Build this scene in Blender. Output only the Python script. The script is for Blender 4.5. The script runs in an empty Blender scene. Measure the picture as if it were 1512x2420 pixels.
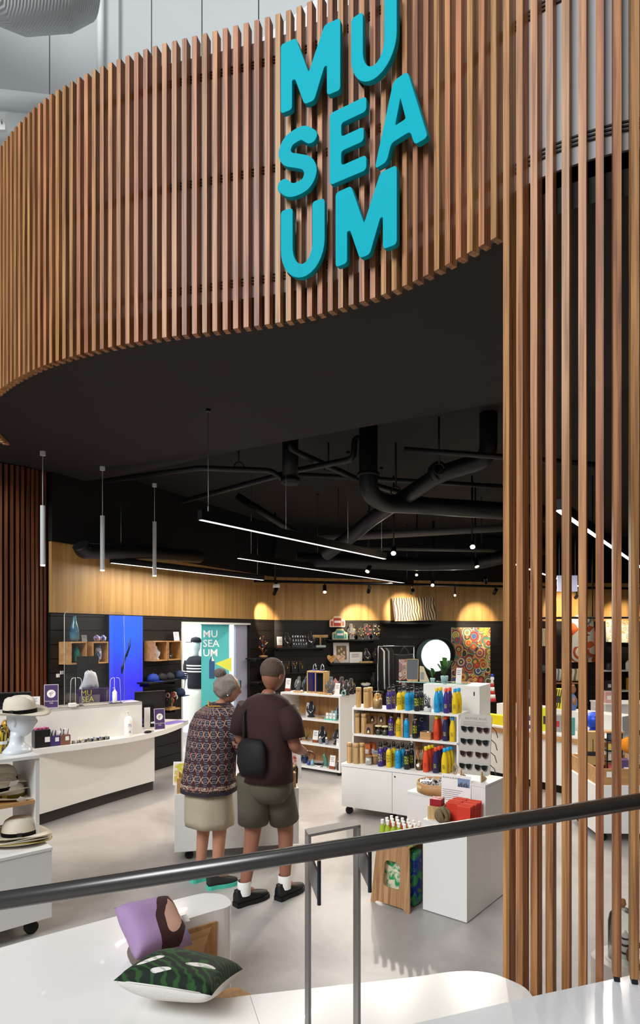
import bpy, bmesh, math, random
from mathutils import Vector, Matrix
from math import sin, cos, pi, radians as R, atan2, hypot
random.seed(7)
scn = bpy.context.scene
COL = scn.collection
# ------------------------------------------------------------------ camera
EYE = 1.9; FPX = 1500.0; CX = 756.0; HY = 1492.0
cam_d = bpy.data.cameras.new('camera'); cam = bpy.data.objects.new('camera', cam_d); COL.objects.link(cam)
cam.location = (0, 0, EYE); cam.rotation_euler = (pi/2, 0, 0)
cam_d.sensor_fit = 'HORIZONTAL'; cam_d.sensor_width = 36.0
cam_d.lens = FPX/1512.0*36.0; cam_d.shift_y = (HY-1210.0)/1512.0
cam_d.clip_start = 0.05; cam_d.clip_end = 100
scn.camera = cam
# ------------------------------------------------------------------ world (even daylight of the tall foyer) and exposure
wd = bpy.data.worlds.new('world'); scn.world = wd; wd.use_nodes = True
bg = wd.node_tree.nodes['Background']; bg.inputs[0].default_value = (0.90, 0.95, 1.0, 1); bg.inputs[1].default_value = 0.19
vs = scn.view_settings
vs.view_transform = 'Standard'; vs.look = 'None'; vs.exposure = 0.0; vs.gamma = 1.0; vs.use_curve_mapping = False
# large rooflight of the foyer, high above and behind the photographer's left
al = bpy.data.lights.new('foyer_rooflight', 'AREA'); al.shape = 'RECTANGLE'; al.size = 7; al.size_y = 5; al.energy = 1750; al.color = (0.93, 0.97, 1.0)
alo = bpy.data.objects.new('foyer_rooflight', al); COL.objects.link(alo); alo.location = (-6.5, -4.5, 9.5)
alo.rotation_euler = (Vector((0.2, 3.4, 3.6)) - Vector(alo.location)).to_track_quat('-Z', 'Y').to_euler()

# added fill lamp above the gap, brightening the grey foyer wall and slat tops
al2 = bpy.data.lights.new('foyer_wall_fill_lamp', 'AREA'); al2.shape = 'RECTANGLE'; al2.size = 8; al2.size_y = 2.5; al2.energy = 150; al2.color = (0.95, 0.98, 1.0)
al2o = bpy.data.objects.new('foyer_wall_fill_lamp', al2); COL.objects.link(al2o); al2o.location = (-1.5, 5.6, 13.2)
al2o.rotation_euler = (Vector((-2.5, 9.3, 7.5)) - Vector(al2o.location)).to_track_quat('-Z', 'Y').to_euler()

# ------------------------------------------------------------------ helpers
def lin(h):
    if isinstance(h, tuple): return h
    h = h.lstrip('#'); v = [int(h[i:i+2], 16)/255 for i in (0, 2, 4)]
    return tuple(c/12.92 if c <= 0.04045 else ((c+0.055)/1.055)**2.4 for c in v)
def W(px, py, d): return Vector(((px-CX)/FPX*d, d, EYE-(py-HY)/FPX*d))      # a point seen at (px,py), d metres deep
def zat(py, d): return EYE-(py-HY)/FPX*d
def dat(py, z): return FPX*(EYE-z)/(py-HY)
def fl(px, py, z=0.0): d = dat(py, z); return Vector(((px-CX)/FPX*d, d, z))

def obj(name, me, mat=None, parent=None, loc=(0, 0, 0), rot=(0, 0, 0), scale=None):
    if isinstance(me, bmesh.types.BMesh):
        m = bpy.data.meshes.new(name); me.to_mesh(m); me.free(); me = m
    o = bpy.data.objects.new(name, me); COL.objects.link(o)
    if mat is not None and len(me.materials) == 0:
        for q in (mat if isinstance(mat, (list, tuple)) else [mat]): me.materials.append(q)
    o.location = loc; o.rotation_euler = rot if not isinstance(rot, (int, float)) else (0, 0, rot)
    if scale: o.scale = scale
    if parent is not None: o.parent = parent
    return o
def tag(o, label=None, cat=None, group=None, kind=None):
    if label: o['label'] = label
    if cat: o['category'] = cat
    if group: o['group'] = group
    if kind: o['kind'] = kind
    return o
def thing(name, label, cat, loc=(0, 0, 0), rz=0.0, group=None):
    o = bpy.data.objects.new(name, None); COL.objects.link(o); o.empty_display_size = .05
    o.location = loc; o.rotation_euler = (0, 0, rz)
    return tag(o, label, cat, group)
def kids(o): return [c for c in bpy.data.objects if c.parent == o]
def struct(name, me, mat, **k): return tag(obj(name, me, mat, **k), kind='structure')
KIDS = {}
def dup(root, loc, rz=0.0, label=None, group=None, scale=None):
    if root.name not in KIDS: KIDS[root.name] = [(c, kids(c)) for c in kids(root)]
    r = root.copy(); COL.objects.link(r); r.location = loc; r.rotation_euler = (0, 0, rz)
    if scale: r.scale = (scale,)*3
    if label: r['label'] = label
    if group: r['group'] = group
    for ch, gs in KIDS[root.name]:
        c = ch.copy(); COL.objects.link(c); c.parent = r
        for g in gs:
            d = g.copy(); COL.objects.link(d); d.parent = c
    return r

class MB:
    """collects shapes into one bmesh"""
    def __init__(s): s.bm = bmesh.new()
    def _m(s, geom, M, mi):
        for v in geom: v.co = M @ v.co
        if mi:
            for f in {f for v in geom for f in v.link_faces}: f.material_index = mi
    def box(s, c, size, rz=0, mi=0, rot=None, bev=0):
        g = bmesh.ops.create_cube(s.bm, size=1)['verts']
        M = Matrix.Translation(c) @ (rot if rot is not None else Matrix.Rotation(rz, 4, 'Z')) @ Matrix.Diagonal((*size, 1))
        s._m(g, M, mi)
        if bev:
            es = list({e for v in g for e in v.link_edges})
            bmesh.ops.bevel(s.bm, geom=es, offset=bev, segments=2, affect='EDGES', profile=.5)
        return s
    def b2(s, x0, x1, y0, y1, z0, z1, mi=0, bev=0):
        return s.box(((x0+x1)/2, (y0+y1)/2, (z0+z1)/2), (abs(x1-x0), abs(y1-y0), abs(z1-z0)), mi=mi, bev=bev)
    def cyl(s, c, r, h, seg=16, r2=None, mi=0, rot=None):
        g = bmesh.ops.create_cone(s.bm, cap_ends=True, segments=seg, radius1=r, radius2=r if r2 is None else r2, depth=h)['verts']
        s._m(g, Matrix.Translation(c) @ (rot if rot is not None else Matrix.Identity(4)), mi); return s
    def sph(s, c, r, u=12, v=8, sc=(1, 1, 1), mi=0, rot=None):
        g = bmesh.ops.create_uvsphere(s.bm, u_segments=u, v_segments=v, radius=r)['verts']
        s._m(g, Matrix.Translation(c) @ (rot if rot is not None else Matrix.Identity(4)) @ Matrix.Diagonal((*sc, 1)), mi); return s
    def lathe(s, prof, seg=20, c=(0, 0, 0), mi=0, sx=1, sy=1, cap=True):
        rings = []
        for r, z in prof:
            if r < 1e-5: rings.append([s.bm.verts.new((c[0], c[1], c[2]+z))])
            else: rings.append([s.bm.verts.new((c[0]+sx*r*cos(2*pi*i/seg), c[1]+sy*r*sin(2*pi*i/seg), c[2]+z)) for i in range(seg)])
        for a, b in zip(rings, rings[1:]):
            for i in range(seg):
                j = (i+1) % seg
                try:
                    if len(a) == 1 and len(b) == 1: continue
                    if len(a) == 1: f = s.bm.faces.new((a[0], b[j], b[i]))
                    elif len(b) == 1: f = s.bm.faces.new((a[i], a[j], b[0]))
                    else: f = s.bm.faces.new((a[i], a[j], b[j], b[i]))
                    f.smooth = True; f.material_index = mi
                except ValueError: pass
        if cap:
            for rg, fl_ in ((rings[0], True), (rings[-1], False)):
                if len(rg) > 2:
                    f = s.bm.faces.new(rg[::-1] if fl_ else rg); f.material_index = mi
        return s
    def tube(s, pts, r, seg=8, mi=0, cap=True):
        pts = [Vector(p) for p in pts]; rs = r if isinstance(r, (list, tuple)) else [r]*len(pts)
        n = len(pts); rings = []; up = Vector((0, 0, 1)); prev = None
        for i, p in enumerate(pts):
            t = (pts[min(i+1, n-1)]-pts[max(i-1, 0)]).normalized()
            if prev is None:
                a = t.cross(up)
                if a.length < 1e-3: a = t.cross(Vector((1, 0, 0)))
                a.normalize()
            else:
                a = prev-t*prev.dot(t)
                a.normalize()
            prev = a; b = t.cross(a)
            rings.append([s.bm.verts.new(p+rs[i]*(cos(2*pi*k/seg)*a+sin(2*pi*k/seg)*b)) for k in range(seg)])
        for A, B in zip(rings, rings[1:]):
            for k in range(seg):
                f = s.bm.faces.new((A[k], A[(k+1) % seg], B[(k+1) % seg], B[k])); f.smooth = True; f.material_index = mi
        if cap:
            f = s.bm.faces.new(rings[0][::-1]); f.material_index = mi
            f = s.bm.faces.new(rings[-1]); f.material_index = mi
        return s
    def loft(s, rings, mi=0, cap=True, closed=True):
        V = [[s.bm.verts.new(p) for p in rg] for rg in rings]
        n = len(V[0])
        for A, B in zip(V, V[1:]):
            for k in range(n if closed else n-1):
                f = s.bm.faces.new((A[k], A[(k+1) % n], B[(k+1) % n], B[k])); f.smooth = True; f.material_index = mi
        if cap:
            f = s.bm.faces.new(V[0][::-1]); f.material_index = mi
            f = s.bm.faces.new(V[-1]); f.material_index = mi
        return s
    def prism(s, pts, z0, z1, mi=0, bev=0):
        from mathutils.geometry import tessellate_polygon
        n = len(pts)
        A = [s.bm.verts.new((p[0], p[1], z0)) for p in pts]; B = [s.bm.verts.new((p[0], p[1], z1)) for p in pts]
        tr = tessellate_polygon([[Vector((p[0], p[1], 0)) for p in pts]])
        area = sum(pts[i][0]*pts[(i+1) % n][1]-pts[(i+1) % n][0]*pts[i][1] for i in range(n))
        for t in tr:
            q = [Vector((pts[i][0], pts[i][1])) for i in t]
            ccw = (q[1]-q[0]).x*(q[2]-q[0]).y-(q[1]-q[0]).y*(q[2]-q[0]).x > 0
            t = t if ccw else t[::-1]
            f = s.bm.faces.new([B[i] for i in t]); f.material_index = mi
            f = s.bm.faces.new([A[i] for i in t[::-1]]); f.material_index = mi
        for i in range(n):
            j = (i+1) % n
            q = (A[i], A[j], B[j], B[i]) if area > 0 else (A[j], A[i], B[i], B[j])
            f = s.bm.faces.new(q); f.material_index = mi
        return s
    def quad(s, a, b, c, d, mi=0):
        f = s.bm.faces.new([s.bm.verts.new(p) for p in (a, b, c, d)]); f.material_index = mi; return s
    def add(s, me, M, mi=0):
        n0 = len(s.bm.verts); s.bm.from_mesh(me); s.bm.verts.ensure_lookup_table()
        s._m(s.bm.verts[n0:], M, mi); return s
    def xf(s, M):
        for v in s.bm.verts: v.co = M @ v.co
        return s
    def o(s, name, mat=None, parent=None, **k): return obj(name, s.bm, mat, parent, **k)
    def me(s, name, mat=None):
        m = bpy.data.meshes.new(name); s.bm.to_mesh(m); s.bm.free()
        if mat:
            for q in (mat if isinstance(mat, (list, tuple)) else [mat]): m.materials.append(q)
        return m
def rotto(v):   # rotation taking +Z to direction v
    return Vector((0, 0, 1)).rotation_difference(Vector(v).normalized()).to_matrix().to_4x4()
def rpoly(pts, r, n=4):
    """2-D polygon with rounded corners"""
    out = []; m = len(pts)
    rr = r if isinstance(r, (list, tuple)) else [r]*m
    for i in range(m):
        p0, p, p1 = Vector(pts[i-1]), Vector(pts[i]), Vector(pts[(i+1) % m])
        a = p0-p; b = p1-p
        k = min(rr[i], a.length*.48, b.length*.48)
        if k < 1e-5: out.append(tuple(p)); continue
        A = p+a.normalized()*k; B = p+b.normalized()*k
        for j in range(n+1):
            t = j/n; out.append(tuple(A*(1-t)**2+p*2*t*(1-t)+B*t*t))
    return out
def catmull(pts, n=8):
    P = [Vector(p) for p in pts]; P = [2*P[0]-P[1]]+P+[2*P[-1]-P[-2]]; out = []
    for i in range(1, len(P)-2):
        for j in range(n):
            t = j/n; a, b, c, d = P[i-1:i+3]
            out.append(.5*((2*b)+(c-a)*t+(2*a-5*b+4*c-d)*t*t+(3*b-a-3*c+d)*t**3))
    out.append(P[-2]); return out
def curve2d_mesh(name, splines, extrude, bevel=0.0):
    cu = bpy.data.curves.new(name, 'CURVE'); cu.dimensions = '2D'; cu.fill_mode = 'BOTH'; cu.extrude = extrude; cu.bevel_depth = bevel; cu.bevel_resolution = 2
    for sp in splines:
        s = cu.splines.new('POLY'); s.points.add(len(sp)-1); s.use_cyclic_u = True
        for q, p in zip(s.points, sp): q.co = (p[0], p[1], 0, 1)
    return _cm(cu, name)
def _cm(cu, name):
    o = bpy.data.objects.new(name, cu); COL.objects.link(o); bpy.context.view_layer.update()
    me = bpy.data.meshes.new_from_object(o.evaluated_get(bpy.context.evaluated_depsgraph_get())); me.name = name
    bpy.data.objects.remove(o); bpy.data.curves.remove(cu); me.materials.clear(); return me
TXT = {}
def text_mesh(s, size, ext=0.0004, align='CENTER', space=1.0, line=1.0, bold=0.0):
    k = (s, size, ext, align, space, line, bold)
    if k not in TXT:
        cu = bpy.data.curves.new('lettering', 'FONT'); cu.body = s; cu.size = size; cu.extrude = ext; cu.align_x = align; cu.align_y = 'CENTER'
        cu.space_character = space; cu.space_line = line; cu.offset = bold; cu.resolution_u = 2
        TXT[k] = _cm(cu, 'lettering')
    return TXT[k]
UPR = Matrix.Rotation(pi/2, 4, 'X')      # XY lettering -> standing in XZ, facing -Y
def wrap_text(me, r, z, name, a0=-pi/2):
    """lettering bent around an upright cylinder, facing -Y"""
    m = me.copy(); m.name = name
    for v in m.vertices:
        a = a0+v.co.x/r; rr = r+.0006+v.co.z
        v.co = (rr*cos(a), rr*sin(a), z+v.co.y)
    return m
class Fr:
    """local frame of a piece of furniture: x along its front, y backwards"""
    def __init__(s, ox, oy, ang): s.o = Vector((ox, oy)); s.a = ang; s.u = Vector((cos(ang), sin(ang))); s.v = Vector((-sin(ang), cos(ang)))
    def at(s, x, y, z=0): p = s.o+s.u*x+s.v*y; return Vector((p.x, p.y, z))
    def xf(s, px, y=0):
        k = (px-CX)/FPX; q = s.o+s.v*y
        return -(q.x-k*q.y)/(s.u.x-k*s.u.y)
    def pt(s, px, y, z): return s.at(s.xf(px, y), y, z)
    def zf(s, px, py, y=0): return zat(py, s.pt(px, y, 0).y)
    def thing(s, name, label, cat, group=None): return thing(name, label, cat, (s.o.x, s.o.y, 0), s.a, group)
def fr2(p, q): return Fr(p[0], p[1], atan2(q[1]-p[1], q[0]-p[0]))

# ------------------------------------------------------------------ materials
MAT = {}
def mat(name, col, rough=.5, metal=0., var=.10, scale=8., bump=0., bscale=60., emit=0., trans=0., ior=1.45, alpha=1., coat=0., sheen=0., stretch=(1, 1, 1), spec=.5):
    if name in MAT: return MAT[name]
    m = bpy.data.materials.new(name); m.use_nodes = True; MAT[name] = m
    nt = m.node_tree; N = nt.nodes; L = nt.links; b = N['Principled BSDF']
    c = lin(col)
    tc = N.new('ShaderNodeTexCoord'); mp = N.new('ShaderNodeMapping'); mp.inputs['Scale'].default_value = stretch; L.new(tc.outputs['Object'], mp.inputs['Vector'])
    if var > 0:
        nz = N.new('ShaderNodeTexNoise'); nz.inputs['Scale'].default_value = scale; nz.inputs['Detail'].default_value = 3
        L.new(mp.outputs[0], nz.inputs['Vector'])
        mx = N.new('ShaderNodeMix'); mx.data_type = 'RGBA'
        mx.inputs[6].default_value = (*[v*(1-var) for v in c], 1); mx.inputs[7].default_value = (*[min(1, v*(1+var)) for v in c], 1)
        L.new(nz.outputs['Fac'], mx.inputs[0]); L.new(mx.outputs[2], b.inputs['Base Color'])
        if emit: L.new(mx.outputs[2], b.inputs['Emission Color'])
    else:
        b.inputs['Base Color'].default_value = (*c, 1); b.inputs['Emission Color'].default_value = (*c, 1)
    b.inputs['Roughness'].default_value = rough; b.inputs['Metallic'].default_value = metal
    b.inputs['Transmission Weight'].default_value = trans; b.inputs['IOR'].default_value = ior
    b.inputs['Coat Weight'].default_value = coat; b.inputs['Sheen Weight'].default_value = sheen
    b.inputs['Specular IOR Level'].default_value = spec
    b.inputs['Emission Strength'].default_value = emit
    if bump:
        n2 = N.new('ShaderNodeTexNoise'); n2.inputs['Scale'].default_value = bscale; n2.inputs['Detail'].default_value = 4
        bp = N.new('ShaderNodeBump'); bp.inputs['Strength'].default_value = bump; bp.inputs['Distance'].default_value = .01
        L.new(mp.outputs[0], n2.inputs['Vector']); L.new(n2.outputs['Fac'], bp.inputs['Height']); L.new(bp.outputs[0], b.inputs['Normal'])
    return m
def glassy(name, tint=(1, 1, 1), a=.12, rough=.02):
    """thin clear sheet: mostly see-through with a faint reflection"""
    if name in MAT: return MAT[name]
    m = bpy.data.materials.new(name); m.use_nodes = True; MAT[name] = m
    nt = m.node_tree; N = nt.nodes; L = nt.links; N.remove(N['Principled BSDF'])
    t = N.new('ShaderNodeBsdfTransparent'); t.inputs[0].default_value = (*tint, 1)
    g = N.new('ShaderNodeBsdfGlossy'); g.inputs['Roughness'].default_value = rough
    fr_ = N.new('ShaderNodeFresnel'); fr_.inputs[0].default_value = 1.45
    ad = N.new('ShaderNodeMath'); ad.operation = 'ADD'; ad.inputs[1].default_value = a*.25; L.new(fr_.outputs[0], ad.inputs[0])
    mx = N.new('ShaderNodeMixShader'); L.new(ad.outputs[0], mx.inputs[0]); L.new(t.outputs[0], mx.inputs[1]); L.new(g.outputs[0], mx.inputs[2])
    L.new(mx.outputs[0], N['Material Output'].inputs[0]); return m
def wood(name, c1, c2, rough=.5, stretch=(30, 30, 1.2), rnd=0., bump=.05, scale=1.0, hue=.0):
    """long-grained timber along local Z unless stretched otherwise; rnd varies it board by board"""
    if name in MAT: return MAT[name]
    m = bpy.data.materials.new(name); m.use_nodes = True; MAT[name] = m
    nt = m.node_tree; N = nt.nodes; L = nt.links; b = N['Principled BSDF']
    tc = N.new('ShaderNodeTexCoord'); mp = N.new('ShaderNodeMapping'); mp.inputs['Scale'].default_value = stretch
    oi = N.new('ShaderNodeObjectInfo'); add = N.new('ShaderNodeVectorMath'); add.operation = 'ADD'
    mu = N.new('ShaderNodeMath'); mu.operation = 'MULTIPLY'; mu.inputs[1].default_value = 37.0; L.new(oi.outputs['Random'], mu.inputs[0])
    L.new(tc.outputs['Object'], mp.inputs['Vector']); L.new(mp.outputs[0], add.inputs[0]); L.new(mu.outputs[0], add.inputs[1])
    nz = N.new('ShaderNodeTexNoise'); nz.inputs['Scale'].default_value = scale; nz.inputs['Detail'].default_value = 6; nz.inputs['Distortion'].default_value = .6
    L.new(add.outputs[0], nz.inputs['Vector'])
    rp = N.new('ShaderNodeValToRGB'); rp.color_ramp.elements[0].position = .32; rp.color_ramp.elements[1].position = .68
    rp.color_ramp.elements[0].color = (*lin(c1), 1); rp.color_ramp.elements[1].color = (*lin(c2), 1)
    L.new(nz.outputs['Fac'], rp.inputs[0]); out = rp.outputs[0]
    if rnd:
        hs = N.new('ShaderNodeHueSaturation'); mr = N.new('ShaderNodeMapRange'); mr.inputs[3].default_value = 1-rnd; mr.inputs[4].default_value = 1+rnd
        L.new(oi.outputs['Random'], mr.inputs[0]); L.new(mr.outputs[0], hs.inputs['Value'])
        m2 = N.new('ShaderNodeMath'); m2.operation = 'MULTIPLY'; m2.inputs[1].default_value = 7.31; L.new(oi.outputs['Random'], m2.inputs[0])
        fr_ = N.new('ShaderNodeMath'); fr_.operation = 'FRACT'; L.new(m2.outputs[0], fr_.inputs[0])
        mh = N.new('ShaderNodeMapRange'); mh.inputs[3].default_value = .5-hue; mh.inputs[4].default_value = .5+hue; L.new(fr_.outputs[0], mh.inputs[0]); L.new(mh.outputs[0], hs.inputs['Hue'])
        L.new(out, hs.inputs['Color']); out = hs.outputs[0]
    L.new(out, b.inputs['Base Color']); b.inputs['Roughness'].default_value = rough
    if bump:
        bp = N.new('ShaderNodeBump'); bp.inputs['Strength'].default_value = bump; bp.inputs['Distance'].default_value = .004
        L.new(nz.outputs['Fac'], bp.inputs['Height']); L.new(bp.outputs[0], b.inputs['Normal'])
    return m
M_slat = wood('slat_timber', '#74421f', '#bd8654', .5, (60, 60, 1.5), rnd=.15, hue=.01, bump=.06)
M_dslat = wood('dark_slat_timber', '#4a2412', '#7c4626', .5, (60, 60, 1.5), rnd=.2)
M_white = mat('white_laminate', '#e8e6e2', .38, var=.02)
M_solid = mat('white_solid_surface', '#efece7', .22, var=.015, coat=.2)
M_gloss = mat('white_gloss_surface', '#e9edf0', .14, var=.015, coat=.4)
M_black = mat('black_paint', '#0c0b0b', .6, var=.2)
M_ceil = mat('dark_ceiling_paint', '#120f0e', .8, var=.12, scale=2, bump=.1, bscale=15)
M_soffit = mat('dark_soffit_board', '#1f1917', .75, var=.12, scale=1.5)
M_pipe = mat('dark_pipe_paint', '#121110', .45, var=.15)
M_teal = mat('teal_sign_paint', '#00a4b4', .65, var=.02, spec=.15)
M_teal2 = mat('teal_sign_edge', '#0c6f7c', .5, var=.03)
M_greyp = mat('grey_cladding', '#c0c4c4', .6, var=.05, scale=1.5)
M_greyb = mat('grey_backing', '#a9a8aa', .6, var=.04)
M_wpaint = mat('white_pipe_paint', '#e6e8e8', .5, var=.03)
M_black2 = mat('black_wall_board', '#16120f', .5, var=.2, scale=3)
M_bmetal = mat('black_metal', '#17181a', .35, metal=.6, var=.1)
M_rail = mat('dark_handrail', '#5c5a58', .3, metal=.8, var=.05)
M_post = mat('brushed_post_steel', '#8b8580', .42, metal=.35, var=.12, scale=3, stretch=(60, 60, 1))
M_chrome = mat('chrome', '#c8c8c8', .2, metal=1., var=.03)
M_plywood = wood('pale_plywood', '#a8743e', '#c99a63', .5, (25, 25, 1.0), bump=.02)
M_panel = wood('honey_timber_panel', '#a4793f', '#c39a5d', .45, (14, 14, .5), bump=.02)
M_boxwood = wood('oak_tray', '#ab7c49', '#c99b66', .5, (1.2, 22, 22), bump=.02)
M_stoolw = wood('stool_veneer', '#8f633c', '#c2986b', .45, (45, 10, 1.5), bump=.03)
M_tube = wood('bamboo', '#a87f48', '#d8b47e', .5, (40, 40, 2), rnd=.08, bump=.03)
M_rubber = mat('black_rubber', '#0d0d0d', .5, var=.1)
M_paper = mat('white_card', '#f2f0ec', .6, var=.02)
M_acry = glassy('clear_acrylic')
M_glass = glassy('display_glass', (.95, 1, .985), .04)
M_led = mat('lit_led_diffuser', (1, .97, .92), .5, var=0, emit=12.)
M_ledlow = mat('dim_led_diffuser', (1, .95, .9), .5, var=0, emit=1.6)
M_lamp = mat('lit_lamp_lens', (1, .8, .5), .5, var=0, emit=80.)
M_skin = mat('skin', '#b98468', .5, var=.08, scale=12)
M_purple = mat('purple_print', '#4a3566', .5, var=.05)
M_yellow = mat('yellow_print', '#e8e23a', .5, var=.03)
M_ink = mat('dark_ink', '#26242a', .6, var=.05)
M_rust = mat('rust_card_foot', '#8a4327', .55, var=.08)
M_velvet = mat('black_velvet', '#17171b', .8, var=.2, sheen=.4)
M_gold = mat('gold_jewellery', '#d9a84e', .25, metal=1., var=.1)
M_silver = mat('silver_jewellery', '#d5d8dc', .22, metal=1., var=.05)
# ------------------------------------------------------------------ the setting
def concrete():
    m = bpy.data.materials.new('polished_concrete'); m.use_nodes = True; nt = m.node_tree; N = nt.nodes; L = nt.links; b = N['Principled BSDF']
    tc = N.new('ShaderNodeTexCoord'); n1 = N.new('ShaderNodeTexNoise'); n1.inputs['Scale'].default_value = 1.1; n1.inputs['Detail'].default_value = 7; n1.inputs['Roughness'].default_value = .62; n1.inputs['Distortion'].default_value = .5
    L.new(tc.outputs['Object'], n1.inputs[0]); rp = N.new('ShaderNodeValToRGB'); rp.color_ramp.elements[0].position = .3; rp.color_ramp.elements[1].position = .72
    rp.color_ramp.elements[0].color = (*lin('#8f8985'), 1); rp.color_ramp.elements[1].color = (*lin('#bdb8b3'), 1)
    L.new(n1.outputs['Fac'], rp.inputs[0]); L.new(rp.outputs[0], b.inputs['Base Color']); b.inputs['Roughness'].default_value = .38
    return m
M_floor = concrete()
floor = struct('floor', MB().b2(-9, 9, -4, 15.5, -.12, 0).bm, M_floor)

# curved timber screen: plan of the slat fronts
KN = [(-3.0, 6.1), (-2.86, 5.45), (-2.62, 4.95), (-2.275, 4.55), (-1.864, 4.208), (-1.476, 3.988), (-1.043, 3.813), (-.67, 3.714), (-.297, 3.615), (-.068, 3.531), (.152, 3.409), (.358, 3.272), (.556, 3.082), (.731, 2.877), (.814, 2.778), (.906, 2.683), (1.009, 2.610), (1.123, 2.549), (1.25, 2.504), (1.55, 2.43), (2.0, 2.38), (2.6, 2.36)]
CV = [Vector((p.x, p.y)) for p in catmull([(x, y, 0) for x, y in KN], 30)]
AL = [0.]
for a, b in zip(CV, CV[1:]): AL.append(AL[-1]+(b-a).length)
def cv(s):
    import bisect
    i = max(1, min(len(AL)-1, bisect.bisect(AL, s))); t = (s-AL[i-1])/(AL[i]-AL[i-1]); p = CV[i-1].lerp(CV[i], t)
    i0, i1 = max(0, i-6), min(len(CV)-1, i+6); d = (CV[i1]-CV[i0]).normalized()
    return p, d
def s_px(px):
    k = (px-CX)/FPX
    for i in range(len(CV)-1):
        a = CV[i].x-k*CV[i].y; b = CV[i+1].x-k*CV[i+1].y
        if a <= 0 < b: return AL[i]+(AL[i+1]-AL[i])*(-a/(b-a))
ZB, ZT = 3.65, 5.40
PITCH = .0646; SW, SD = .0300, .055
S0 = s_px(1195.6)
def ribbon(off, z0, z1, th, sa, sb, step=.06):
    n = max(2, int((sb-sa)/step)); A = []; B = []
    for i in range(n+1):
        p, d = cv(sa+(sb-sa)*i/n); nn = Vector((-d.y, d.x)); nn = nn if nn.y > 0 else -nn
        A.append(p+nn*off); B.append(p+nn*(off+th))
    m = MB(); rings = [[(a.x, a.y, z0), (b.x, b.y, z0), (b.x, b.y, z1), (a.x, a.y, z1)] for a, b in zip(A, B)]
    m.loft(rings)
    for f in m.bm.faces: f.smooth = False
    return m
SA, SB = .15, AL[-1]-.05
wf = struct('wall_front', ribbon(SD, 3.845, 5.325, .012, SA, SB).bm, M_greyb)
ribbon(SD, 3.67, 3.845, .012, SA, S0-PITCH*.4).o('dark_fascia_board', M_black, wf)
for zr in (5.21, 4.585, 3.955):
    for k in range(3):
        ribbon(SD-.006-.001*k, zr-.018*k, zr-.018*k+.007, .006, SA, SB).o('fixing_rail', M_black, wf)
m_f = MB().b2(-SW/2, SW/2, 0, SD, 0, ZT-ZB).me('slat_short', M_slat)
m_l = MB().b2(-SW/2, SW/2, 0, SD, 0, ZT+.25).me('slat_long', M_slat)
m_s = MB().b2(-SW/2, SW/2, 0, SD, 0, ZT+.25-.525).me('slat_standing', M_slat)
i0 = -int((S0-SA)/PITCH); i1 = int((SB-S0)/PITCH)
foot_me = MB().b2(-SW/2+.004, SW/2-.004, .006, SD-.006, 0, .022).me('slat_foot', M_rubber)
for i in range(i0, i1+1):
    p, d = cv(S0+i*PITCH); a = atan2(d.y, d.x)
    if i < 0: o = obj('slat', m_f, None, wf, (p.x, p.y, ZB), a)
    elif i < 7: o = obj('slat', m_l, None, wf, (p.x, p.y, 0), a)
    else:
        o = obj('slat', m_s, None, wf, (p.x, p.y, .525), a); obj('slat_foot', foot_me, None, o, (0, 0, -.022))

# soffit, ceiling, shell walls
LA, LB = (-2.99, 7.05), (-.84, 11.7); BA, BB = LB, (3.73, 13.0); RB = (7.4, 13.3)
edge = [(7.4, 3.0), (1.41, 4.89), (-.63, 6.1), (-2.3, 7.25), (-3.3, 7.75)]
inner = []
nI = 60
for i in range(nI+1):
    p, d = cv(SA+(SB-SA)*i/nI); nn = Vector((-d.y, d.x)); nn = nn if nn.y > 0 else -nn
    q = p+nn*(SD+.014); inner.append((q.x, q.y))
poly = [(-4.6, 7.6), (-4.6, 6.3)]+inner+[(7.4, 2.36)]+edge
struct('ceiling_soffit', MB().prism(poly, 3.67, 3.78).bm, M_soffit)
cp = [(-4.6, 6.3), (-3.3, 6.25)]+[q for q in inner if q[0] > -2.9]+[(7.6, 2.4), (7.6, 13.6), (-5.2, 13.6), (-5.2, 6.3)]
struct('ceiling', MB().prism(cp, 3.86, 3.98).bm, M_ceil)

frL = fr2(LA, LB); LL = hypot(LB[0]-LA[0], LB[1]-LA[1])
frB = fr2(BA, BB); LBk = hypot(BB[0]-BA[0], BB[1]-BA[1])
frR = fr2(BB, RB); LR = hypot(RB[0]-BB[0], RB[1]-BB[1])
XD0, XD1, ZD = frL.xf(428), frL.xf(591), 2.04
ZBAND, ZBT = 2.11, 2.90
def clad(fr, spans, side, L, zmax=ZBAND):
    """a wall: core, horizontal black slat boards below, timber panels above"""
    core = MB()
    for x0, x1, z0, z1 in spans: core.b2(x0, x1, .03, .14, z0, z1)
    core.b2(0, L, .03, .14, ZBAND, 3.86)
    w = struct('wall_'+side, core.bm, M_black, loc=(fr.o.x, fr.o.y, 0), rot=fr.a)
    h = .1595
    for x0, x1, z0, z1 in spans:
        z = z0
        while z < z1-.02:
            t = min(z+h-.006, z1); MB().b2(x0, x1, 0, .031, z, t).o('board', M_black2, w); z += h
    n = max(1, round(L/1.2)); x = 0
    for i in range(n):
        MB().b2(i*L/n+.001, (i+1)*L/n-.001, -.012, .031, ZBAND, ZBT).o('panel', M_panel, w)
    MB().b2(0, L, -.02, .031, ZBT, 3.86).o('bulkhead', M_black, w)
    return w
wl = clad(frL, [(0, XD0, 0, ZBAND), (XD0, XD1, ZD, ZBAND), (XD1, LL, 0, ZBAND)], 'left', LL)
wb = clad(frB, [(0, LBk, 0, ZBAND)], 'back', LBk)
wr = clad(frR, [(0, LR, 0, ZBAND)], 'right', LR)
struct('wall_side', MB().b2(7.4, 7.55, 2.4, 13.4, 0, 3.86).bm, M_black2)
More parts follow.
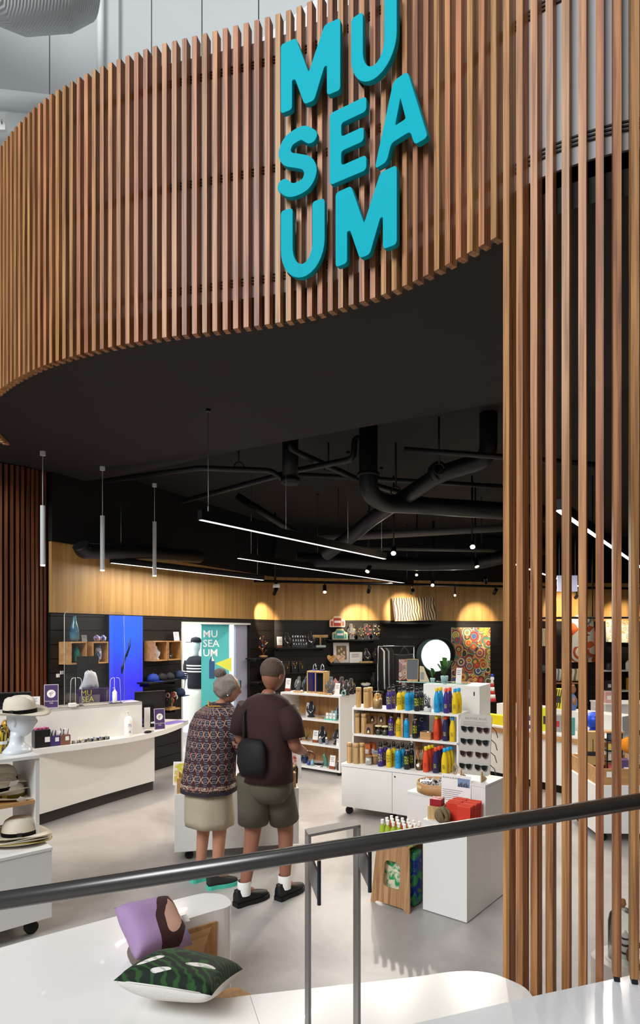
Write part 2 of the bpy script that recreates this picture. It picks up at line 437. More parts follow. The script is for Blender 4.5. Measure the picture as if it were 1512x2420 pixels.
struct('wall_far', MB().b2(-5.2, -5.05, 6.3, 13.5, 0, 3.86).b2(-5.2, -3.4, 6.9, 7.0, 0, 3.86).bm, M_black2)
# room behind the doorway
room = MB(); rx0, rx1, ry = XD0-1.3, XD1+.35, 2.3
room.b2(rx0, rx1, ry, ry+.08, 0, 2.6).b2(rx0-.08, rx0, .15, ry, 0, 2.6).b2(rx1, rx1+.08, .15, ry, 0, 2.6).b2(rx0, rx1, .15, ry, 2.6, 2.68)
M_room = mat('white_room_paint', '#f1f2f4', .7, var=.01)
struct('wall_stockroom', room.bm, M_room, loc=(frL.o.x, frL.o.y, 0), rot=frL.a)
dl = frL.thing('ceiling_light', 'bright flat ceiling light in the white room behind the doorway', 'light')
MB().b2(XD0-.9, XD1+.2, .5, 1.9, 2.56, 2.6).o('housing', M_white, dl)
MB().b2(XD0-.88, XD1+.18, .52, 1.88, 2.545, 2.56).o('diffuser', mat('room_light_diffuser', (.95, .98, 1), .5, var=0, emit=7.), dl)
d1 = struct('door_1', MB().b2(XD1-.36, XD1, .06, .1, 0, ZD-.01).bm, mat('lavender_door', '#a9abc0', .5, var=.03), loc=(frL.o.x, frL.o.y, 0), rot=frL.a)
MB().b2(XD1-.32, XD1-.29, .0, .06, .95, 1.08).o('door_handle', M_chrome, d1)
MB().b2(XD0, XD0+.03, -.01, .15, 0, ZD).b2(XD0, XD1, -.01, .15, ZD-.03, ZD).o('door_frame', M_white, d1)

# dark slatted column on the left
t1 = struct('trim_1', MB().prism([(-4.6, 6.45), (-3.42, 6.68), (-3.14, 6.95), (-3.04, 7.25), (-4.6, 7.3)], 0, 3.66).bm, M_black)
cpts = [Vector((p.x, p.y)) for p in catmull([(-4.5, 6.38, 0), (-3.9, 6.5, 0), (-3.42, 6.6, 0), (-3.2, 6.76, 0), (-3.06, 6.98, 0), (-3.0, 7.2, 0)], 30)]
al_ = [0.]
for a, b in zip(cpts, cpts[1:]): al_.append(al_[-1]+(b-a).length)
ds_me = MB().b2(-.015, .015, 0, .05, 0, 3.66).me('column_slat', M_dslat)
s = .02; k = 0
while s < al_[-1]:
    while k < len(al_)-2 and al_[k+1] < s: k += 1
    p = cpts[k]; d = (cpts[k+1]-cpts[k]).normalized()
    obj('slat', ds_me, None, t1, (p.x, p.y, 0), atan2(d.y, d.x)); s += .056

# grey clad wall of the tall foyer, seen over the top of the screen
wa = struct('wall_foyer', MB().b2(-9, 9, 9.62, 9.8, 4.0, 15).bm, M_black)
D = 9.5
xs = [-9, -6.2, (117-CX)/FPX*D, (358-CX)/FPX*D, (477-CX)/FPX*D, (611-CX)/FPX*D, 1.2, 3.5, 6, 9]
for a, b in zip(xs, xs[1:]): MB().b2(a+.008, b-.008, 9.5, 9.62, 4.0, 15).o('panel', M_greyp, wa)
MB().b2((246-CX)/FPX*9.4, (280-CX)/FPX*9.4, 9.4, 9.5, 4.0, 15).o('pilaster', M_greyp, wa)
o = MB().tube([W(237, 250, 9.3), W(237, -200, 9.3)], .05, 12).o('downpipe', M_wpaint); tag(o, 'white vertical pipe on the grey wall above the timber screen', 'pipe')
# sloping white bulkhead
o = MB(); q = [W(604, 100, 8.6), W(760, -12, 8.6), W(1200, -330, 8.6), W(1200, 200, 8.6)]
o.loft([[(p.x, 8.6, p.z) for p in q], [(p.x, 9.4, p.z) for p in q]])
for f in o.bm.faces: f.smooth = False
struct('wall_bulkhead', o.bm, M_wpaint)
o = MB().tube([W(-160, 218, 8.6), W(60, 243, 8.6), W(215, 262, 8.6)], .12, 16).o('duct', mat('pale_duct_paint', '#c9cdcd', .6, var=.04)); tag(o, 'pale horizontal duct on the grey wall at the left edge', 'duct')
def ribbed():
    m = mat('ribbed_white_fabric', '#dfe1e0', .8, var=.03); nt = m.node_tree; N = nt.nodes; L = nt.links
    tc = N.new('ShaderNodeTexCoord'); wv = N.new('ShaderNodeTexWave'); wv.inputs['Scale'].default_value = 14; wv.bands_direction = 'DIAGONAL'
    bp = N.new('ShaderNodeBump'); bp.inputs['Strength'].default_value = .5; bp.inputs['Distance'].default_value = .02
    L.new(tc.outputs['Object'], wv.inputs[0]); L.new(wv.outputs['Fac'], bp.inputs['Height']); L.new(bp.outputs[0], N['Principled BSDF'].inputs['Normal']); return m
o = MB().tube([W(-700, -430, 7), W(-200, -190, 7), W(60, -75, 7), W(160, -52, 7.1), W(205, -42, 7.2), W(235, -36, 7.3)], [.62, .62, .58, .46, .34, .05], 28).o('fabric_duct', ribbed()); tag(o, 'rounded end of a ribbed white fabric duct above the screen', 'duct')
o = MB().box(W(2, 290, 8.9), (.15, .06, .24)).o('wall_notice', M_paper); tag(o, 'small white notice on the grey wall at the left edge', 'notice')
m = text_mesh('i', .1); obj('notice_mark', MB().add(m, UPR).bm, M_ink, o, W(4, 288, 8.86))

# unseen dark wall, added to keep daylight off the slats' right sides
struct('wall_added_shade', MB().b2(2.75, 2.95, -5, 2.3, -.12, 12).bm, mat('shade_wall_brown', '#4a3a30', .6, var=.2))

# ------------------------------------------------------------------ MU SEA UM sign letters
def stroke_poly(path, hw, ncap=8):
    P = [Vector(p) for p in path]; Lf = []; Rt = []; n = len(P)
    for i, p in enumerate(P):
        t = (P[min(i+1, n-1)]-P[max(i-1, 0)]).normalized(); nn = Vector((-t.y, t.x)); Lf.append(p+nn*hw); Rt.append(p-nn*hw)
    t = (P[-1]-P[-2]).normalized(); a = atan2(t.y, t.x)
    e = [P[-1]+Vector((cos(a+pi/2-pi*k/ncap), sin(a+pi/2-pi*k/ncap)))*hw for k in range(1, ncap)]
    t = (P[0]-P[1]).normalized(); a = atan2(t.y, t.x)
    b = [P[0]+Vector((cos(a+pi/2-pi*k/ncap), sin(a+pi/2-pi*k/ncap)))*hw for k in range(1, ncap)]
    return [tuple(q) for q in Lf+e+Rt[::-1]+b]
def letter(ch, w, h):
    S = lambda pts: [(x*w, y*h) for x, y in pts]
    r = .05*h
    if ch == 'M': return [rpoly(S([(0, 0), (0, 1), (.26, 1), (.48, .42), (.75, 1), (1, 1), (1, 0), (.79, 0), (.79, .42), (.74, .42), (.57, 0), (.41, 0), (.25, .42), (.19, .42), (.19, 0)]), r, 5)]
    if ch == 'E': return [rpoly(S([(0, 0), (0, 1), (1, 1), (1, .80), (.31, .80), (.31, .60), (.93, .60), (.93, .41), (.31, .41), (.31, .20), (1, .20), (1, 0)]), r*1.1, 5)]
    if ch == 'A': return [rpoly(S([(0, 0), (.37, 1), (.63, 1), (1, 0), (.77, 0), (.69, .21), (.32, .21), (.23, 0)]), r*1.2, 5), rpoly(S([(.39, .40), (.61, .40), (.5, .74)]), r*.7, 4)]
    if ch == 'U':
        sw = .178*h; o = [(0, h), (0, .42*h)]
        o = rpoly([(0, .45*h), (0, h), (sw, h), (sw, .45*h)], [0, r, r, 0], 4)
        rx, ry = w/2, .45*h
        inn = [(w/2-(rx-sw)*cos(t), ry-(ry-sw)*sin(t)) for t in [pi*k/16 for k in range(1, 16)]]
        rt = rpoly([(w-sw, .45*h), (w-sw, h), (w, h), (w, .45*h)], [0, r, r, 0], 4)
        out = [(w/2+rx*cos(t), ry-ry*sin(t)) for t in [pi*k/16 for k in range(1, 16)]]
        return [o+inn+rt+out]
    if ch == 'S':
        hw = .094*h; pts = [(.84, .80), (.66, .885), (.48, .885), (.27, .83), (.17, .70), (.26, .58), (.5, .51), (.74, .43), (.83, .29), (.72, .155), (.5, .11), (.30, .125), (.14, .21)]
        return [stroke_poly([(p.x, p.y) for p in catmull([(x*w, y*h, 0) for x, y in pts], 5)], hw)]
Rws = {1: (4.77, 5.15), 2: (4.285, 4.665), 3: (3.835, 4.228)}
sg = thing('museum_sign', 'large turquoise raised letters reading MU SEA UM on the timber slat screen', 'sign', (0, 3.4, 3.835))
for ch, pl, pr, rw, dz in (('M', 667, 806, 1, 0), ('U', 834, 940, 1, -.045), ('S', 660, 752, 2, 0), ('E', 783, 868, 2, 0), ('A', 890, 1014, 2, -.02), ('U', 667, 769, 3, 0), ('M', 797, 940, 3, 0)):
    a, da = cv(s_px(pl)); b, db = cv(s_px(pr))
    na = Vector((-da.y, da.x)); nb = Vector((-db.y, db.x)); OFF = .05
    A = a-na*OFF; B = b-nb*OFF
    # slide along the chord so the outline still spans pl..pr
    def onray(P, Q, px):
        k = (px-CX)/FPX; t = -(P.x-k*P.y)/((Q.x-P.x)-k*(Q.y-P.y)); return P+(Q-P)*t
    A2 = onray(A, B, pl); B2 = onray(A, B, pr)
    w = (B2-A2).length; z0, z1 = Rws[rw]; h = z1-z0
    me = curve2d_mesh('letter', letter(ch, w, h), .014, .002)
    o = obj('letter_'+ch.lower(), me, M_teal, sg, (A2.x, A2.y-3.4, z0+dz-3.835), (pi/2, 0, atan2(B2.y-A2.y, B2.x-A2.x)))
    for sx, sz in {'A': ((.13, .1), (.87, .1), (.5, .9)), 'S': ((.5, .9), (.5, .1))}.get(ch, ((.12, .85), (.12, .15))): MB().cyl((w*sx, h*sz, -.03), .006, .04, 8).o('standoff', M_black, o)

# ------------------------------------------------------------------ white bench, balustrade kerb and plinth in front
hB = .45
far = [fl(-500, 2390, hB), fl(0, 2240, hB), fl(250, 2172, hB), fl(450, 2117, hB), fl(500, 2111, hB), fl(530, 2116, hB), fl(545, 2130, hB), fl(538, 2143, hB), fl(490, 2157, hB), fl(410, 2183, hB), fl(330, 2215, hB), fl(300, 2250, hB), fl(330, 2300, hB), fl(420, 2345, hB), fl(520, 2358, hB), fl(594, 2351, hB), fl(720, 2337, hB), fl(960, 2311, hB), fl(1060, 2297, hB), fl(1115, 2295, hB), fl(1160, 2300, hB), fl(1200, 2314, hB), fl(1240, 2334, hB), fl(1262, 2360, hB)]
ply = [(p.x, p.y) for p in far]
cl = catmull([(x, y, 0) for x, y in ply], 4)
outl = [(p.x, p.y) for p in cl]+[(.86, 2.25), (.7, 2.08), (-2.6, 2.08)]
bench = thing('bench', 'long white curved foyer bench with rounded arm in the foreground', 'bench', (0, 2.5, 0))
def prism_o(pts, z0, z1, name, mt, par, off=(0, 2.5)):
    return MB().prism([(x-off[0], y-off[1]) for x, y in pts], z0, z1).o(name, mt, par)
b_ = prism_o(outl, 0.0, hB, 'body', M_solid, bench)
# seam in the top and wooden inset on the arm
sa_, sb_ = fl(590, 2353, hB+.0006), fl(612, 2420, hB+.0006); sc_ = sa_+(sb_-sa_)*2.2
MB().quad((sa_.x, sa_.y-2.5, hB+.0006), (sa_.x+.002, sa_.y-2.5, hB+.0006), (sc_.x+.002, sc_.y-2.5, hB+.0006), (sc_.x, sc_.y-2.5, hB+.0006)).o('seam', mat('grey_seam', '#8d8a86', .6), b_)
P0 = fl(410, 2183, hB); P1 = fl(534, 2145, hB); fa = fr2(P0, P1)
wpn = MB().b2(-.12, (P1-P0).length-.055, -.004, .01, .02, .395).o('wooden_inset', M_plywood, bench, loc=(P0.x, P0.y-2.5, 0), rot=fa.a)
xx = (P1-P0).length-.055
arcp = [(-.12, .04), (-.12, .375)]+[(xx-.035-.05*sin(pi*t/8), .375-.335*t/8) for t in range(9)]
pm = MB(); pm.loft([[(x, -.0065, z) for x, z in arcp], [(x, -.003, z) for x, z in arcp]])
for f in pm.bm.faces: f.smooth = False
pm.o('inset_face', wood('inset_face_ply', '#c29059', '#d9ad7a', .45, (2, 30, 30)), wpn)
lowp = [fl(505, 2340, .30), fl(560, 2333, .30), fl(640, 2372, .30), fl(520, 2400, .30)]
prism_o([(p.x, p.y) for p in lowp], 0, .30, 'wooden_step', M_plywood, bench)
# glossy balustrade kerb
hK = .50
k1, k2, k3 = fl(900, 2437, hK), fl(1270, 2352, hK), fl(1512, 2300, hK); dk = (k3-k2).normalized()
kp = [(k1.x, k1.y), (k2.x, k2.y), (k3.x, k3.y), (k3.x+dk.x*1.6, k3.y+dk.y*1.6), (k3.x+2.2, 2.08), (k1.x+.1, 2.08)]
struct('trim_2', MB().prism(kp, -.1, hK).bm, M_gloss)
# low white plinth behind the slats
hP = .40
pp = [fl(1560, 2232, hP), fl(1470, 2230, hP), fl(1425, 2236, hP), fl(1400, 2248, hP), fl(1398, 2260, hP), fl(1420, 2275, hP), fl(1462, 2298, hP)]
pl_ = [(p.x, p.y) for p in catmull([(p.x, p.y, 0) for p in pp], 5)]+[(1.5, 2.88), (2.1, 3.05), (2.1, 3.35)]
plinth = tag(MB().prism(pl_, 0, hP).o('plinth', M_solid), 'low white rounded plinth behind the timber slats carrying a glass dome', 'plinth')

# ------------------------------------------------------------------ handrail
rl = thing('handrail', 'dark round handrail sloping up across the foreground on a steel hoop post', 'handrail', (0, 1.8, 0))
RA = W(0, 2129, 1.70); RBp = W(1512, 1893, 1.95); rd = (RBp-RA)
MB().tube([RA-rd*.5-Vector((0, 1.8, 0)), RBp+rd*.5-Vector((0, 1.8, 0))], .0242, 20).o('rail', M_rail, rl)
hoop = thing('hoop_tmp', None, None)
ra = atan2(.12, 1.0)
# hoop: two flat uprights joined by a plate, standing behind the rail
hx0, hx1 = -.0325, .122; dH = 1.90
H0 = Vector(((732-CX)/FPX*1.88, 1.88)); H1 = Vector(((851-CX)/FPX*1.905, 1.905)); fh = fr2(H0, H1); wdt = (H1-H0).length
zT0 = zat(1972, 1.88); zT1 = zat(1951, 1.905)
bpy.data.objects.remove(hoop)
mk = lambda m, n, mt: m.o(n, mt, rl, loc=(H0.x, H0.y-1.8, 0), rot=fh.a+.06)
mk(MB().b2(-.004, .004, 0, .055, -.3, zT0-.004), 'post', M_post)
mk(MB().b2(wdt-.004, wdt+.004, 0, .055, -.3, zT1-.004), 'post', M_post)
m = MB(); m.loft([[(-.004, 0, zT0-.008), (-.004, .055, zT0-.008), (-.004, .055, zT0), (-.004, 0, zT0)], [(wdt+.004, 0, zT1-.008), (wdt+.004, .055, zT1-.008), (wdt+.004, .055, zT1), (wdt+.004, 0, zT1)]])
for f in m.bm.faces: f.smooth = False
mk(m, 'top_plate', M_post)
for x, ytop, ybot, yp in ((0.0, 2030, 2142, 2060), (wdt, 2010, 2123, 2045)):
    zt = zat(ytop, 1.84); zb_ = zat(ybot, 1.82)
    mk(MB().cyl((x+.0155, -.055, (zt+zb_)/2), .0058, zt-zb_, 12), 'rail_stem', mat('dark_stem', '#3d4048', .3, metal=.8))
    m = MB(); z1, z0 = zb_+.115, zb_+.055; e = .003
    m.loft([[(x-e, 0.0, z1+.02), (x+e, 0.0, z1+.02), (x+e, 0, z0), (x-e, 0, z0)], [(x+.0125-e, -.055, z1-.02), (x+.0125+e, -.055, z1-.02), (x+.0125+e, -.055, z0-.04), (x+.0125-e, -.055, z0-.04)]])
    for f in m.bm.faces: f.smooth = False
    mk(m, 'bracket', M_post)
# ------------------------------------------------------------------ ceiling services
def pipe(pts, r, label, name='ceiling_pipe', mt=None, joints=()):
    t = thing(name, label, 'pipe', pts[0]); o0 = Vector(pts[0])
    MB().tube([Vector(p)-o0 for p in pts], r, 14).o('pipe', mt or M_pipe, t)
    for a, b in joints:
        a, b = Vector(a)-o0, Vector(b)-o0; MB().tube([a, b], r*1.22, 14).o('collar', mt or M_pipe, t)
    return t
def bendpts(pts, r=.12, n=5):
    P = [Vector(p) for p in pts]; out = [P[0]]
    for i in range(1, len(P)-1):
        a = (P[i-1]-P[i]); b = (P[i+1]-P[i]); k = min(r, a.length*.45, b.length*.45); A = P[i]+a.normalized()*k; B = P[i]+b.normalized()*k
        for j in range(n+1):
            t = j/n; out.append(A*(1-t)**2+P[i]*2*t*(1-t)+B*t*t)
    out.append(P[-1]); return out
CZ = 3.86
a0 = W(870, 1030, 6.0); a0.z = CZ
pA = bendpts([a0, W(870, 1165, 6.0), W(905, 1190, 6.3), W(1000, 1195, 6.6), W(1300, 1215, 6.4)], .14)
pipe(pA, .088, 'thick dark drain pipe dropping from the ceiling and running right', joints=[(W(870, 1118, 6.0), W(870, 1126, 6.0))])
b0 = W(1154, 990, 5.7); b0.z = CZ
pB = bendpts([b0, W(1154, 1085, 5.7), W(1040, 1120, 6.0), W(880, 1225, 6.9), W(845, 1255, 7.2), W(770, 1310, 7.6)], .13)
pipe(pB, .08, 'dark drain pipe with a double bend slanting down past the ceiling centre', joints=[(W(1042, 1112, 5.98), W(1030, 1120, 6.05))])
c0 = W(686, 1045, 6.3); c0.z = CZ
pipe([c0, W(686, 1145, 6.3)], .08, 'short dark pipe stub hanging from the ceiling', joints=[(W(686, 1130, 6.3), W(686, 1142, 6.3))])
pipe(bendpts([W(686, 1040, 6.2), W(686, 1062, 6.2), W(860, 1140, 6.9), W(1000, 1180, 7.4)], .08), .032, 'thin dark conduit slanting behind the thick drain pipe', 'conduit')
d0 = W(838, 1035, 6.1)
pipe(bendpts([d0+Vector((.1, 0, .0)), d0, W(835, 1085, 6.1), W(700, 1112, 6.5), W(560, 1150, 7.1), W(430, 1185, 7.8)], .07), .03, 'thin dark sprinkler pipe curving down and running left', 'conduit')
pipe(bendpts([W(250, 1136, 7.0), W(470, 1106, 6.45), W(640, 1112, 6.6), W(680, 1140, 6.6)], .06), .028, 'thin dark sprinkler pipe running across above the pendant lamps', 'conduit')
pipe([W(690, 1120, 7.4), W(1190, 1150, 7.2)], .026, 'thin straight dark conduit across the dark ceiling', 'conduit')
pipe([W(955, 1062, 5.5), W(1190, 1080, 5.3), W(1420, 1100, 5.1)], .024, 'thin dark track rail near the ceiling beside the timber slats', 'conduit')
pipe(bendpts([W(700, 1322, 8.9), W(1000, 1333, 9.2), W(1130, 1330, 9.3), W(1300, 1290, 8.8)], .12), .1, 'long dark duct low across the back of the ceiling', 'duct')
pipe([W(560, 1172, 8.6), W(700, 1260, 8.6)], .05, 'dark slanting strut in the black ceiling void', 'conduit')
pipe(bendpts([W(190, 1288, 6.95), W(197, 1302, 7.0), W(330, 1306, 7.85), W(470, 1316, 9.0)], .1), .09, 'dark duct along the top of the timber wall band', 'duct')
for i, (px, py, d, lb) in enumerate(((776, 1092, 6.6, 'left of the thick pipe'), (1037, 1095, 5.8, 'on the double-bend pipe'), (935, 1150, 6.6, 'right of the thick pipe'), (564, 1092, 6.6, 'above the middle pendant wires'))):
    p = W(px, py, d); t = thing('pipe_hanger', 'thin dark pipe hanger rod '+lb, 'hanger', p)
    MB().tube([(0, 0, 0), (0, 0, CZ-p.z)], .01, 6).o('rod', M_pipe, t); MB().tube([(.05*cos(2*pi*k/12), 0, -.05+.05*sin(2*pi*k/12)) for k in range(13)], .008, 6).o('clip', M_pipe, t)
# pale cable tray at the back
def beam(p, q, w, h, name, label, cat, mt):
    p, q = Vector(p), Vector(q); d = q-p; t = thing(name, label, cat, p, atan2(d.y, d.x)); L = hypot(d.x, d.y)
    MB().loft([[(0, -w/2, -h/2), (0, w/2, -h/2), (0, w/2, h/2), (0, -w/2, h/2)], [(L, -w/2, d.z-h/2), (L, w/2, d.z-h/2), (L, w/2, d.z+h/2), (L, -w/2, d.z+h/2)]]).o('tray', mt, t)
    for k in (.15, .85): MB().tube([(L*k, 0, d.z*k), (L*k, 0, CZ-p.z)], .005, 6).o('rod', M_pipe, t)
    return t
M_tray = mat('grey_cable_tray', '#565250', .5, var=.1)
beam(W(735, 1275, 8.8), W(1190, 1248, 8.2), .16, .07, 'cable_tray', 'grey cable tray crossing the ceiling above the lit spotlights', 'cable tray', M_tray)
beam(W(840, 1296, 9.2), W(1190, 1302, 9.2), .12, .03, 'cable_tray', 'narrow grey cable tray behind the lit spotlights', 'cable tray', M_tray)

# ------------------------------------------------------------------ lamps
LF = .56; LS = .72
def area(name, loc, rot, sx, sy, en, col, par=None):
    l = bpy.data.lights.new(name, 'AREA'); l.shape = 'RECTANGLE'; l.size = sx; l.size_y = sy; l.energy = en*LF; l.color = col
    o = bpy.data.objects.new(name, l); COL.objects.link(o); o.location = loc; o.rotation_euler = rot
    if par: o.parent = par
    return o
def spot(name, loc, tgt, en, col, ang=50, blend=.5, r=.02, par=None):
    l = bpy.data.lights.new(name, 'SPOT'); l.energy = en*LS; l.color = col; l.spot_size = R(ang); l.spot_blend = blend; l.shadow_soft_size = r
    o = bpy.data.objects.new(name, l); COL.objects.link(o); loc = Vector(loc); o.location = loc
    o.rotation_euler = (Vector(tgt)-loc).to_track_quat('-Z', 'Y').to_euler()
    return o
WARM = (1, .80, .58); NEUT = (1, .92, .82)
def linear_light(p, q, label, en, dif, wires, h=.075):
    p, q = Vector(p), Vector(q); d = q-p; L = d.length; t = thing('linear_pendant_light', label, 'light', p, atan2(d.y, d.x))
    MB().b2(0, L, -.022, .022, -.0, h).o('housing', M_bmetal, t)
    MB().b2(.01, L-.01, -.017, .017, -.004, .0005).o('diffuser', dif, t)
    for k in wires:
        zc_ = soff(p.x+d.x*k, p.y+d.y*k)-p.z
        w = MB().tube([(L*k, 0, h), (L*k, 0, zc_)], .0022, 5).o('wire', M_silver, t)
        MB().cyl((L*k, 0, h+.02), .006, .05, 8).o('gripper', M_chrome, w); MB().cyl((L*k, 0, zc_-.01), .02, .02, 12).o('ceiling_cap', M_bmetal, w)
    if en: area('bar_glow', (p.x+d.x/2, p.y+d.y/2, p.z-.006), (0, 0, atan2(d.y, d.x)), L*.95, .035, en, NEUT)
    return t
def soff(x, y):
    e = [(-3.3, 7.75), (-2.3, 7.25), (-.63, 6.1), (1.41, 4.89), (7.4, 3.0)]
    for (a, b), (c, d) in zip(e, e[1:]):
        if a <= x <= c: return 3.668 if y < b+(d-b)*(x-a)/(c-a) else CZ
    return CZ
zb1 = 2.775
bar = lambda px, py, z: W(px, py, FPX*(z-EYE)/(HY-py))
linear_light(bar(472, 1228, zb1), bar(910, 1321, zb1), 'long suspended black linear light, nearest of the hanging bars', 75, M_ledlow, (.03, .36, .72, .97))
linear_light(bar(562, 1319, zb1), bar(975, 1381, zb1), 'long suspended black linear light behind the nearest hanging bar', 85, M_ledlow, (.05, .35, .65, .95))
linear_light(bar(262, 1330, 2.70), bar(622, 1371, 2.70), 'suspended black linear light along the left timber wall band', 60, M_ledlow, (.05, .95))
linear_light(bar(1318, 1205, 2.75), bar(1560, 1372, 2.75), 'brightly lit linear light seen through the slats at the right', 90, M_led, (.05, .95))
linear_light(bar(1212, 1332, 2.75), bar(1385, 1391, 2.75), 'shorter lit linear light behind the slats', 60, M_led, (.05, .95))
# small white pendants over the desk
def pendant(px, ycap, y0, y1, label):
    z = 3.67; d = FPX*(z-EYE)/(HY-ycap+6); p = W(px, ycap, d); t = thing('pendant_lamp', label, 'pendant lamp', (p.x, p.y, z))
    zt, zb = zat(y0, d), zat(y1, d); M_pw = mat('pendant_white', '#cfcfd0', .45, var=.03)
    MB().cyl((0, 0, -.02), .027, .04, 16).o('ceiling_cap', M_pw, t)
    MB().tube([(0, 0, -.04), (0, 0, zt-z)], .004, 6).o('cord', M_pw, t)
    s_ = MB().cyl((0, 0, (zt+zb)/2-z), .0235, zt-zb, 18).o('shade', M_pw, t)
    MB().cyl((0, 0, zb-z-.004), .021, .012, 18).o('lens', mat('pendant_lens', (1, .85, .7), .5, var=0, emit=14.), s_)
    spot('pendant_beam', (p.x, p.y, zb-.03), (p.x, p.y, 0), 60, WARM, 95, .8)
pendant(101, 1073, 1195, 1335, 'slim white cylinder pendant lamp over the left end of the cash desk')
pendant(242, 1109, 1219, 1347, 'slim white cylinder pendant lamp over the middle of the cash desk')
pendant(365, 1149, 1233, 1360, 'slim white cylinder pendant lamp over the right end of the cash desk')
# track rail with spot heads washing the timber band
tr = thing('lighting_track', 'black lighting track in front of the timber wall band', 'lighting track', W(600, 1373, 10.4))
q0 = W(600, 1373, 10.4); qs = [W(600, 1373, 10.4), W(1190, 1386, 11.6), W(1700, 1394, 12.0)]
MB().tube([q-q0 for q in qs], .022, 4).o('rail', M_bmetal, tr)
for q in (W(650, 1374, 10.5), W(1024, 1382, 11.3), W(1400, 1389, 11.8)): MB().tube([q-q0, Vector((q.x, q.y, CZ))-q0], .02, 6).o('stem', M_bmetal, tr)
def rail_at(px):
    k = (px-CX)/FPX
    for a, b in zip(qs, qs[1:]):
        u, v = a.x-k*a.y, b.x-k*b.y
        if u <= 0 < v: return a.lerp(b, u/(u-v))
def head(px, py, d, aim, label, en=0, lit=False, ang=42, col=WARM, L=.15, r=.033):
    p = W(px, py, d); aim = Vector(aim); q_ = rail_at(px); top_ = CZ-p.z
    if q_ is not None and d > 10: p = W(px, py, q_.y); top_ = q_.z-.02-p.z
    t = thing('track_spotlight', label, 'spotlight', p)
    v = (aim-p).normalized(); M = rotto(v)
    MB().tube([(0, 0, max(top_, .05)), (0, 0, .0)], .01, 8).o('bracket', M_bmetal, t)
    b_ = MB().cyl((0, 0, 0), r, L, 16, rot=M).o('housing', M_bmetal, t)
    MB().cyl(tuple(v*(L/2+.001)), r*.86, .006, 16, rot=M).o('lens', M_lamp if lit else mat('lens_warm', (1, .78, .5), .5, var=0, emit=6.), b_)
    if en: spot('track_beam', p+v*(L/2+.02), aim, en, col, ang, .7)
    return t
bw = lambda px, z: frB.pt(px, 0, z)
lw = lambda px, z: frL.pt(px, 0, z)
head(650, 1398, 10.3, lw(622, 2.1), 'black track spotlight beside the white camera dome', 330)
head(767, 1392, 10.7, (.1, 9.0, .8), 'black track spotlight hanging straight, second from the wall corner', 150, col=NEUT, ang=60)
head(872, 1394, 10.9, bw(845, 2.0), 'black track spotlight aimed at the wall over the necklaces', 330)
head(974, 1398, 11.1, bw(950, 2.25), 'black track spotlight just above the printed fabric board', 330)
head(1022, 1378, 11.2, (1.4, 8.0, .6), 'short black track spotlight pointing down near the fabric board', 0)
head(1147, 1372, 11.0, bw(1160, 1.8), 'black track spotlight tilted flat beside the slats', 0)
head(1170, 1398, 11.5, bw(1125, 2.05), 'black track spotlight aimed at the wall above the bright dot painting', 330)
head(1362, 1410, 11.9, frR.pt(1330, 0, 2.3), 'black track spotlight behind the fifth full-height slat gap', 330)
head(1452, 1402, 12.0, frR.pt(1470, 0, 2.0), 'black track spotlight near the right edge behind the slats', 330)
head(930, 1300, 8.0, (.5, 5.2, .6), 'lit ceiling spotlight glaring at the camera, left of the two brightest', 260, True, 70, NEUT)
head(1115, 1285, 8.0, (1.6, 5.0, .6), 'lit ceiling spotlight glaring at the camera, right of the two brightest', 260, True, 70, NEUT)
head(985, 1355, 9.5, (.6, 6.6, .8), 'small lit spotlight below the two brightest lamps', 160, True, 60, NEUT, L=.1, r=.02)
head(1075, 1405, 11.4, (1.2, 6.8, .9), 'small lit track spotlight right of the fabric board', 120, True, 60, NEUT, L=.1, r=.02)
head(872, 1342, 9.0, (-.3, 7.5, .9), 'dark angled ceiling spotlight left of the lit lamps', 170, col=NEUT, ang=70)
head(1123, 1328, 8.6, (2.6, 7.5, .6), 'dark angled ceiling spotlight below the right lit lamp', 170, col=NEUT, ang=75)
cq = rail_at(653); cam_t = thing('security_camera', 'white dome security camera on a black stem at the wall corner', 'camera', (cq.x, cq.y, cq.z-.075))
MB().lathe([(.055, .03), (.06, 0), (.055, -.03)], 16).o('body', M_white, cam_t); MB().lathe([(.045, -.03), (.035, -.06), (0, -.075)], 16).o('dome', mat('smoked_dome', '#4a4a50', .1, var=0), cam_t)
MB().tube([(0, 0, .02), (0, 0, .06)], .02, 8).o('stem', M_bmetal, cam_t)
hs = thing('hanging_sign', 'white hanging sign panel behind the slats', 'sign', W(1340, 1379, 9.5))
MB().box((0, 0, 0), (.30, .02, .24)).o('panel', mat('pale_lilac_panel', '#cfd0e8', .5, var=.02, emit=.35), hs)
for x in (-.12, .12): MB().tube([(x, 0, .12), (x, 0, CZ-W(1340, 1379, 9.5).z)], .002, 5).o('wire', M_silver, hs)
# ------------------------------------------------------------------ cash desk
hD = .76; zR = 1.114
desk = thing('cash_desk', 'curved white cash desk with raised ledge on the left', 'desk', (-2.4, 6.8, 0))
off = Vector((-2.4, 6.8))
bf = [(p.x, p.y) for p in catmull([(-3.05, 5.62, 0), (-2.71, 6.2, 0), (-2.36, 6.88, 0), (-1.97, 7.56, 0)], 8)]
bk = [(-2.3, 7.72), (-2.72, 7.0), (-3.05, 6.35), (-3.4, 5.8)]
prism_o(bf+bk, .12, hD-.055, 'body', M_solid, desk, off)
bf2 = [(x-.03, y+.05) for x, y in bf]
prism_o(bf2+[(x+.03, y-.03) for x, y in bk], 0, .12, 'kick_plate', mat('dark_kick', '#3a3432', .6), desk, off)
lf = [(p.x, p.y) for p in catmull([(-3.2, 5.5, 0), (-2.76, 6.1, 0), (-2.39, 6.45, 0), (-2.07, 6.81, 0), (-1.84, 7.25, 0), (-1.73, 7.75, 0), (-1.70, 8.2, 0)], 8)]
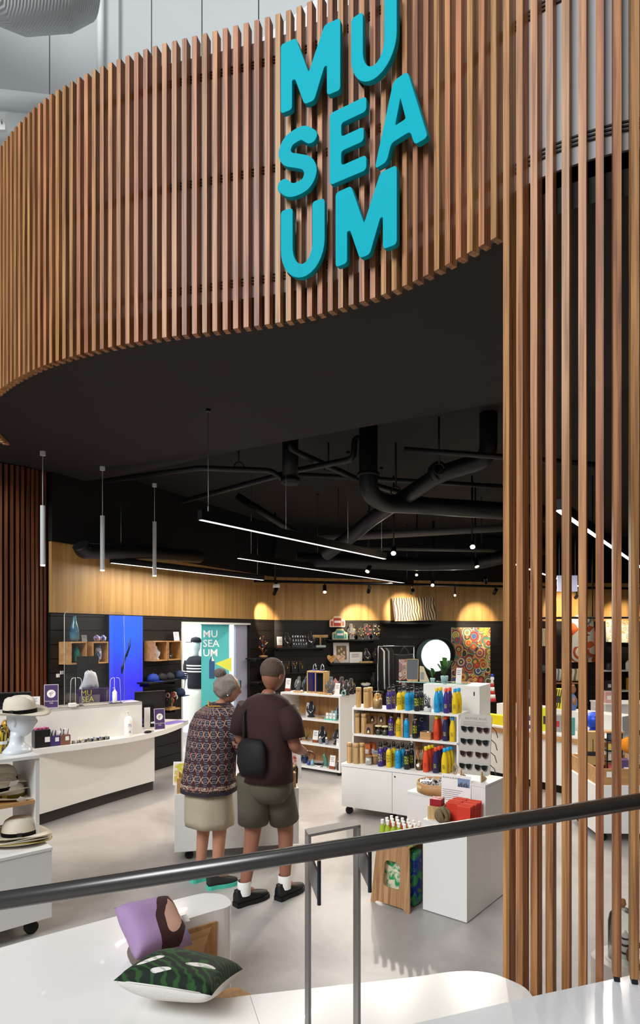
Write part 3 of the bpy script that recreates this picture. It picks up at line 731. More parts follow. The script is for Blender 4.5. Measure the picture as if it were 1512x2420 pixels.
prism_o(lf+[(-2.02, 8.25), (-2.2, 7.75), (-2.62, 7.0), (-2.95, 6.35), (-3.45, 5.75)], hD-.055, hD, 'ledge', M_solid, desk, off)
r0, r1 = Vector((-2.90, 6.30)), Vector((-1.99, 7.1)); fR = fr2(r0, r1); rL = (r1-r0).length
rs = MB().b2(-.5, rL, 0, .03, hD, zR).b2(-.5, rL, 0, .26, zR-.03, zR).o('riser', M_solid, desk, loc=(r0.x-off.x, r0.y-off.y, 0), rot=fR.a)

def card_sign(loc, rz, w, h, label, tilt=.12, circle=True):
    t = thing('counter_sign', label, 'sign', loc, rz)
    Mt = Matrix.Rotation(-tilt, 4, 'X')
    fr_ = MB().box((0, 0, h/2), (w+.012, .004, h+.012)).xf(Mt).o('frame', mat('clear_white_frame', '#d9d6dd', .3), t)
    pn = MB().box((0, -.003, h/2), (w, .002, h)).xf(Mt).o('print', M_purple, t)
    MB().b2(-w/2, w/2, -.03, .05, 0, .004).o('base', mat('clear_white_frame', '#d9d6dd', .3), t)
    c = MB().cyl((0, -.0045, h*.62), w*.33, .001, 28, rot=Matrix.Rotation(pi/2, 4, 'X')).xf(Mt); c.o('disc', M_paper, pn)
    # line drawing of a hand holding a card
    k = w*.33; m = MB()
    for ln in ([(-.5, -.1), (-.1, .35), (.3, .5), (.6, .25)], [(-.35, -.35), (-.05, .1), (.05, -.1), (-.2, -.7)], [(.0, .15), (.35, .2), (.2, -.1)], [(-.5, -.1), (-.4, .1), (-.1, .35)]):
        m.tube([(x*k, -.0055, h*.62+y*k) for x, y in ln], .0016, 5)
    m.xf(Mt).o('drawing', M_ink, pn)
    for s_, z_ in (('Card preferred', .30), ('only', .22)):
        MB().add(text_mesh(s_, h*.085, .0003), Matrix.Translation((0, -.0045, h*z_)) @ UPR).xf(Mt).o('lettering', M_paper, pn)
    return t
p = fR.pt(121, .06, zR); card_sign(p, fR.a-.35, .125, .235, 'purple framed counter sign with a white disc on the raised desk ledge')
p = Vector((-1.86, 7.38, hD)); card_sign(p, R(32), .115, .235, 'purple framed counter sign with a white disc at the right end of the desk')

def monitor(loc, rz, w, h, label, back=False, lift=.1):
    t = thing('monitor', label, 'monitor', loc, rz)
    b_ = MB().b2(-w/2, w/2, -.012, .012, lift, lift+h, bev=.004).o('screen_housing', M_black, t)
    MB().b2(-w/2+.012, w/2-.012, -.0135, -.012, lift+.014, lift+h-.012).o('display', mat('dark_display', '#08080a', .15, var=0), b_)
    MB().b2(-w/2, w/2, .0, .014, lift+h-.004, lift+h+.003).o('rim', M_chrome, b_)
    MB().tube([(0, .03, 0), (0, .03, lift+h*.5)], .016, 8).o('stem', M_bmetal, t); MB().cyl((0, .03, .008), .1, .016, 20).o('foot', M_bmetal, t)
    return t
monitor(Vector((-3.17, 6.42, hD)), R(18), .46, .30, 'black monitor behind the straw hat at the far left of the desk', lift=.22)
monitor(Vector((-2.04, 7.62, hD)), R(28), .36, .32, 'black monitor at the right end of the cash desk', lift=.1)
def prop_card(loc, rz, w, h, label, mk=True):
    t = thing('notice_card', label, 'card', loc, rz)
    MB().b2(-w/2, w/2, -.002, .002, 0, h).o('card', M_paper, t); MB().b2(-w/2, w/2, -.01, .03, 0, .006).o('foot', M_paper, t)
    if mk:
        for i in range(4): MB().b2(-w*.36, w*(.3-.1*(i % 2)), -.0028, -.002, h*(.82-.1*i), h*(.85-.1*i)).o('print_line', M_ink, t)
    return t
prop_card(Vector((-2.88, 6.02, hD)), R(25), .1, .17, 'white card with a round black mark left of the hat head', False)
prop_card(fR.pt(78, .05, zR), R(20), .13, .13, 'white printed notice behind the straw hat on the mannequin head')
prop_card(Vector((-2.02, 7.42, hD)), R(34), .07, .25, 'tall white card leaning beside the right desk monitor', False)
# clear screen and acrylic stands
g = thing('sneeze_guard', 'tall clear acrylic screen standing on the cash desk ledge', 'screen', fR.pt(222, .12, zR), fR.a)
x0 = fR.xf(152, .12)-fR.xf(222, .12); x1 = fR.xf(293, .12)-fR.xf(222, .12); z1 = 1.0
ol = rpoly([(x0, 0), (x0, z1), (x1, z1), (x1, 0)], [0, .04, .04, 0]); m = MB(); m.loft([[(x, -.003, z) for x, z in ol], [(x, .003, z) for x, z in ol]])
for f in m.bm.faces: f.smooth = False
m.o('sheet', M_acry, g); MB().tube([(x0, 0, 0), (x0, 0, z1-.04), (x0+.012, 0, z1-.012), (x0+.04, 0, z1)], .0035, 6).o('edge', mat('bright_acrylic_edge', '#cfd6d8', .2), g)
MB().tube([(x1, 0, 0), (x1, 0, z1-.04)], .0025, 6).o('edge', mat('bright_acrylic_edge', '#cfd6d8', .2), g)
for x in (x0+.1, x1-.1): MB().b2(x-.03, x+.03, -.06, .06, 0, .012).o('foot', M_paper, g)
def acr_stand(px, h, label):
    t = thing('acrylic_stand', label, 'stand', fR.pt(px, .05, zR), fR.a)
    e = mat('bright_acrylic_edge', '#cfd6d8', .2)
    for s_ in (-1, 1): MB().tube([(s_*.065, 0, 0), (s_*.055, 0, h-.03), (s_*.042, 0, h-.006), (s_*.01, 0, h)], .003, 6).o('upright', e, t)
    MB().tube([(0, .02, 0), (0, .02, h)], .0025, 6).o('back_rod', e, t); MB().b2(-.07, .07, -.04, .05, 0, .006).o('base', M_acry, t)
    return t
acr_stand(180, .30, 'clear arched acrylic stand with a white block on the desk ledge')
acr_stand(272, .28, 'clear arched acrylic stand around a small white bottle')
o = MB().b2(-.035, .035, -.03, .03, 0, .04, bev=.004).o('white_block', M_paper, loc=fR.pt(171, -.02+.03, zR), rot=fR.a); tag(o, 'small white block at the foot of the left acrylic stand', 'block')
def pump(loc, h, r, label, txt=True):
    t = thing('pump_bottle', label, 'bottle', loc, fR.a)
    MB().lathe([(r*.9, 0), (r, .01), (r, h*.68), (r*.5, h*.78), (r*.35, h*.8)], 18).o('body', M_paper, t)
    MB().cyl((0, 0, h*.83), r*.4, h*.07, 12).o('collar', M_white, t); MB().tube([(0, 0, h*.85), (0, 0, h*.97), (-r*.9, -.01, h*.96)], r*.14, 6).o('pump', M_white, t)
    if txt:
        b_ = mat('blue_print', '#3555a5', .5)
        obj('lettering', wrap_text(text_mesh('75', h*.16), r, h*.42, 'w75'), b_, t); obj('lettering', wrap_text(text_mesh('A', h*.13), r, h*.17, 'wA'), b_, t)
    return t
pump(fR.pt(303, -.07, hD), .275, .042, 'white pump bottle of sanitiser with blue print on the desk')
pump(fR.pt(271, .04, zR+.006), .17, .025, 'small white pump bottle inside the right acrylic stand', False)
# bag and box on the ledge
bx = thing('paper_bag', 'dark purple shopping bag with yellow lettering lying behind the desk screen', 'bag', fR.pt(222, .30, zR-.19), fR.a)
MB().b2(-.17, .17, 0, .05, .05, .34, bev=.004).o('bag', mat('deep_purple_bag', '#3b2259', .55), bx)
for s_, zz, xx in (('MU', .295, -.085), ('SEA', .225, -.07)): MB().add(text_mesh(s_, .085, .0004, bold=.0), Matrix.Translation((xx, -.002, zz)) @ UPR).o('lettering', M_yellow, bx)
MB().b2(-.17, .17, .0, .05, 0, .05).o('support', M_bmetal, bx)
ct = thing('tote_bag', 'crumpled white drawstring bag hanging above the purple bag', 'bag', fR.pt(212, .42, 1.32), fR.a)
rg = []
for i, (w, z) in enumerate(((.03, .13), (.06, .10), (.075, .05), (.095, -.01), (.11, -.06))): rg.append([(w*cos(2*pi*k/16)*(1+.14*sin(5*k+i)), .03*sin(2*pi*k/16)*(1+.3*cos(3*k)), z+.018*sin(4*k+i)) for k in range(16)])
MB().loft(rg).o('cloth', mat('pale_cloth', '#c7ccd8', .7, bump=.3, bscale=20), ct)
for x in (-.05, .07): MB().tube([(x, 0, -.03), (x+.015, 0, -.08), (x+.005, 0, -.11)], .004, 5).o('drawstring', M_paper, ct)
MB().tube([(0, .02, .13), (0, .02, .30)], .003, 5).o('hook', M_bmetal, ct)
MB().b2(-.12, .12, .05, .07, -.55, .3).o('rack_back', M_black, ct)
# boxes and pots on the lower ledge
def ledge_pt(px, back=.12): return Vector(((px-CX)/FPX*0, 0, 0))
lfc = [Vector(p) for p in lf]
def on_ledge(px, back):
    k = (px-CX)/FPX
    for a, b in zip(lfc, lfc[1:]):
        u, v = a.x-k*a.y, b.x-k*b.y
        if u <= 0 < v or v <= 0 < u:
            q = a.lerp(b, u/(u-v)); return Vector((k*(q.y+back), q.y+back, hD))
o = thing('display_box', 'black box of pink-topped items with a white label at the left of the desk', 'box', on_ledge(97, .10), R(42))
MB().b2(-.075, .075, -.05, .05, 0, .175, bev=.006).o('box', mat('gloss_black_box', '#101012', .3), o); MB().b2(.02, .068, -.0515, -.05, .05, .1).o('label', M_paper, o)
for i in range(9): MB().box((-.06+.015*i, .01*((i*7) % 5-2), .182), (.012, .05, .016)).o('packet', mat('pink_packet', '#c05a86', .5), o)
for i, (px, c, c2, lb) in enumerate(((128, '#3d2b66', '#8f8ab0', 'purple pot of pens with a white label on the desk'), (152, '#7a5240', '#3b3438', 'clear pot of brown pens with a white label on the desk'))):
    t = thing('pen_pot', lb, 'pot', on_ledge(px, .085), R(42)); pm_ = mat('pot_%d' % i, c, .4)
    MB().b2(-.05, .05, -.035, .035, 0, .10, bev=.004).o('pot', pm_, t); MB().b2(-.002, .034, -.0365, -.035, .045, .085).o('label', M_paper, t)
    for k in range(12):
        x, y = random.uniform(-.04, .04), random.uniform(-.025, .025)
        MB().tube([(x, y, .09), (x+random.uniform(-.02, .02), y+random.uniform(-.01, .01), .14+random.uniform(0, .03))], .0035, 5).o('pen', mat('pen_%d_%d' % (i, k % 3), [c2, '#d8d4d8', '#4a3c58'][k % 3], .4), t)
for i, (px, c) in enumerate(((176, '#c9b49a'), (193, '#e3d24a'), (208, '#3c3a38'), (222, '#2f4f86'), (236, '#3a6a9a'), (250, '#5f9aa0'))):
    nm = ['beige', 'yellow', 'black', 'navy', 'blue', 'sea green'][i]
    t = thing('trinket_tray', 'small clear tray of %s trinkets on the desk ledge' % nm, 'tray', on_ledge(px, .08), R(42+2*i))
    MB().b2(-.028, .028, -.026, .026, 0, .004).b2(-.028, -.025, -.026, .026, 0, .03).b2(.025, .028, -.026, .026, 0, .03).b2(-.028, .028, -.026, -.023, 0, .03).b2(-.028, .028, .023, .026, 0, .06).o('tray', M_acry, t)
    for k in range(6): MB().sph((random.uniform(-.013, .013), random.uniform(-.011, .011), .016+.006*(k % 3)), .011, 8, 6).o('trinket', mat('trinket_%d_%d' % (i, k % 2), c if k % 2 else '#b9b4ac', .3), t)
o = MB().b2(-.2, .16, -.09, .09, 0, .003).o('counter_mat', mat('lilac_mat', '#7a68b0', .6), loc=(-1.83, 7.95, hD), rot=R(62)); tag(o, 'lilac purple counter mat at the right end of the desk', 'mat')
t = thing('computer_mouse', 'dark mouse on the desk beside the monitor foot', 'mouse', (-1.93, 7.12, hD), R(50)); MB().sph((0, 0, .012), .05, 14, 8, (1, .55, .36)).o('shell', M_bmetal, t); MB().tube([(.05, 0, .008), (.1, .03, .004), (.14, .12, .004)], .002, 5).o('cable', M_black, t)

# ------------------------------------------------------------------ left wall display
def lwp(px, py, y=0): x = frL.xf(px, y); return x, frL.zf(px, py, y)
def cube(px0, px1, py0, py1, label, dep=.18):
    x0, _ = lwp(px0, py0, -dep); x1, _ = lwp(px1, py0, -dep); z1 = frL.zf(px0, py0, -dep); z0 = frL.zf(px0, py1, -dep)
    t = frL.thing('wall_cube', label, 'shelf', 'open oak wall cubes'); w = .014
    MB().b2(x0, x1, -dep, 0, z1-w, z1).o('top_panel', M_boxwood, t); MB().b2(x0, x1, -dep, 0, z0, z0+w).o('base_panel', M_boxwood, t)
    MB().b2(x0, x0+w, -dep, 0, z0+w, z1-w).o('side_panel', M_boxwood, t); MB().b2(x1-w, x1, -dep, 0, z0+w, z1-w).o('side_panel', M_boxwood, t)
    MB().b2(x0+w, x1-w, -.012, 0, z0+w, z1-w).o('back_panel', mat('cube_back', '#3a2c20', .6), t)
    return x0, x1, z0+w, z1
c1 = cube(167, 205, 1517, 1571, 'open oak wall cube holding a teal vase')
c2 = cube(219, 256, 1517, 1569, 'open oak wall cube holding a swirled blue vase')
c3 = cube(366, 396, 1515, 1563, 'open oak wall cube holding a silver necklace bust')
c4 = cube(398, 428, 1515, 1561, 'open oak wall cube holding a dark bust, beside the doorway')
def vase_mat(n, a, b, sc=20, st=(1, 1, .25)):
    m = mat(n, a, .15, var=0, coat=.5); nt = m.node_tree; N = nt.nodes; L = nt.links
    tc = N.new('ShaderNodeTexCoord'); mp = N.new('ShaderNodeMapping'); mp.inputs['Scale'].default_value = st; nz = N.new('ShaderNodeTexNoise'); nz.inputs['Scale'].default_value = sc; nz.inputs['Distortion'].default_value = 1.5
    rp = N.new('ShaderNodeValToRGB'); rp.color_ramp.elements[0].position = .42; rp.color_ramp.elements[1].position = .58; rp.color_ramp.elements[0].color = (*lin(a), 1); rp.color_ramp.elements[1].color = (*lin(b), 1)
    L.new(tc.outputs['Object'], mp.inputs[0]); L.new(mp.outputs[0], nz.inputs[0]); L.new(nz.outputs['Fac'], rp.inputs[0]); L.new(rp.outputs[0], N['Principled BSDF'].inputs['Base Color']); return m
def vase(fr, x, y, z, prof, m, label, name='vase', cat='vase', seg=20):
    t = thing(name, label, cat, fr.at(x, y, z), fr.a); MB().lathe(prof, seg).o('body', m, t)
    MB().lathe([(prof[-1][0]*1.1, prof[-1][1]), (prof[-1][0]*1.1, prof[-1][1]+.006), (prof[-1][0]*.8, prof[-1][1]+.006)], seg).o('lip', m, t); return t
vase(frL, frL.xf(176, -.1), -.1, c1[3], [(.03, 0), (.05, .03), (.055, .09), (.045, .16), (.028, .22), (.018, .27), (.016, .285)], vase_mat('two_tone_blue', '#1b4a63', '#4e7c8c', 4, (.2, .2, 1)), 'tall slim blue bottle vase on top of the left wall cube')
vase(frL, frL.xf(181, -.1), -.1, c1[2], [(.02, 0), (.036, .03), (.038, .1), (.03, .15), (.015, .175), (.018, .185)], vase_mat('teal_glass', '#1f8f8a', '#0f5560', 30), 'teal streaked glass vase inside the left wall cube')
vase(frL, frL.xf(232, -.1), -.1, c2[2], [(.02, 0), (.038, .04), (.042, .11), (.032, .17), (.022, .195)], vase_mat('blue_swirl', '#2f5c9a', '#d5dbe4', 26, (1, 1, .5)), 'blue and white swirled vase inside the second wall cube')
vase(frL, frL.xf(229, -.1), -.1, c2[3], [(.02, 0), (.04, .025), (.04, .055), (.02, .075)], vase_mat('violet_swirl', '#5a3f8a', '#d9c7c9', 30), 'squat violet and white swirled bowl on top of the second cube', 'bowl', 'bowl')
vase(frL, frL.xf(244, -.1), -.1, c2[3], [(.015, 0), (.034, .02), (.036, .05), (.02, .072)], vase_mat('navy_swirl', '#1b2f8a', '#dfe2ee', 30), 'small navy and white swirled bowl on top of the second cube', 'bowl', 'bowl')
def small_card(fr, x, y, z, w, h, label, tl=.15, base=None, col=None):
    t = thing('display_card', label, 'card', fr.at(x, y, z), fr.a); Mt = Matrix.Rotation(-tl, 4, 'X')
    MB().b2(-w/2, w/2, -.0015, .0015, 0 if not base else h*.2, h).xf(Mt).o('card', col or M_paper, t)
    for k in range(3): MB().b2(-w*.34, w*(.32-.12*(k % 2)), -.0024, -.0015, h*(.8-.12*k), h*(.83-.12*k)).xf(Mt).o('print_line', M_ink, t)
    if base: MB().b2(-w/2, w/2, -.004, .018, 0, h*.22).xf(Mt).o('foot', base, t)
    return t
small_card(frL, frL.xf(200, -.1), -.1, c1[3], .08, .075, 'pale photo card on top of the left wall cube', col=mat('grey_photo', '#8f9392', .5))
small_card(frL, frL.xf(196, -.04), -.04, c1[2], .08, .11, 'card behind the teal vase in the left cube', col=mat('grey_photo', '#8f9392', .5))
small_card(frL, frL.xf(245, -.04), -.04, c2[2], .07, .1, 'card behind the swirled vase in the second cube', col=mat('grey_photo', '#8f9392', .5))
small_card(frL, frL.xf(418, -.09), -.09, c4[3], .12, .125, 'white printed notice standing on the cube beside the doorway')
# blue lit screen with a diver
x0, _ = lwp(258, 1455, -.05); x1, _ = lwp(337, 1455, -.05); z1, z0 = frL.zf(258, 1454, -.05), .72
sc = thing('video_screen', 'tall glowing blue screen showing a diver on the black wall', 'screen', frL.at((x0+x1)/2, 0, 0), frL.a); hw = (x1-x0)/2
MB().b2(-hw-.008, hw+.008, -.05, 0, z0-.01, z1+.01).o('housing', M_black, sc)
m = bpy.data.materials.new('blue_screen_image'); m.use_nodes = True; nt = m.node_tree; N = nt.nodes; L = nt.links; b_ = N['Principled BSDF']
tc = N.new('ShaderNodeTexCoord'); sp = N.new('ShaderNodeSeparateXYZ'); L.new(tc.outputs['Object'], sp.inputs[0])
mr = N.new('ShaderNodeMapRange'); mr.inputs[1].default_value = z0; mr.inputs[2].default_value = z1; L.new(sp.outputs['Z'], mr.inputs[0])
nz = N.new('ShaderNodeTexNoise'); nz.inputs['Scale'].default_value = 2.2; L.new(tc.outputs['Object'], nz.inputs[0])
ad = N.new('ShaderNodeMath'); ad.operation = 'MULTIPLY_ADD'; ad.inputs[1].default_value = .35; L.new(nz.outputs['Fac'], ad.inputs[0]); L.new(mr.outputs[0], ad.inputs[2])
rp = N.new('ShaderNodeValToRGB'); e = rp.color_ramp.elements; e[0].position = .2; e[0].color = (*lin('#0618b0'), 1); e[1].position = 1.15 if False else 1; e[1].color = (*lin('#2f6dff'), 1); q = e.new(.6); q.color = (*lin('#3d38f0'), 1)
L.new(ad.outputs[0], rp.inputs[0]); L.new(rp.outputs[0], b_.inputs['Emission Color']); b_.inputs['Emission Strength'].default_value = 1.1; b_.inputs['Base Color'].default_value = (.01, .01, .05, 1); b_.inputs['Roughness'].default_value = .3
pan = MB().b2(-hw, hw, -.0515, -.05, z0, z1).o('picture', m, sc)
k = (z1-z0)
dv = MB(); zz = lambda t: z0+k*t
for pts, rr in (([(.02, .93-.16), (.025, .70), (-.01, .63), (-.03, .56)], [.006, .012, .016, .012]), ([(.045, .80), (.04, .72), (.0, .62)], [.005, .01, .01]), ([(-.03, .57), (-.05, .52), (-.055, .47)], [.018, .024, .012]), ([(-.04, .55), (-.03, .50)], [.008, .006])):
    dv.tube([(x*1.6, -.0525, zz(z)) for x, z in pts], rr, 6)
dv.xf(Matrix.Diagonal((1, 1, 1, 1)))
for v in dv.bm.verts: v.co.y = -.0517-.0003*(v.co.y > -.0525)
dv.o('diver_image', mat('diver_dark', '#07202c', .5), pan)
MB().tube([(-.06, -.0518, zz(.99)), (-.03, -.0518, zz(.7)), (-.04, -.0518, zz(.5))], .0012, 4).o('line_image', mat('pale_line', '#8fb0ff', .5, emit=.6), pan)
# dark shelves right of the screen with caps and small goods
def wshelf(fr, px0, px1, py, dep, label, th=.02, mt=None, zz=None):
    x0, x1 = fr.xf(px0, -dep), fr.xf(px1, -dep); z = fr.zf(px0, py, -dep) if zz is None else zz
    t = fr.thing('wall_shelf', label, 'shelf'); MB().b2(x0, x1, -dep, 0, z-th, z).o('board', mt or M_black, t)
    for x in (x0+.06, x1-.06): MB().b2(x-.006, x+.006, -dep*.8, 0, z-th-.04, z-th).o('bracket', M_bmetal, t)
    return z
zc = wshelf(frL, 352, 426, 1614, .25, 'black wall shelf of caps below the oak cubes')
def cap(loc, rz, col, label, s=1.0):
    t = thing('cap', label, 'cap', loc, rz); m = mat('cap_'+col, col, .7, bump=.2)
    MB().lathe([(.085*s, 0), (.088*s, .04*s), (.075*s, .08*s), (.045*s, .105*s), (0, .115*s)], 18).o('crown', m, t)
    br = rpoly([(-.075*s, -.05*s), (-.06*s, -.16*s), (.06*s, -.16*s), (.075*s, -.05*s)], .05*s, 5); MB().prism(br, 0, .006*s).o('brim', m, t); MB().sph((0, 0, .116*s), .008*s, 8, 6).o('button', m, t); return t
for i, (px, c, nm) in enumerate(((362, '#1f3f9a', 'bright blue'), (381, '#15161a', 'black'), (399, '#202228', 'charcoal'))): cap(frL.pt(px, -.12, zc), frL.a+.2*i, c, nm+' cap on the black wall shelf below the oak cubes', .9)
for i, (px, py, nm) in enumerate(((423, 1603, 'upper'), (424, 1644, 'lower'))):
    z = frL.zf(px, py, -.14); t = frL.thing('shelf_peg', 'small peg bracket holding the %s navy cap beside the doorway' % nm, 'bracket'); x = frL.xf(px, -.1); MB().b2(x-.09, x+.05, -.2, 0, z-.012, z).o('plate', M_black, t)
    cap(frL.pt(px, -.11, z), frL.a, '#26355c', '%s of the two navy caps beside the doorway' % nm, .95)
zw = wshelf(frL, 402, 426, 1676, .22, 'small oak shelf beside the doorway carrying a rack of bangles', mt=M_boxwood)
rk = thing('bangle_rack', 'wooden rack of red, black and green bangles beside the doorway', 'rack', frL.pt(406, -.14, zw), frL.a)
MB().cyl((0, 0, .008), .05, .016, 16).o('base', M_tube, rk); MB().tube([(0, 0, .016), (0, 0, .2)], .012, 8).o('post', M_tube, rk)
for k, (x, z, c) in enumerate(((-.09, .1, '#1d1d20'), (-.05, .1, '#2f5a40'), (.0, .1, '#c2562c'), (.05, .1, '#22201f'), (-.09, .18, '#b98a8a'), (-.05, .18, '#26231f'), (0, .18, '#c0302c'), (.05, .18, '#e0c9b8'), (.08, .14, '#ded6c8'))):
    MB().tube([(x, .03*cos(2*pi*i/12), z+.03*sin(2*pi*i/12)) for i in range(13)], .011, 6).o('bangle', mat('bangle_'+c, c, .35), rk)
for zz_ in (.1, .18): MB().tube([(-.11, 0, zz_+.02), (.1, 0, zz_+.02)], .006, 6).o('arm', M_tube, rk)
o = thing('wall_socket', 'pair of small white switches on the black wall left of the screen', 'switch', frL.pt(141, -.0, frL.zf(141, 1594)), frL.a)
MB().b2(-.05, -.01, -.012, 0, -.03, .01).o('plate', M_paper, o); MB().b2(.005, .045, -.012, 0, .0, .04).o('plate', M_paper, o)

# ------------------------------------------------------------------ doorway: banner and striped mannequin
bn = frL.at(frL.xf(508, .28), .28); d_ = bn.y
bx0, bx1 = (476-CX)/FPX*d_, (541-CX)/FPX*d_; bz1 = zat(1476, d_)
ban = thing('roll_up_banner', 'teal roll-up banner lettered MU SEA UM in the doorway', 'banner', ((bx0+bx1)/2, d_, 0), .12); hw = (bx1-bx0)/2
M_ban = mat('banner_teal', '#4fb3b0', .6, var=.03)
sh = MB().b2(-hw, hw, -.003, .003, .08, bz1).o('sheet', M_ban, ban); MB().b2(-hw-.01, hw+.01, -.03, .03, bz1-.01, bz1+.015).o('top_bar', mat('banner_bar', '#2f7f7c', .4), ban)
MB().b2(-hw-.03, hw+.03, -.09, .09, 0, .08).o('base', M_chrome, ban); MB().tube([(0, .02, .05), (0, .02, bz1)], .01, 6).o('pole', M_chrome, ban)
for i, s_ in enumerate(('MU', 'SEA', 'UM')): MB().add(text_mesh(s_, .165, .0005, align='LEFT', bold=.0018), Matrix.Translation((-hw+.025, -.0045, bz1-.16-.155*i)) @ UPR).o('lettering', M_paper, sh)
zp = bz1-.62
MB().prism([(0, 0), (.27, .10), (.27, -.14)], 0, .001).xf(Matrix.Translation((-hw*.02, -.0035, zp-.02)) @ UPR).o('light_beam', mat('banner_yellow', '#d8d84a', .6), sh)
MB().prism([(-.055, -.25), (.035, -.25), (.035, .04), (-.01, .13), (-.055, .04)], 0, .0015).xf(Matrix.Translation((-.045, -.0035, zp-.02)) @ UPR).o('pencil_body', mat('banner_navy', '#2f4f77', .6), sh)
MB().prism([(-.012, .04), (.033, .04), (-.01, .13)], 0, .001).xf(Matrix.Translation((-.045, -.0055, zp-.02)) @ UPR).o('pencil_tip', mat('banner_cream', '#efe3d0', .6), sh)
man = thing('mannequin', 'pale mannequin in a navy striped top and cap in the bright doorway', 'mannequin', (0, 0, 0))
mp_ = frL.at(frL.xf(463, .8), .8); man.location = (mp_.x, mp_.y, 0); man.rotation_euler = (0, 0, -.5)
M_mq = mat('mannequin_skin', '#dfe3df', .5)
def ell(rx, ry, z, n=20, cx=0, cy=0): return [(cx+rx*cos(2*pi*k/n), cy+ry*sin(2*pi*k/n), z) for k in range(n)]
MB().loft([ell(.02, .05, 0), ell(.09, .1, .02), ell(.12, .09, .4), ell(.16, .11, .8), ell(.15, .1, .95)]).o('legs', mat('cream_trousers', '#dcdcd0', .7), man)
MB().loft([ell(.16, .115, .93), ell(.165, .12, 1.0), ell(.155, .11, 1.15), ell(.18, .12, 1.3), ell(.2, .11, 1.4), ell(.14, .08, 1.46), ell(.06, .06, 1.48)]).o('torso', mat('navy_knit', '#14161f', .8), man)
MB().loft([ell(.05, .05, 1.46), ell(.045, .045, 1.54), ell(.07, .085, 1.6), ell(.08, .095, 1.68), ell(.07, .085, 1.75), ell(.02, .02, 1.78)]).o('head', M_mq, man)
for i in range(3): MB().loft([ell(.176+.004*i, .124, 1.205+.05*i), ell(.178+.005*i, .124, 1.228+.05*i)]).o('stripe', M_paper, man)
for s_ in (-1, 1):
    MB().tube([(s_*.19, 0, 1.39), (s_*.23, -.02, 1.2), (s_*.235, -.03, 1.08)], [.055, .055, .05], 10).o('sleeve', mat('navy_knit', '#14161f', .8), man)
    MB().tube([(s_*.235, -.03, 1.1), (s_*.24, -.06, .9), (s_*.235, -.08, .8)], [.038, .032, .025], 8).o('arm', M_mq, man)
    for i in range(3): MB().tube([(s_*(.226+.002*i), -.018-.002*i, 1.22-.035*i), (s_*(.228+.002*i), -.02-.002*i, 1.205-.035*i)], .058, 10).o('stripe', M_paper, man)
cc = MB().lathe([(.09, 0), (.092, .04), (.075, .08), (0, .1)], 18, (0, 0, 1.71)).o('cap', mat('navy_knit', '#14161f', .8), man)
MB().prism(rpoly([(-.2, -.06), (-.2, .06), (-.05, .07), (-.05, -.07)], .05), 1.71, 1.72).o('cap_brim', mat('navy_knit', '#14161f', .8), cc)
# ------------------------------------------------------------------ shared small goods
def caster(par, x, y, r=.035):
    c = MB().cyl((x, y, r), r, .03, 16, rot=Matrix.Rotation(pi/2, 4, 'X')).o('caster', M_rubber, par)
    MB().b2(x-.02, x+.02, y-.022, y+.022, r, r*2+.012).o('caster_fork', M_bmetal, c)
def bust(loc, rz, label, h=.2, col=None, chain=None, group=None):
    t = thing('necklace_bust', label, 'bust', loc, rz, group); m = col or M_velvet; s = h/.2
    E_ = lambda rx, ry, z, cy=0: [(rx*s*cos(2*pi*k/18), cy*s+ry*s*sin(2*pi*k/18), z*s) for k in range(18)]
    MB().loft([E_(.045, .03, 0), E_(.05, .035, .012), E_(.03, .022, .03), E_(.055, .035, .07, -.008), E_(.062, .036, .10, -.004), E_(.055, .03, .13, .004), E_(.026, .022, .15, .012), E_(.022, .02, .19, .02), E_(.015, .014, .2, .022)]).o('torso', m, t)
    if chain:
        MB().tube([(.03*s*sin(a)*1.1, (-.042+.035*(1-cos(a))*.5)*s, (.118-.05*cos(a))*s) for a in [pi*(k/6-1)*.8 for k in range(13)]], .0032*s, 6).o('necklace', chain, t)
        MB().sph((0, -.05*s, .066*s), .008*s, 8, 6, (1, .6, 1.4)).o('pendant', chain, t)
    return t
M_gbust = mat('grey_bust_cloth', '#55575b', .8, var=.1); M_wbust = mat('white_bust_cloth', '#cfd0d2', .6)
bust(frL.at((c3[0]+c3[1])/2, -.09, c3[2]), frL.a-.4, 'white and silver necklace bust inside the third wall cube', .19, M_wbust, M_silver)
bust(frL.at((c4[0]+c4[1])/2, -.09, c4[2]), frL.a-.4, 'small dark bust inside the wall cube by the doorway', .13, M_velvet, M_silver)

# ------------------------------------------------------------------ print bin
fP = fr2((-1.19, 5.19), (-.18, 5.41)); PL = hypot(1.01, .22)
pb = fP.thing('print_bin', 'white box on castors topped with an oak tray of prints', 'display bin')
MB().b2(0, PL, 0, .62, .09, .565, bev=.004).o('box', M_white, pb)
for n_, a in (('front_panel', (.02, PL-.02, .02, .036)), ('rear_panel', (.02, PL-.02, .584, .6)), ('side_panel', (.02, .036, .036, .584)), ('side_panel', (PL-.036, PL-.02, .036, .584))): MB().b2(*a, .565, .69).o(n_, M_boxwood, pb)
for x in (.12, PL-.12):
    for y in (.1, .52): caster(pb, x, y)
def print_pic(fr, x, y, z, w, h, label, rz=0, tl=.12, col='#c43a34', mt=.045):
    t = thing('mounted_print', label, 'print', fr.at(x, y, z), fr.a+rz); Mt = Matrix.Rotation(-tl, 4, 'X')
    MB().b2(-w/2, w/2, -.004, .004, 0, h).xf(Mt).o('mount', M_paper, t)
    pm = vase_mat('print_'+col, col, '#f0d8d0', 9, (1, 1, 1.6)); pm.node_tree.nodes['Principled BSDF'].inputs['Coat Weight'].default_value = 0; pm.node_tree.nodes['Principled BSDF'].inputs['Roughness'].default_value = .6
    MB().b2(-w/2+mt, w/2-mt, -.005, -.004, mt, h-mt*1.3).xf(Mt).o('picture', pm, t); return t
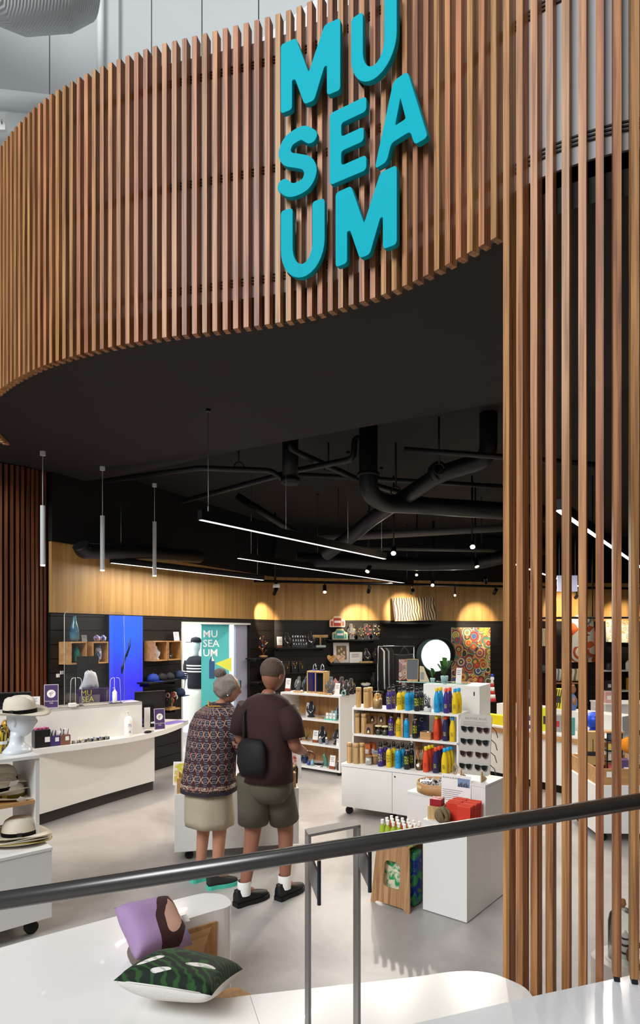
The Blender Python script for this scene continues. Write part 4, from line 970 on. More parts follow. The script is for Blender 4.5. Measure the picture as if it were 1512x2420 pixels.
print_pic(fP, fP.xf(672, .3), .30, .567, .34, .42, 'white-mounted red and white print leaning at the right of the bin', .25)
print_pic(fP, fP.xf(636, .22), .22, .567, .2, .27, 'bright red print standing in front of the white-mounted print', .1, col='#d02a22', mt=.012)
print_pic(fP, fP.xf(600, .4), .42, .567, .34, .34, 'white-mounted print hidden behind the man in the bin', 0, col='#5a7aa0')
print_pic(fP, fP.xf(436, .3), .3, .567, .2, .2, 'yellow and green card at the left end of the bin', -.2, col='#c9c23a', mt=.01)
t = thing('ribbon_bundle', 'bundle of black, white and yellow ribbons at the right of the bin', 'bundle', fP.at(fP.xf(674, .12), .13, .567), fP.a)
for i in range(10):
    x = -.075+.017*i; MB().tube([(x, -.03, .0), (x-.01, -.025, .13), (x+.02, .0, .16), (x+.035, .03, .13), (x+.03, .04, 0)], .009, 6).o('ribbon', mat('ribbon_%d' % (i % 3), ['#1f2022', '#d9d4c6', '#b3902e'][i % 3 if i < 6 else 2-(i % 2)*1], .5), t)

# ------------------------------------------------------------------ jewellery shelving
fJ = fr2((-.55, 8.86), (.26, 8.28)); JL = hypot(.81, .58); JZ = (.075, .39, .72, 1.055)
ju = fJ.thing('jewellery_shelves', 'white open shelving unit with oak back displaying jewellery', 'shelf unit')
for i, z in enumerate(JZ): MB().b2(0 if i else .0, JL-.02, 0, .40, z-.025, z).o('shelf', M_white, ju)
MB().b2(0, .02, .0, .42, .075, 1.03).o('side_panel', M_white, ju); MB().b2(JL-.02, JL, 0, .42, .05, 1.055).o('side_panel', M_white, ju)
MB().b2(.02, JL-.02, .40, .42, .075, 1.03).o('back_panel', M_plywood, ju)
for x in (.08, JL-.05):
    for y in (.06, .36): caster(ju, x, y, .03)
jp = lambda px, y, row: fJ.pt(px, y, JZ[row])
jx = lambda px, y: fJ.xf(px, y)
RU = M_rust
small_card(fJ, jx(679, .12), .12, JZ[3], .09, .185, 'white tag with rust foot at the left end of the jewellery unit top', base=RU)
small_card(fJ, jx(664, .05), .05, JZ[2]-.0, .07, .12, 'white tag with rust foot low at the left end of the unit', base=RU)
bust(jp(704, .2, 3), fJ.a-.3, 'grey necklace bust on a wooden base beside the left tag', .21, M_gbust, M_silver)
o = MB().b2(-.07, .07, -.04, .04, 0, .02, bev=.003).o('wood_block', M_tube, loc=fJ.pt(706, .09, JZ[3]), rot=fJ.a); tag(o, 'low pale wood block in front of the grey bust', 'block')
bust(jp(721, .3, 3), fJ.a-.5, 'black bust with a turquoise pendant behind the wooden case', .2, M_velvet, mat('turquoise', '#3a8fb5', .3))
cs = thing('jewellery_case', 'small pine case with glass doors on the jewellery unit', 'case', fJ.pt(752, .2, JZ[3]), fJ.a); cw, ch, cd = .29, .30, .14
for x in (-cw/2, -.006, cw/2-.014): MB().b2(x, x+.014, -cd/2, -cd/2+.014, 0, ch).o('stile', M_tube, cs)
MB().b2(-cw/2, cw/2, -cd/2, cd/2, ch-.02, ch).o('top', M_tube, cs); MB().b2(-cw/2, cw/2, -cd/2, cd/2, 0, .02).o('base', M_tube, cs)
MB().b2(-cw/2, cw/2, cd/2-.01, cd/2, .02, ch-.02).o('back', M_velvet, cs)
for x in (-cw/2, cw/2-.012): MB().b2(x, x+.012, -cd/2+.014, cd/2-.01, .02, ch-.02).o('side', M_tube, cs)
for x0_, x1_ in ((-cw/2+.014, -.006), (.008, cw/2-.014)): MB().b2(x0_, x1_, -cd/2+.004, -cd/2+.008, .02, ch-.02).o('glass_door', M_glass, cs)
for i, px in enumerate((743, 765)):
    t = thing('ring_stand', '%s of the two silver loop stands on top of the pine case' % ('left', 'right')[i], 'stand', cs.location+Vector((fJ.u.x*(-.06+.13*i), fJ.u.y*(-.06+.13*i), ch)), fJ.a)
    MB().b2(-.028, .028, -.02, .02, 0, .022).o('base', M_silver, t); MB().tube([(.026*cos(a), 0, .022+.07*sin(a)+.0) for a in [pi*k/12 for k in range(13)]], .006, 6).o('loop', M_silver, t)
o = MB().b2(-.1, .1, -.02, .02, 0, .02, bev=.003).o('wood_block', M_tube, loc=fJ.pt(768, .05, JZ[3]), rot=fJ.a); tag(o, 'long low pine bar in front of the pine case', 'block')
bust(jp(780, .12, 3), fJ.a, 'charcoal bust with a gold drop in front of the pine case', .235, M_gbust, M_gold)
t = thing('house_card', 'pink house-shaped card on the jewellery unit', 'card', jp(792, .34, 3), fJ.a); m = MB(); hp = [(-.06, 0), (.06, 0), (.06, .13), (0, .2), (-.06, .13)]
m.loft([[(x, -.003, z) for x, z in hp], [(x, .003, z) for x, z in hp]]).o('card', mat('pink_card', '#c98a86', .6), t); MB().b2(-.04, .04, -.005, -.003, .02, .1).o('picture', M_paper, t)
small_card(fJ, jx(796, .08), .08, JZ[3], .075, .16, 'white tag standing in front of the pink house card')
bust(jp(806, .25, 3), fJ.a+.2, 'dark bust with a red collar right of the house card', .23, M_velvet, mat('coral_beads', '#a83c2e', .4))
bust(jp(818, .15, 3), fJ.a+.3, 'black bust with a silver chain right of the red-collared one', .2, M_velvet, M_silver)
bust(jp(829, .3, 3), fJ.a+.4, 'black bust at the right end of the jewellery unit top', .21, M_velvet, M_gold)
t = thing('bangle', 'pale teal ring ornament at the front right of the unit top', 'ornament', jp(812, .05, 3), fJ.a); MB().tube([(.03*cos(2*pi*k/16), 0, .036+.03*sin(2*pi*k/16)) for k in range(17)], .008, 6).o('ring', mat('pale_teal', '#8fb9b4', .3), t); MB().b2(-.02, .02, -.015, .015, 0, .008).o('foot', M_acry, t)
# second shelf
def earring_set(px, label):
    t = thing('earring_display', label, 'display', jp(px, .1, 2), fJ.a); MB().b2(-.09, .09, -.05, .05, 0, .012).o('tray', mat('turquoise_tray', '#4fc0ae', .5), t)
    for k in range(3):
        x = -.055+.055*k; c_ = MB().b2(x-.022, x+.022, -.02, -.016, .012, .09).o('card', M_paper, t)
        for dx in (-.009, .009): MB().sph((x+dx, -.024, .055), .006, 6, 5).o('earring', M_silver, c_)
        if k: MB().b2(x-.02, x+.02, .02, .024, .012, .12).o('card', mat('pale_blue_card', '#a9cdd6', .5), t)
earring_set(692, 'turquoise tray of earring cards at the left of the second shelf')
earring_set(783, 'turquoise tray of earring cards at the right of the second shelf')
small_card(fJ, jx(727, .25), .25, JZ[2], .07, .18, 'white tag behind the black bust on the second shelf')
bust(jp(735, .14, 2), fJ.a+.5, 'black bust leaning right on the second shelf', .22, M_velvet, M_silver)
o = MB().cyl((0, 0, .006), .06, .012, 20).o('wood_coaster', M_tube, loc=jp(755, .12, 2)); tag(o, 'round pale wood coaster on the second shelf', 'coaster')
bust(jp(802, .22, 2), fJ.a, 'dark blue bust at the right end of the second shelf', .2, mat('blue_velvet', '#1d3550', .8), M_silver)
# third shelf
o = MB().b2(-.075, .075, -.006, .006, 0, .2).xf(Matrix.Rotation(-.12, 4, 'X')).o('wood_board', M_boxwood, loc=jp(688, .25, 1), rot=fJ.a); tag(o, 'plain wooden board leaning at the left of the third shelf', 'board')
small_card(fJ, jx(706, .1), .1, JZ[1], .065, .165, 'white tag with rust foot at the left of the third shelf', base=RU)
small_card(fJ, jx(744, .08), .08, JZ[1], .085, .165, 'white tag with rust foot in the middle of the third shelf', base=RU)
t = thing('jewellery_tree', 'green and gold wire jewellery tree on the third shelf', 'ornament', jp(724, .15, 1), fJ.a); MB().cyl((0, 0, .006), .05, .012, 14).o('base', M_tube, t)
for k in range(9):
    a = k*.7; b_ = MB().tube([(0, 0, .01), (.03*cos(a), .03*sin(a), .07), (.06*cos(a), .05*sin(a), .09+.012*k)], .004, 5).o('branch', mat('olive_wire', '#6b6a24', .4), t); MB().sph((.06*cos(a), .05*sin(a), .085+.012*k), .008, 6, 5).o('bead', M_gold, b_)
bust(jp(762, .16, 1), fJ.a+.5, 'black bust leaning right on the third shelf', .215, M_velvet, M_silver)
for i, px in enumerate((757, 772)):
    t = thing('seal_figurine', '%s small grey figurine in front of the leaning bust' % ('left', 'right')[i], 'figurine', jp(px, .05, 1), fJ.a); MB().lathe([(.018, 0), (.024, .03), (.016, .07), (.013, .085), (.0, .1)], 12).o('body', mat('grey_glaze', '#7d8796', .3), t); MB().sph((0, -.012, .088), .014, 8, 6).o('head', M_paper, t)
bust(jp(795, .12, 1), fJ.a, 'broad black bust with a white flower at the right of the third shelf', .205, M_velvet, M_silver)
small_card(fJ, jx(798, .02), .02, JZ[1], .05, .1, 'small white tag at the right end of the third shelf')
# bottom shelf
def drop(px, y, s, c, label):
    t = thing('glass_drop', label, 'ornament', jp(px, y, 0), fJ.a); MB().lathe([(.02*s, 0), (.055*s, .03*s), (.06*s, .07*s), (.04*s, .12*s), (.015*s, .17*s), (0, .2*s)], 16).o('drop', mat('glass_'+c, c, .08, coat=.6), t); MB().cyl((0, 0, .003), .03*s, .006, 12).o('foot', M_acry, t)
drop(720, .15, .95, '#12264a', 'large dark blue glass drop on the bottom shelf')
drop(704, .1, .45, '#24408f', 'small blue glass drop at the left of the bottom shelf')
drop(729, .06, .4, '#2f3f9a', 'small violet-blue glass drop beside the large one')
drop(738, .08, .5, '#7fa9ba', 'small pale blue glass drop on the bottom shelf')
t = thing('whale_figurine', 'black and white whale figurine on the bottom shelf', 'figurine', jp(754, .08, 0), fJ.a)
MB().tube([(-.09, 0, .035), (-.05, 0, .022), (.0, 0, .02), (.05, 0, .03), (.09, 0, .06)], [.004, .02, .028, .02, .004], 12).o('body', mat('orca_black', '#101216', .2), t); MB().tube([(-.06, -.01, .014), (0, -.012, .01), (.06, -.01, .024)], [.008, .018, .006], 8).o('belly', M_paper, t)
for s_ in (-1, 1): MB().sph((.095, .02*s_, .068), .02, 8, 5, (.5, 1, .2)).o('fluke', mat('orca_black', '#101216', .2), t)
t = thing('glass_wave', 'tall green glass wave ornament on the bottom shelf', 'ornament', jp(770, .08, 0), fJ.a); MB().tube([(0, 0, .02), (.0, 0, .06), (-.015, 0, .12), (-.03, 0, .17), (-.01, 0, .19)], [.03, .034, .03, .02, .004], 12).o('wave', mat('sea_glass', '#4a7f6a', .1, coat=.5), t); MB().b2(-.03, .03, -.025, .025, 0, .022).o('base', mat('clear_base', '#b9c7c4', .15), t)
small_card(fJ, jx(784, .04), .04, JZ[0], .085, .18, 'white tag with rust foot at the right of the bottom shelf', base=RU)
t = thing('owl_figurine', 'small dark figurine at the right end of the bottom shelf', 'figurine', jp(801, .05, 0), fJ.a); MB().lathe([(.03, 0), (.034, .04), (.026, .08), (.02, .1), (.024, .115), (0, .14)], 12).o('body', mat('dark_glaze', '#3a3634', .3), t); MB().sph((0, -.02, .118), .008, 6, 5).o('eye', M_silver, t)

# ------------------------------------------------------------------ bottle cabinet
fC = fr2((.23, 6.60), (1.28, 6.0)); CL = hypot(1.05, .6)
CZ0, CZ1, CZ2 = .53, .822, 1.096; YU = .14
x0u = fC.xf(832, YU); x1u = fC.xf(1083, YU)
cb = fC.thing('bottle_cabinet', 'white cabinet on castors with open shelves of coloured drink bottles', 'cabinet')
MB().b2(0, CL, .0, .50, .085, .505).o('body', M_white, cb)
xs_ = fC.xf(928, 0)
for a, b in ((.004, xs_-.002), (xs_+.002, CL-.004)): d_ = MB().b2(a, b, -.018, 0, .09, .50, bev=.001).o('door', M_white, cb)
MB().cyl((xs_+.03, -.02, .46), .008, .006, 12, rot=Matrix.Rotation(pi/2, 4, 'X')).o('lock', M_bmetal, d_)
MB().b2(-.004, CL+.004, -.02, .50, .505, CZ0).o('worktop', M_white, cb)
for x in (.06, .55, CL-.06):
    for y in (.05, .44): caster(cb, x, y, .038)
for z in (CZ1, CZ2): MB().b2(x0u, x1u, YU, .48, z-.022, z).o('shelf', M_white if z == CZ2 else M_white, cb)
MB().b2(x0u+.018, x1u-.018, YU+.002, .47, CZ1-.023, CZ1-.0225).o('shelf_lining', M_boxwood, cb)
MB().b2(x0u, x0u+.018, YU, .48, CZ0, CZ2-.022).o('side_panel', M_white, cb); MB().b2(x1u-.018, x1u, YU, .48, CZ0, CZ2-.022).o('side_panel', M_white, cb)
xm = fC.xf(950, YU+.03)
MB().b2(xm-.012, xm+.012, YU+.02, .46, CZ1, CZ2-.022).o('divider', M_boxwood, cb); xl_ = fC.xf(984, .3); MB().b2(xl_-.012, xl_+.012, .3, .44, CZ0, CZ1-.025).o('divider', M_boxwood, cb)
MB().b2(x0u+.018, xm-.012, .44, .455, CZ1, CZ2-.022).o('back_panel', M_boxwood, cb)
MB().b2(x0u+.018, xm-.012, .44, .455, CZ0, CZ1-.03).o('back_panel', M_white, cb)
MB().b2(xm+.012, x1u-.018, .44, .455, CZ0, CZ1-.03).o('back_panel', M_white, cb)
MB().b2(x1u, CL+.0, .16, .5, CZ0, 1.05).o('end_block', M_white, cb)
MB().b2(x0u-.06, x0u, .3, .5, CZ0, CZ2).o('end_block', M_white, cb)
# bottles
COLS = {'purple': '#37257a', 'yellow': '#e2c21c', 'blue': '#1c9ad2', 'black': '#16171b', 'orange': '#dd4a26', 'navy': '#241f55', 'red': '#a8342c'}
PRN = {'purple': '#d8d84a', 'yellow': '#2c2a26', 'blue': '#0f5f8a', 'black': '#cfd83a', 'orange': '#9a2c1a', 'navy': '#cfd04a'}
SPORT = {}; SWIG = {}
M_cap = mat('black_cap', '#121214', .4)
def sport(col, loc, rz, label, group):
    if col not in SPORT:
        t = thing('sport_bottle', label, 'bottle', loc, rz, group); m = mat('bottle_'+col, COLS[col], .35, var=.03)
        MB().lathe([(.027, 0), (.03, .006), (.03, .145), (.026, .165), (.017, .176), (.017, .185)], 20).o('body', m, t)
        MB().cyl((0, 0, .192), .0185, .014, 16).o('collar', M_chrome, t)
        c_ = MB().lathe([(.019, .199), (.019, .222), (.014, .227)], 16).o('cap', M_cap, t); MB().tube([(.017*cos(a), 0, .226+.02*sin(a)) for a in [pi*k/8 for k in range(9)]], .0045, 6).o('loop', M_cap, c_)
        tm = mat('print_on_'+col, PRN[col], .5)
        for i, s_ in enumerate(('MU', 'SEA', 'UM')): obj('lettering', wrap_text(text_mesh(s_, .032, .0002, align='LEFT', bold=.0), .030, .118-.028*i, 'wrap', a0=-pi/2-.62), tm, t)
        SPORT[col] = t; return t
    return dup(SPORT[col], loc, rz, label, group)
def swig(col, capc, loc, rz, label, group):
    k = (col, capc)
    if k not in SWIG:
        t = thing('flask_bottle', label, 'bottle', loc, rz, group); m = mat('bottle_'+col, COLS[col], .35, var=.03)
        MB().lathe([(.024, 0), (.029, .006), (.031, .1), (.029, .14), (.02, .185), (.0145, .205), (.0145, .212)], 20).o('body', m, t)
        MB().lathe([(.0165, .21), (.0175, .214), (.0165, .243), (.013, .247)], 16).o('cap', mat('bottle_'+capc, COLS[capc], .35, var=.03), t)
        tm = mat('print_on_'+col, PRN.get(col, '#222222'), .5)
        for i, s_ in enumerate(('MU', 'SEA', 'UM')): obj('lettering', wrap_text(text_mesh(s_, .017, .0002, align='LEFT'), .0306, .085-.015*i, 'wrap', a0=-pi/2-.3), tm, t)
        SWIG[k] = t; return t
    return dup(SWIG[k], loc, rz, label, group)
TUBE = []
def bamboo(loc, label, h=1.0):
    if not TUBE:
        t = thing('bamboo_tube', label, 'tube', loc, 0, 'bamboo tubes on the bottle cabinet'); MB().lathe([(.027, 0), (.029, .004), (.029, .165), (.028, .168)], 18).o('tube', M_tube, t); MB().lathe([(.0292, .17), (.0292, .205), (.026, .21)], 18).o('lid', M_tube, t); TUBE.append(t); return t
    return dup(TUBE[0], loc, random.random()*3, label)
fa_ = fC.a-.05
rowz = [(CZ2, 'top'), (CZ1, 'middle'), (CZ0, 'lower')]
SH = ('top shelf', 'middle shelf', 'worktop')
GB = 'museum drink bottles on the white cabinet'
# top shelf
for px, c, nm in ((919, 'purple', 'purple'), (944, 'yellow', 'yellow'), (963, 'blue', 'sky blue'), (985, 'black', 'black')):
    sport(c, fC.pt(px, YU+.06, CZ2), fa_, 'front %s loop-capped bottle on the top shelf of the bottle cabinet' % nm, GB)
    sport(c, fC.pt(px+10, YU+.15, CZ2), fa_, 'rear %s loop-capped bottle on the top shelf of the bottle cabinet' % nm, GB)
for px, c, cp_, nm in ((1032, 'blue', 'yellow', 'sky blue flask with yellow cap'), (1054, 'purple', 'orange', 'purple flask with orange cap'), (1075, 'yellow', 'blue', 'yellow flask with blue cap')):
    swig(c, cp_, fC.pt(px, YU+.05, CZ2), fa_, 'front %s on the top shelf' % nm, GB); swig(c, cp_, fC.pt(px+9, YU+.14, CZ2), fa_, 'rear %s on the top shelf' % nm, GB)
# middle shelf
for px, c, nm in ((924, 'purple', 'purple'), (942, 'yellow', 'yellow'), (960, 'blue', 'sky blue'), (981, 'black', 'black')):
    sport(c, fC.pt(px, YU+.08 if px < 955 else YU+.05, CZ1), fa_, '%s loop-capped bottle on the middle shelf of the bottle cabinet' % nm, GB)
for px, c, cp_, nm in ((1031, 'orange', 'yellow', 'orange flask with yellow cap'), (1052, 'navy', 'orange', 'navy flask with orange cap'), (1069, 'yellow', 'blue', 'yellow flask with blue cap')):
    swig(c, cp_, fC.pt(px, YU+.05, CZ1), fa_, 'front %s on the middle shelf' % nm, GB)
    if c != 'yellow': swig(c, cp_, fC.pt(px+7, YU+.14, CZ1), fa_, 'rear %s on the middle shelf' % nm, GB)
# worktop
for px, c, nm in ((899, 'purple', 'purple'), (919, 'yellow', 'yellow'), (940, 'blue', 'sky blue'), (961, 'black', 'black')):
    sport(c, fC.pt(px, .06, CZ0), fa_, 'front %s loop-capped bottle on the cabinet worktop' % nm, GB); sport(c, fC.pt(px+11, .15, CZ0), fa_, 'rear %s loop-capped bottle on the cabinet worktop' % nm, GB)
for px, c, cp_, nm in ((1006, 'orange', 'yellow', 'orange flask with yellow cap'), (1029, 'navy', 'orange', 'navy flask with orange cap'), (1050, 'yellow', 'blue', 'yellow flask with blue cap')):
    for k, w_ in enumerate(('front', 'second', 'rear')): swig(c, cp_, fC.pt(px+8*k, .045+.075*k, CZ0), fa_, '%s %s on the cabinet worktop' % (w_, nm), GB)
for px, y, z, lb in ((847, YU+.06, CZ2, 'left front bamboo tube on the top shelf'), (865, YU+.06, CZ2, 'right front bamboo tube on the top shelf'), (874, YU+.15, CZ2, 'rear bamboo tube on the top shelf'), (844, YU+.06, CZ1, 'left bamboo tube on the middle shelf'), (860, YU+.06, CZ1, 'second bamboo tube on the middle shelf'), (868, YU+.16, CZ1, 'rear bamboo tube on the middle shelf'), (826, .06, CZ0, 'left bamboo tube on the cabinet worktop'), (841, .05, CZ0, 'front bamboo tube on the cabinet worktop'), (855, .10, CZ0, 'right bamboo tube on the cabinet worktop')): bamboo(fC.pt(px, y, z), lb)
def jar(loc, r, h, fill, label, lid=None):
    t = thing('glass_jar', label, 'jar', loc, fa_); MB().lathe([(r*.95, 0), (r, .006), (r, h)], 18).o('glass', M_glass, t); MB().lathe([(r*.9, .004), (r*.93, h*.55), (r*.5, h*.62)], 16).o('contents', fill, t)
    if lid: MB().lathe([(r*1.15, h), (r*1.2, h+.006), (r*.9, h+.014), (0, h+.016)], 18).o('lid', lid, t)
    return t
M_cork = mat('bamboo_cutlery', '#b98a50', .6, var=.2)
t = jar(fC.pt(892, YU+.07, CZ2), .052, .165, mat('cutlery_case', '#caa06a', .6), 'glass jar of bamboo cutlery on the top shelf', M_acry)
for k in range(7): MB().tube([(-.03+.01*k, .0, .01), (-.028+.01*k, -.01+.004*k, .15)], .005, 5).o('cutlery', M_cork, t)
MB().tube([(.0, -.03, .02), (.01, -.03, .13)], .012, 6).o('cutlery', mat('orange_handle', '#e0992e', .4), t)
bx_ = [(884, YU+.16, CZ1, 'upper left'), (905, YU+.16, CZ1, 'upper right')]
def kraft(loc, label, s=.1):
    t = thing('kraft_box', label, 'box', loc, fa_); MB().b2(-s/2, s/2, -.04, .04, 0, s*1.05).o('box', mat('kraft_card', '#8f6a45', .7), t)
    MB().prism([(-.022, .012), (.022, .012), (.022, .05), (.012, .07), (0, .076), (-.012, .07), (-.022, .05)], 0, .001).xf(Matrix.Translation((0, -.041, .0)) @ UPR).o('window', mat('dark_window', '#2a2033', .4), t); MB().lathe([(.014, .015), (.012, .03), (.004, .045)], 10, (0, -.043, 0)).o('brush', mat('cream_bristle', '#e6d9a8', .7), t); return t
kraft(fC.pt(884, YU+.2, CZ1+.105), 'upper left kraft box with an arched window on the middle shelf'); kraft(fC.pt(905, YU+.2, CZ1+.105), 'upper right kraft box with an arched window on the middle shelf')
kraft(fC.pt(884, YU+.2, CZ1), 'lower rear left kraft box under the stacked one'); kraft(fC.pt(905, YU+.2, CZ1), 'lower rear right kraft box under the stacked one')
kraft(fC.pt(875, YU+.07, CZ1), 'front kraft box with an arched window on the middle shelf')
for i, px in enumerate((894, 910)): jar(fC.pt(px, YU+.07, CZ1), .032, .085, mat('speckled_fill', '#5d5348', .7), '%s jar with a cream dome lid on the middle shelf' % ('left', 'right')[i], mat('cream_bristle', '#e6d9a8', .7))
t = thing('tea_tin', 'navy tin marked C with a second tin below on the middle shelf', 'tin', fC.pt(1001, YU+.2, CZ1), fa_)
for k in range(2): b_ = MB().b2(-.045, .045, -.04, .04, .115*k, .115*k+.112, bev=.003).o('tin', mat('navy_tin', '#1c2348', .4), t)
MB().add(text_mesh('C', .06, .0003), Matrix.Translation((-.01, -.0405, .175)) @ UPR).o('lettering', mat('pale_gold_print', '#b9b08f', .5), t)
o = thing('open_box', 'open oak box with a metal bottle inside on the middle shelf', 'box', fC.pt(1009, YU+.06, CZ1), fa_)
for a in ((-.055, .055, -.05, -.044), (-.055, .055, .044, .05), (-.055, -.049, -.044, .044), (.049, .055, -.044, .044)): MB().b2(*a, 0, .075).o('panel', M_boxwood, o)
MB().b2(-.049, .049, -.044, .044, 0, .006).o('base', M_boxwood, o); MB().tube([(-.03, 0, .06), (.04, 0, .075)], .014, 10).o('steel_straw_case', M_silver, o)
t = thing('straw_holder', 'white pot of black brushes and straws on the top shelf', 'pot', fC.pt(1010, YU+.07, CZ2), fa_); MB().lathe([(.035, 0), (.04, .05), (.04, .055)], 16).o('pot', M_white, t)
for k in range(9): b_ = MB().tube([(.02*cos(k), .015*sin(k), .02), (.035*cos(k*1.3)-.01, .02*sin(k), .14+.012*(k % 5))], .004, 5).o('straw', [M_cap, M_silver, M_velvet][k % 3], t)
for k in range(6): MB().sph((-.03+.012*k, -.025, .05+.006*(k % 2)), .014, 8, 6).o('pouch', M_velvet, t)
t = thing('speckled_cup', 'speckled glass cup with a brown lid on the cabinet worktop', 'cup', fC.pt(871, .06, CZ0), fa_); MB().lathe([(.032, 0), (.036, .08)], 16).o('cup', vase_mat('speckle', '#d9d6d0', '#6f6a66', 120), t); MB().lathe([(.038, .08), (.038, .092), (.03, .096)], 16).o('lid', mat('kraft_card', '#8f6a45', .7), t)
t = thing('speckled_cup', 'brown cup behind the speckled cup on the cabinet worktop', 'cup', fC.pt(886, .12, CZ0), fa_); MB().lathe([(.03, 0), (.034, .08)], 16).o('cup', mat('kraft_card', '#8f6a45', .7), t); MB().lathe([(.036, .08), (.036, .09), (.03, .094)], 16).o('lid', M_cork, t)
for i, px in enumerate((868, 880)):
    t = thing('orange_packet', '%s orange packet at the back of the cabinet worktop' % ('left', 'right')[i], 'packet', fC.pt(px, .3+.05*i, CZ0), fa_); MB().b2(-.035, .035, -.01, .01, 0, .17+.01*i).o('packet', mat('orange_pack', '#d4703c', .5), t); MB().b2(-.02, .02, -.0112, -.01, .06, .11).o('label', M_paper, t)
small_card(fC, fC.xf(888, .22), .22, CZ0, .09, .12, 'grey printed card behind the purple bottle on the worktop', col=mat('grey_photo', '#8f9392', .5))
t = jar(fC.pt(991, .1, CZ0), .038, .1, mat('amber_liquid', '#9a7048', .2), 'clear jar of brushes with a white label on the worktop')
for k in range(10): MB().tube([(.02*cos(k), .02*sin(k), .01), (.034*cos(k*1.7), .03*sin(k*1.7), .2-.01*(k % 4))], .0035, 5).o('brush', [M_cork, mat('grey_handle', '#8d8784', .5), mat('brick_handle', '#a85a40', .5)][k % 3], t)
MB().cyl((0, -.0395, .05), .016, .001, 16, rot=Matrix.Rotation(pi/2, 4, 'X')).o('label', M_paper, t)
t = thing('wicker_ring', 'small brown wicker hoop at the right end of the worktop', 'hoop', fC.pt(1075, .06, CZ0), fa_)
for q_ in (.0, .5): MB().tube([(.025*cos(2*pi*k/14)*cos(q_), .025*cos(2*pi*k/14)*sin(q_), .055+.05*sin(2*pi*k/14)) for k in range(15)], .004, 5).o('hoop', M_cork, t)

# tall white block and glass shelf behind the bottles
fT = Fr(fC.at(0, .54).x, fC.at(0, .54).y, fC.a)
xa, xb = fT.xf(1000, 0), fT.xf(1133, 0); zt_ = fT.zf(1120, 1621, 0)
tb = fT.thing('display_block', 'tall plain white display block behind the bottle cabinet', 'display block'); MB().b2(xa, xb, 0, .42, .0, zt_, bev=.004).o('block', M_white, tb)
MB().b2(xb-.06, xb-.05, -.006, 0, zt_-.1, zt_-.06).o('keyhole_plate', M_bmetal, tb)
zg = zt_+.016
gs = thing('glass_shelf', 'clear glass shelf lying on the tall white block', 'shelf', fT.at((xa+xb)/2-.1, .12, zg), fT.a); xg0, xg1 = fT.xf(945, .12)-((xa+xb)/2-.1), fT.xf(1108, .12)-((xa+xb)/2-.1)
MB().b2(xg0, xg1, -.1, .14, -.008, 0).o('pane', M_glass, gs); MB().b2(xg0, xg1, -.102, -.1, -.008, 0).o('edge', mat('glass_edge', '#9fd0c8', .2), gs)
for x in (xg0+.05, xg1-.05): MB().b2(x-.02, x+.02, -.02, .02, -.016 if x > 0 else -.3, -.008).o('support', M_silver, gs)
tp = lambda px, y: fT.pt(px, y, zg)
t = thing('table_mirror', 'upright rounded mirror with a pale wood frame on the glass shelf', 'mirror', tp(974, .1), fT.a+.15); Mt = Matrix.Rotation(-.06, 4, 'X')
fo = rpoly([(-.066, .012), (.066, .012), (.066, .24), (-.066, .24)], .02); fi = rpoly([(-.06, .018), (.06, .018), (.06, .234), (-.06, .234)], .016)
m = MB(); m.loft([[(x, -.006, z) for x, z in fo], [(x, .006, z) for x, z in fo]]).xf(Mt).o('frame', M_tube, t); m = MB(); m.loft([[(x, -.008, z) for x, z in fi], [(x, -.006, z) for x, z in fi]]).xf(Mt).o('mirror_glass', mat('mirror', '#dcdcdc', .03, metal=1., var=0), t)
MB().b2(-.05, .05, -.03, .05, 0, .014).o('foot', M_tube, t)
o = thing('card_wedge', 'pale card wedge leaning right of the table mirror', 'card', tp(1002, .1), fT.a); m = MB(); m.loft([[(-.05, -.004, 0), (.06, -.004, 0), (-.01, -.004, .16), (-.05, -.004, .165)], [(-.05, .004, 0), (.06, .004, 0), (-.01, .004, .16), (-.05, .004, .165)]]).o('card', mat('linen_card', '#c9bb9b', .6), o); MB().b2(-.04, .0, -.006, -.004, .02, .1).o('print', mat('grey_photo', '#8f9392', .5), o)
def plant(loc, label, s, n):
    t = thing('potted_plant', label, 'plant', loc, 0); MB().lathe([(.026*s, 0), (.034*s, .05*s), (.03*s, .055*s)], 14).o('pot', mat('glass_pot', '#9fc0c0', .15), t); g = [mat('leaf_dark', '#2f5a2c', .5, var=.3), mat('leaf_mid', '#4d7f3f', .5, var=.3)]
    for k in range(n):
        a = 2*pi*k/n+.3*(k % 2); r = (.05+.03*(k % 3))*s; h = (.13+.03*((k*5) % 4))*s; w = .016*s; m = MB()
        pts = [(0, .05), (.35, .09*s/.09*.1+.02), (.75, .12), (1, .1)]; q = [Vector((r*u*cos(a), r*u*sin(a), .05*s+(h-.05*s)*sin(u*1.9))) for u in (0, .3, .65, 1)]; sd = Vector((-sin(a), cos(a), 0))
        for (p0, w0), (p1, w1) in zip(zip(q, (w*.3, w, w, .001)), zip(q[1:], (w, w, .001))): m.quad(p0-sd*w0, p1-sd*w1, p1+sd*w1, p0+sd*w0)
        bmesh.ops.solidify(m.bm, geom=m.bm.faces[:], thickness=.0015); m.o('leaf', g[k % 2], t)
plant(tp(1050, .1), 'bushy green plant in a glass pot in front of the lit disc', 1.25, 16)
plant(tp(1022, .06), 'small green sprig in a pale blue pot left of the bushy plant', .8, 8)
small_card(fT, fT.xf(1083, .08), .08, zg, .06, .16, 'narrow white sign card standing at the right of the glass shelf', .2)
t = thing('bead_bowl', 'strip of pale wooden beads on the glass shelf behind the white card', 'beads', tp(1100, .1), fT.a)
for k in range(8): MB().sph((-.05+.014*k, 0, .008), .008, 8, 6).o('bead', M_tube, t)

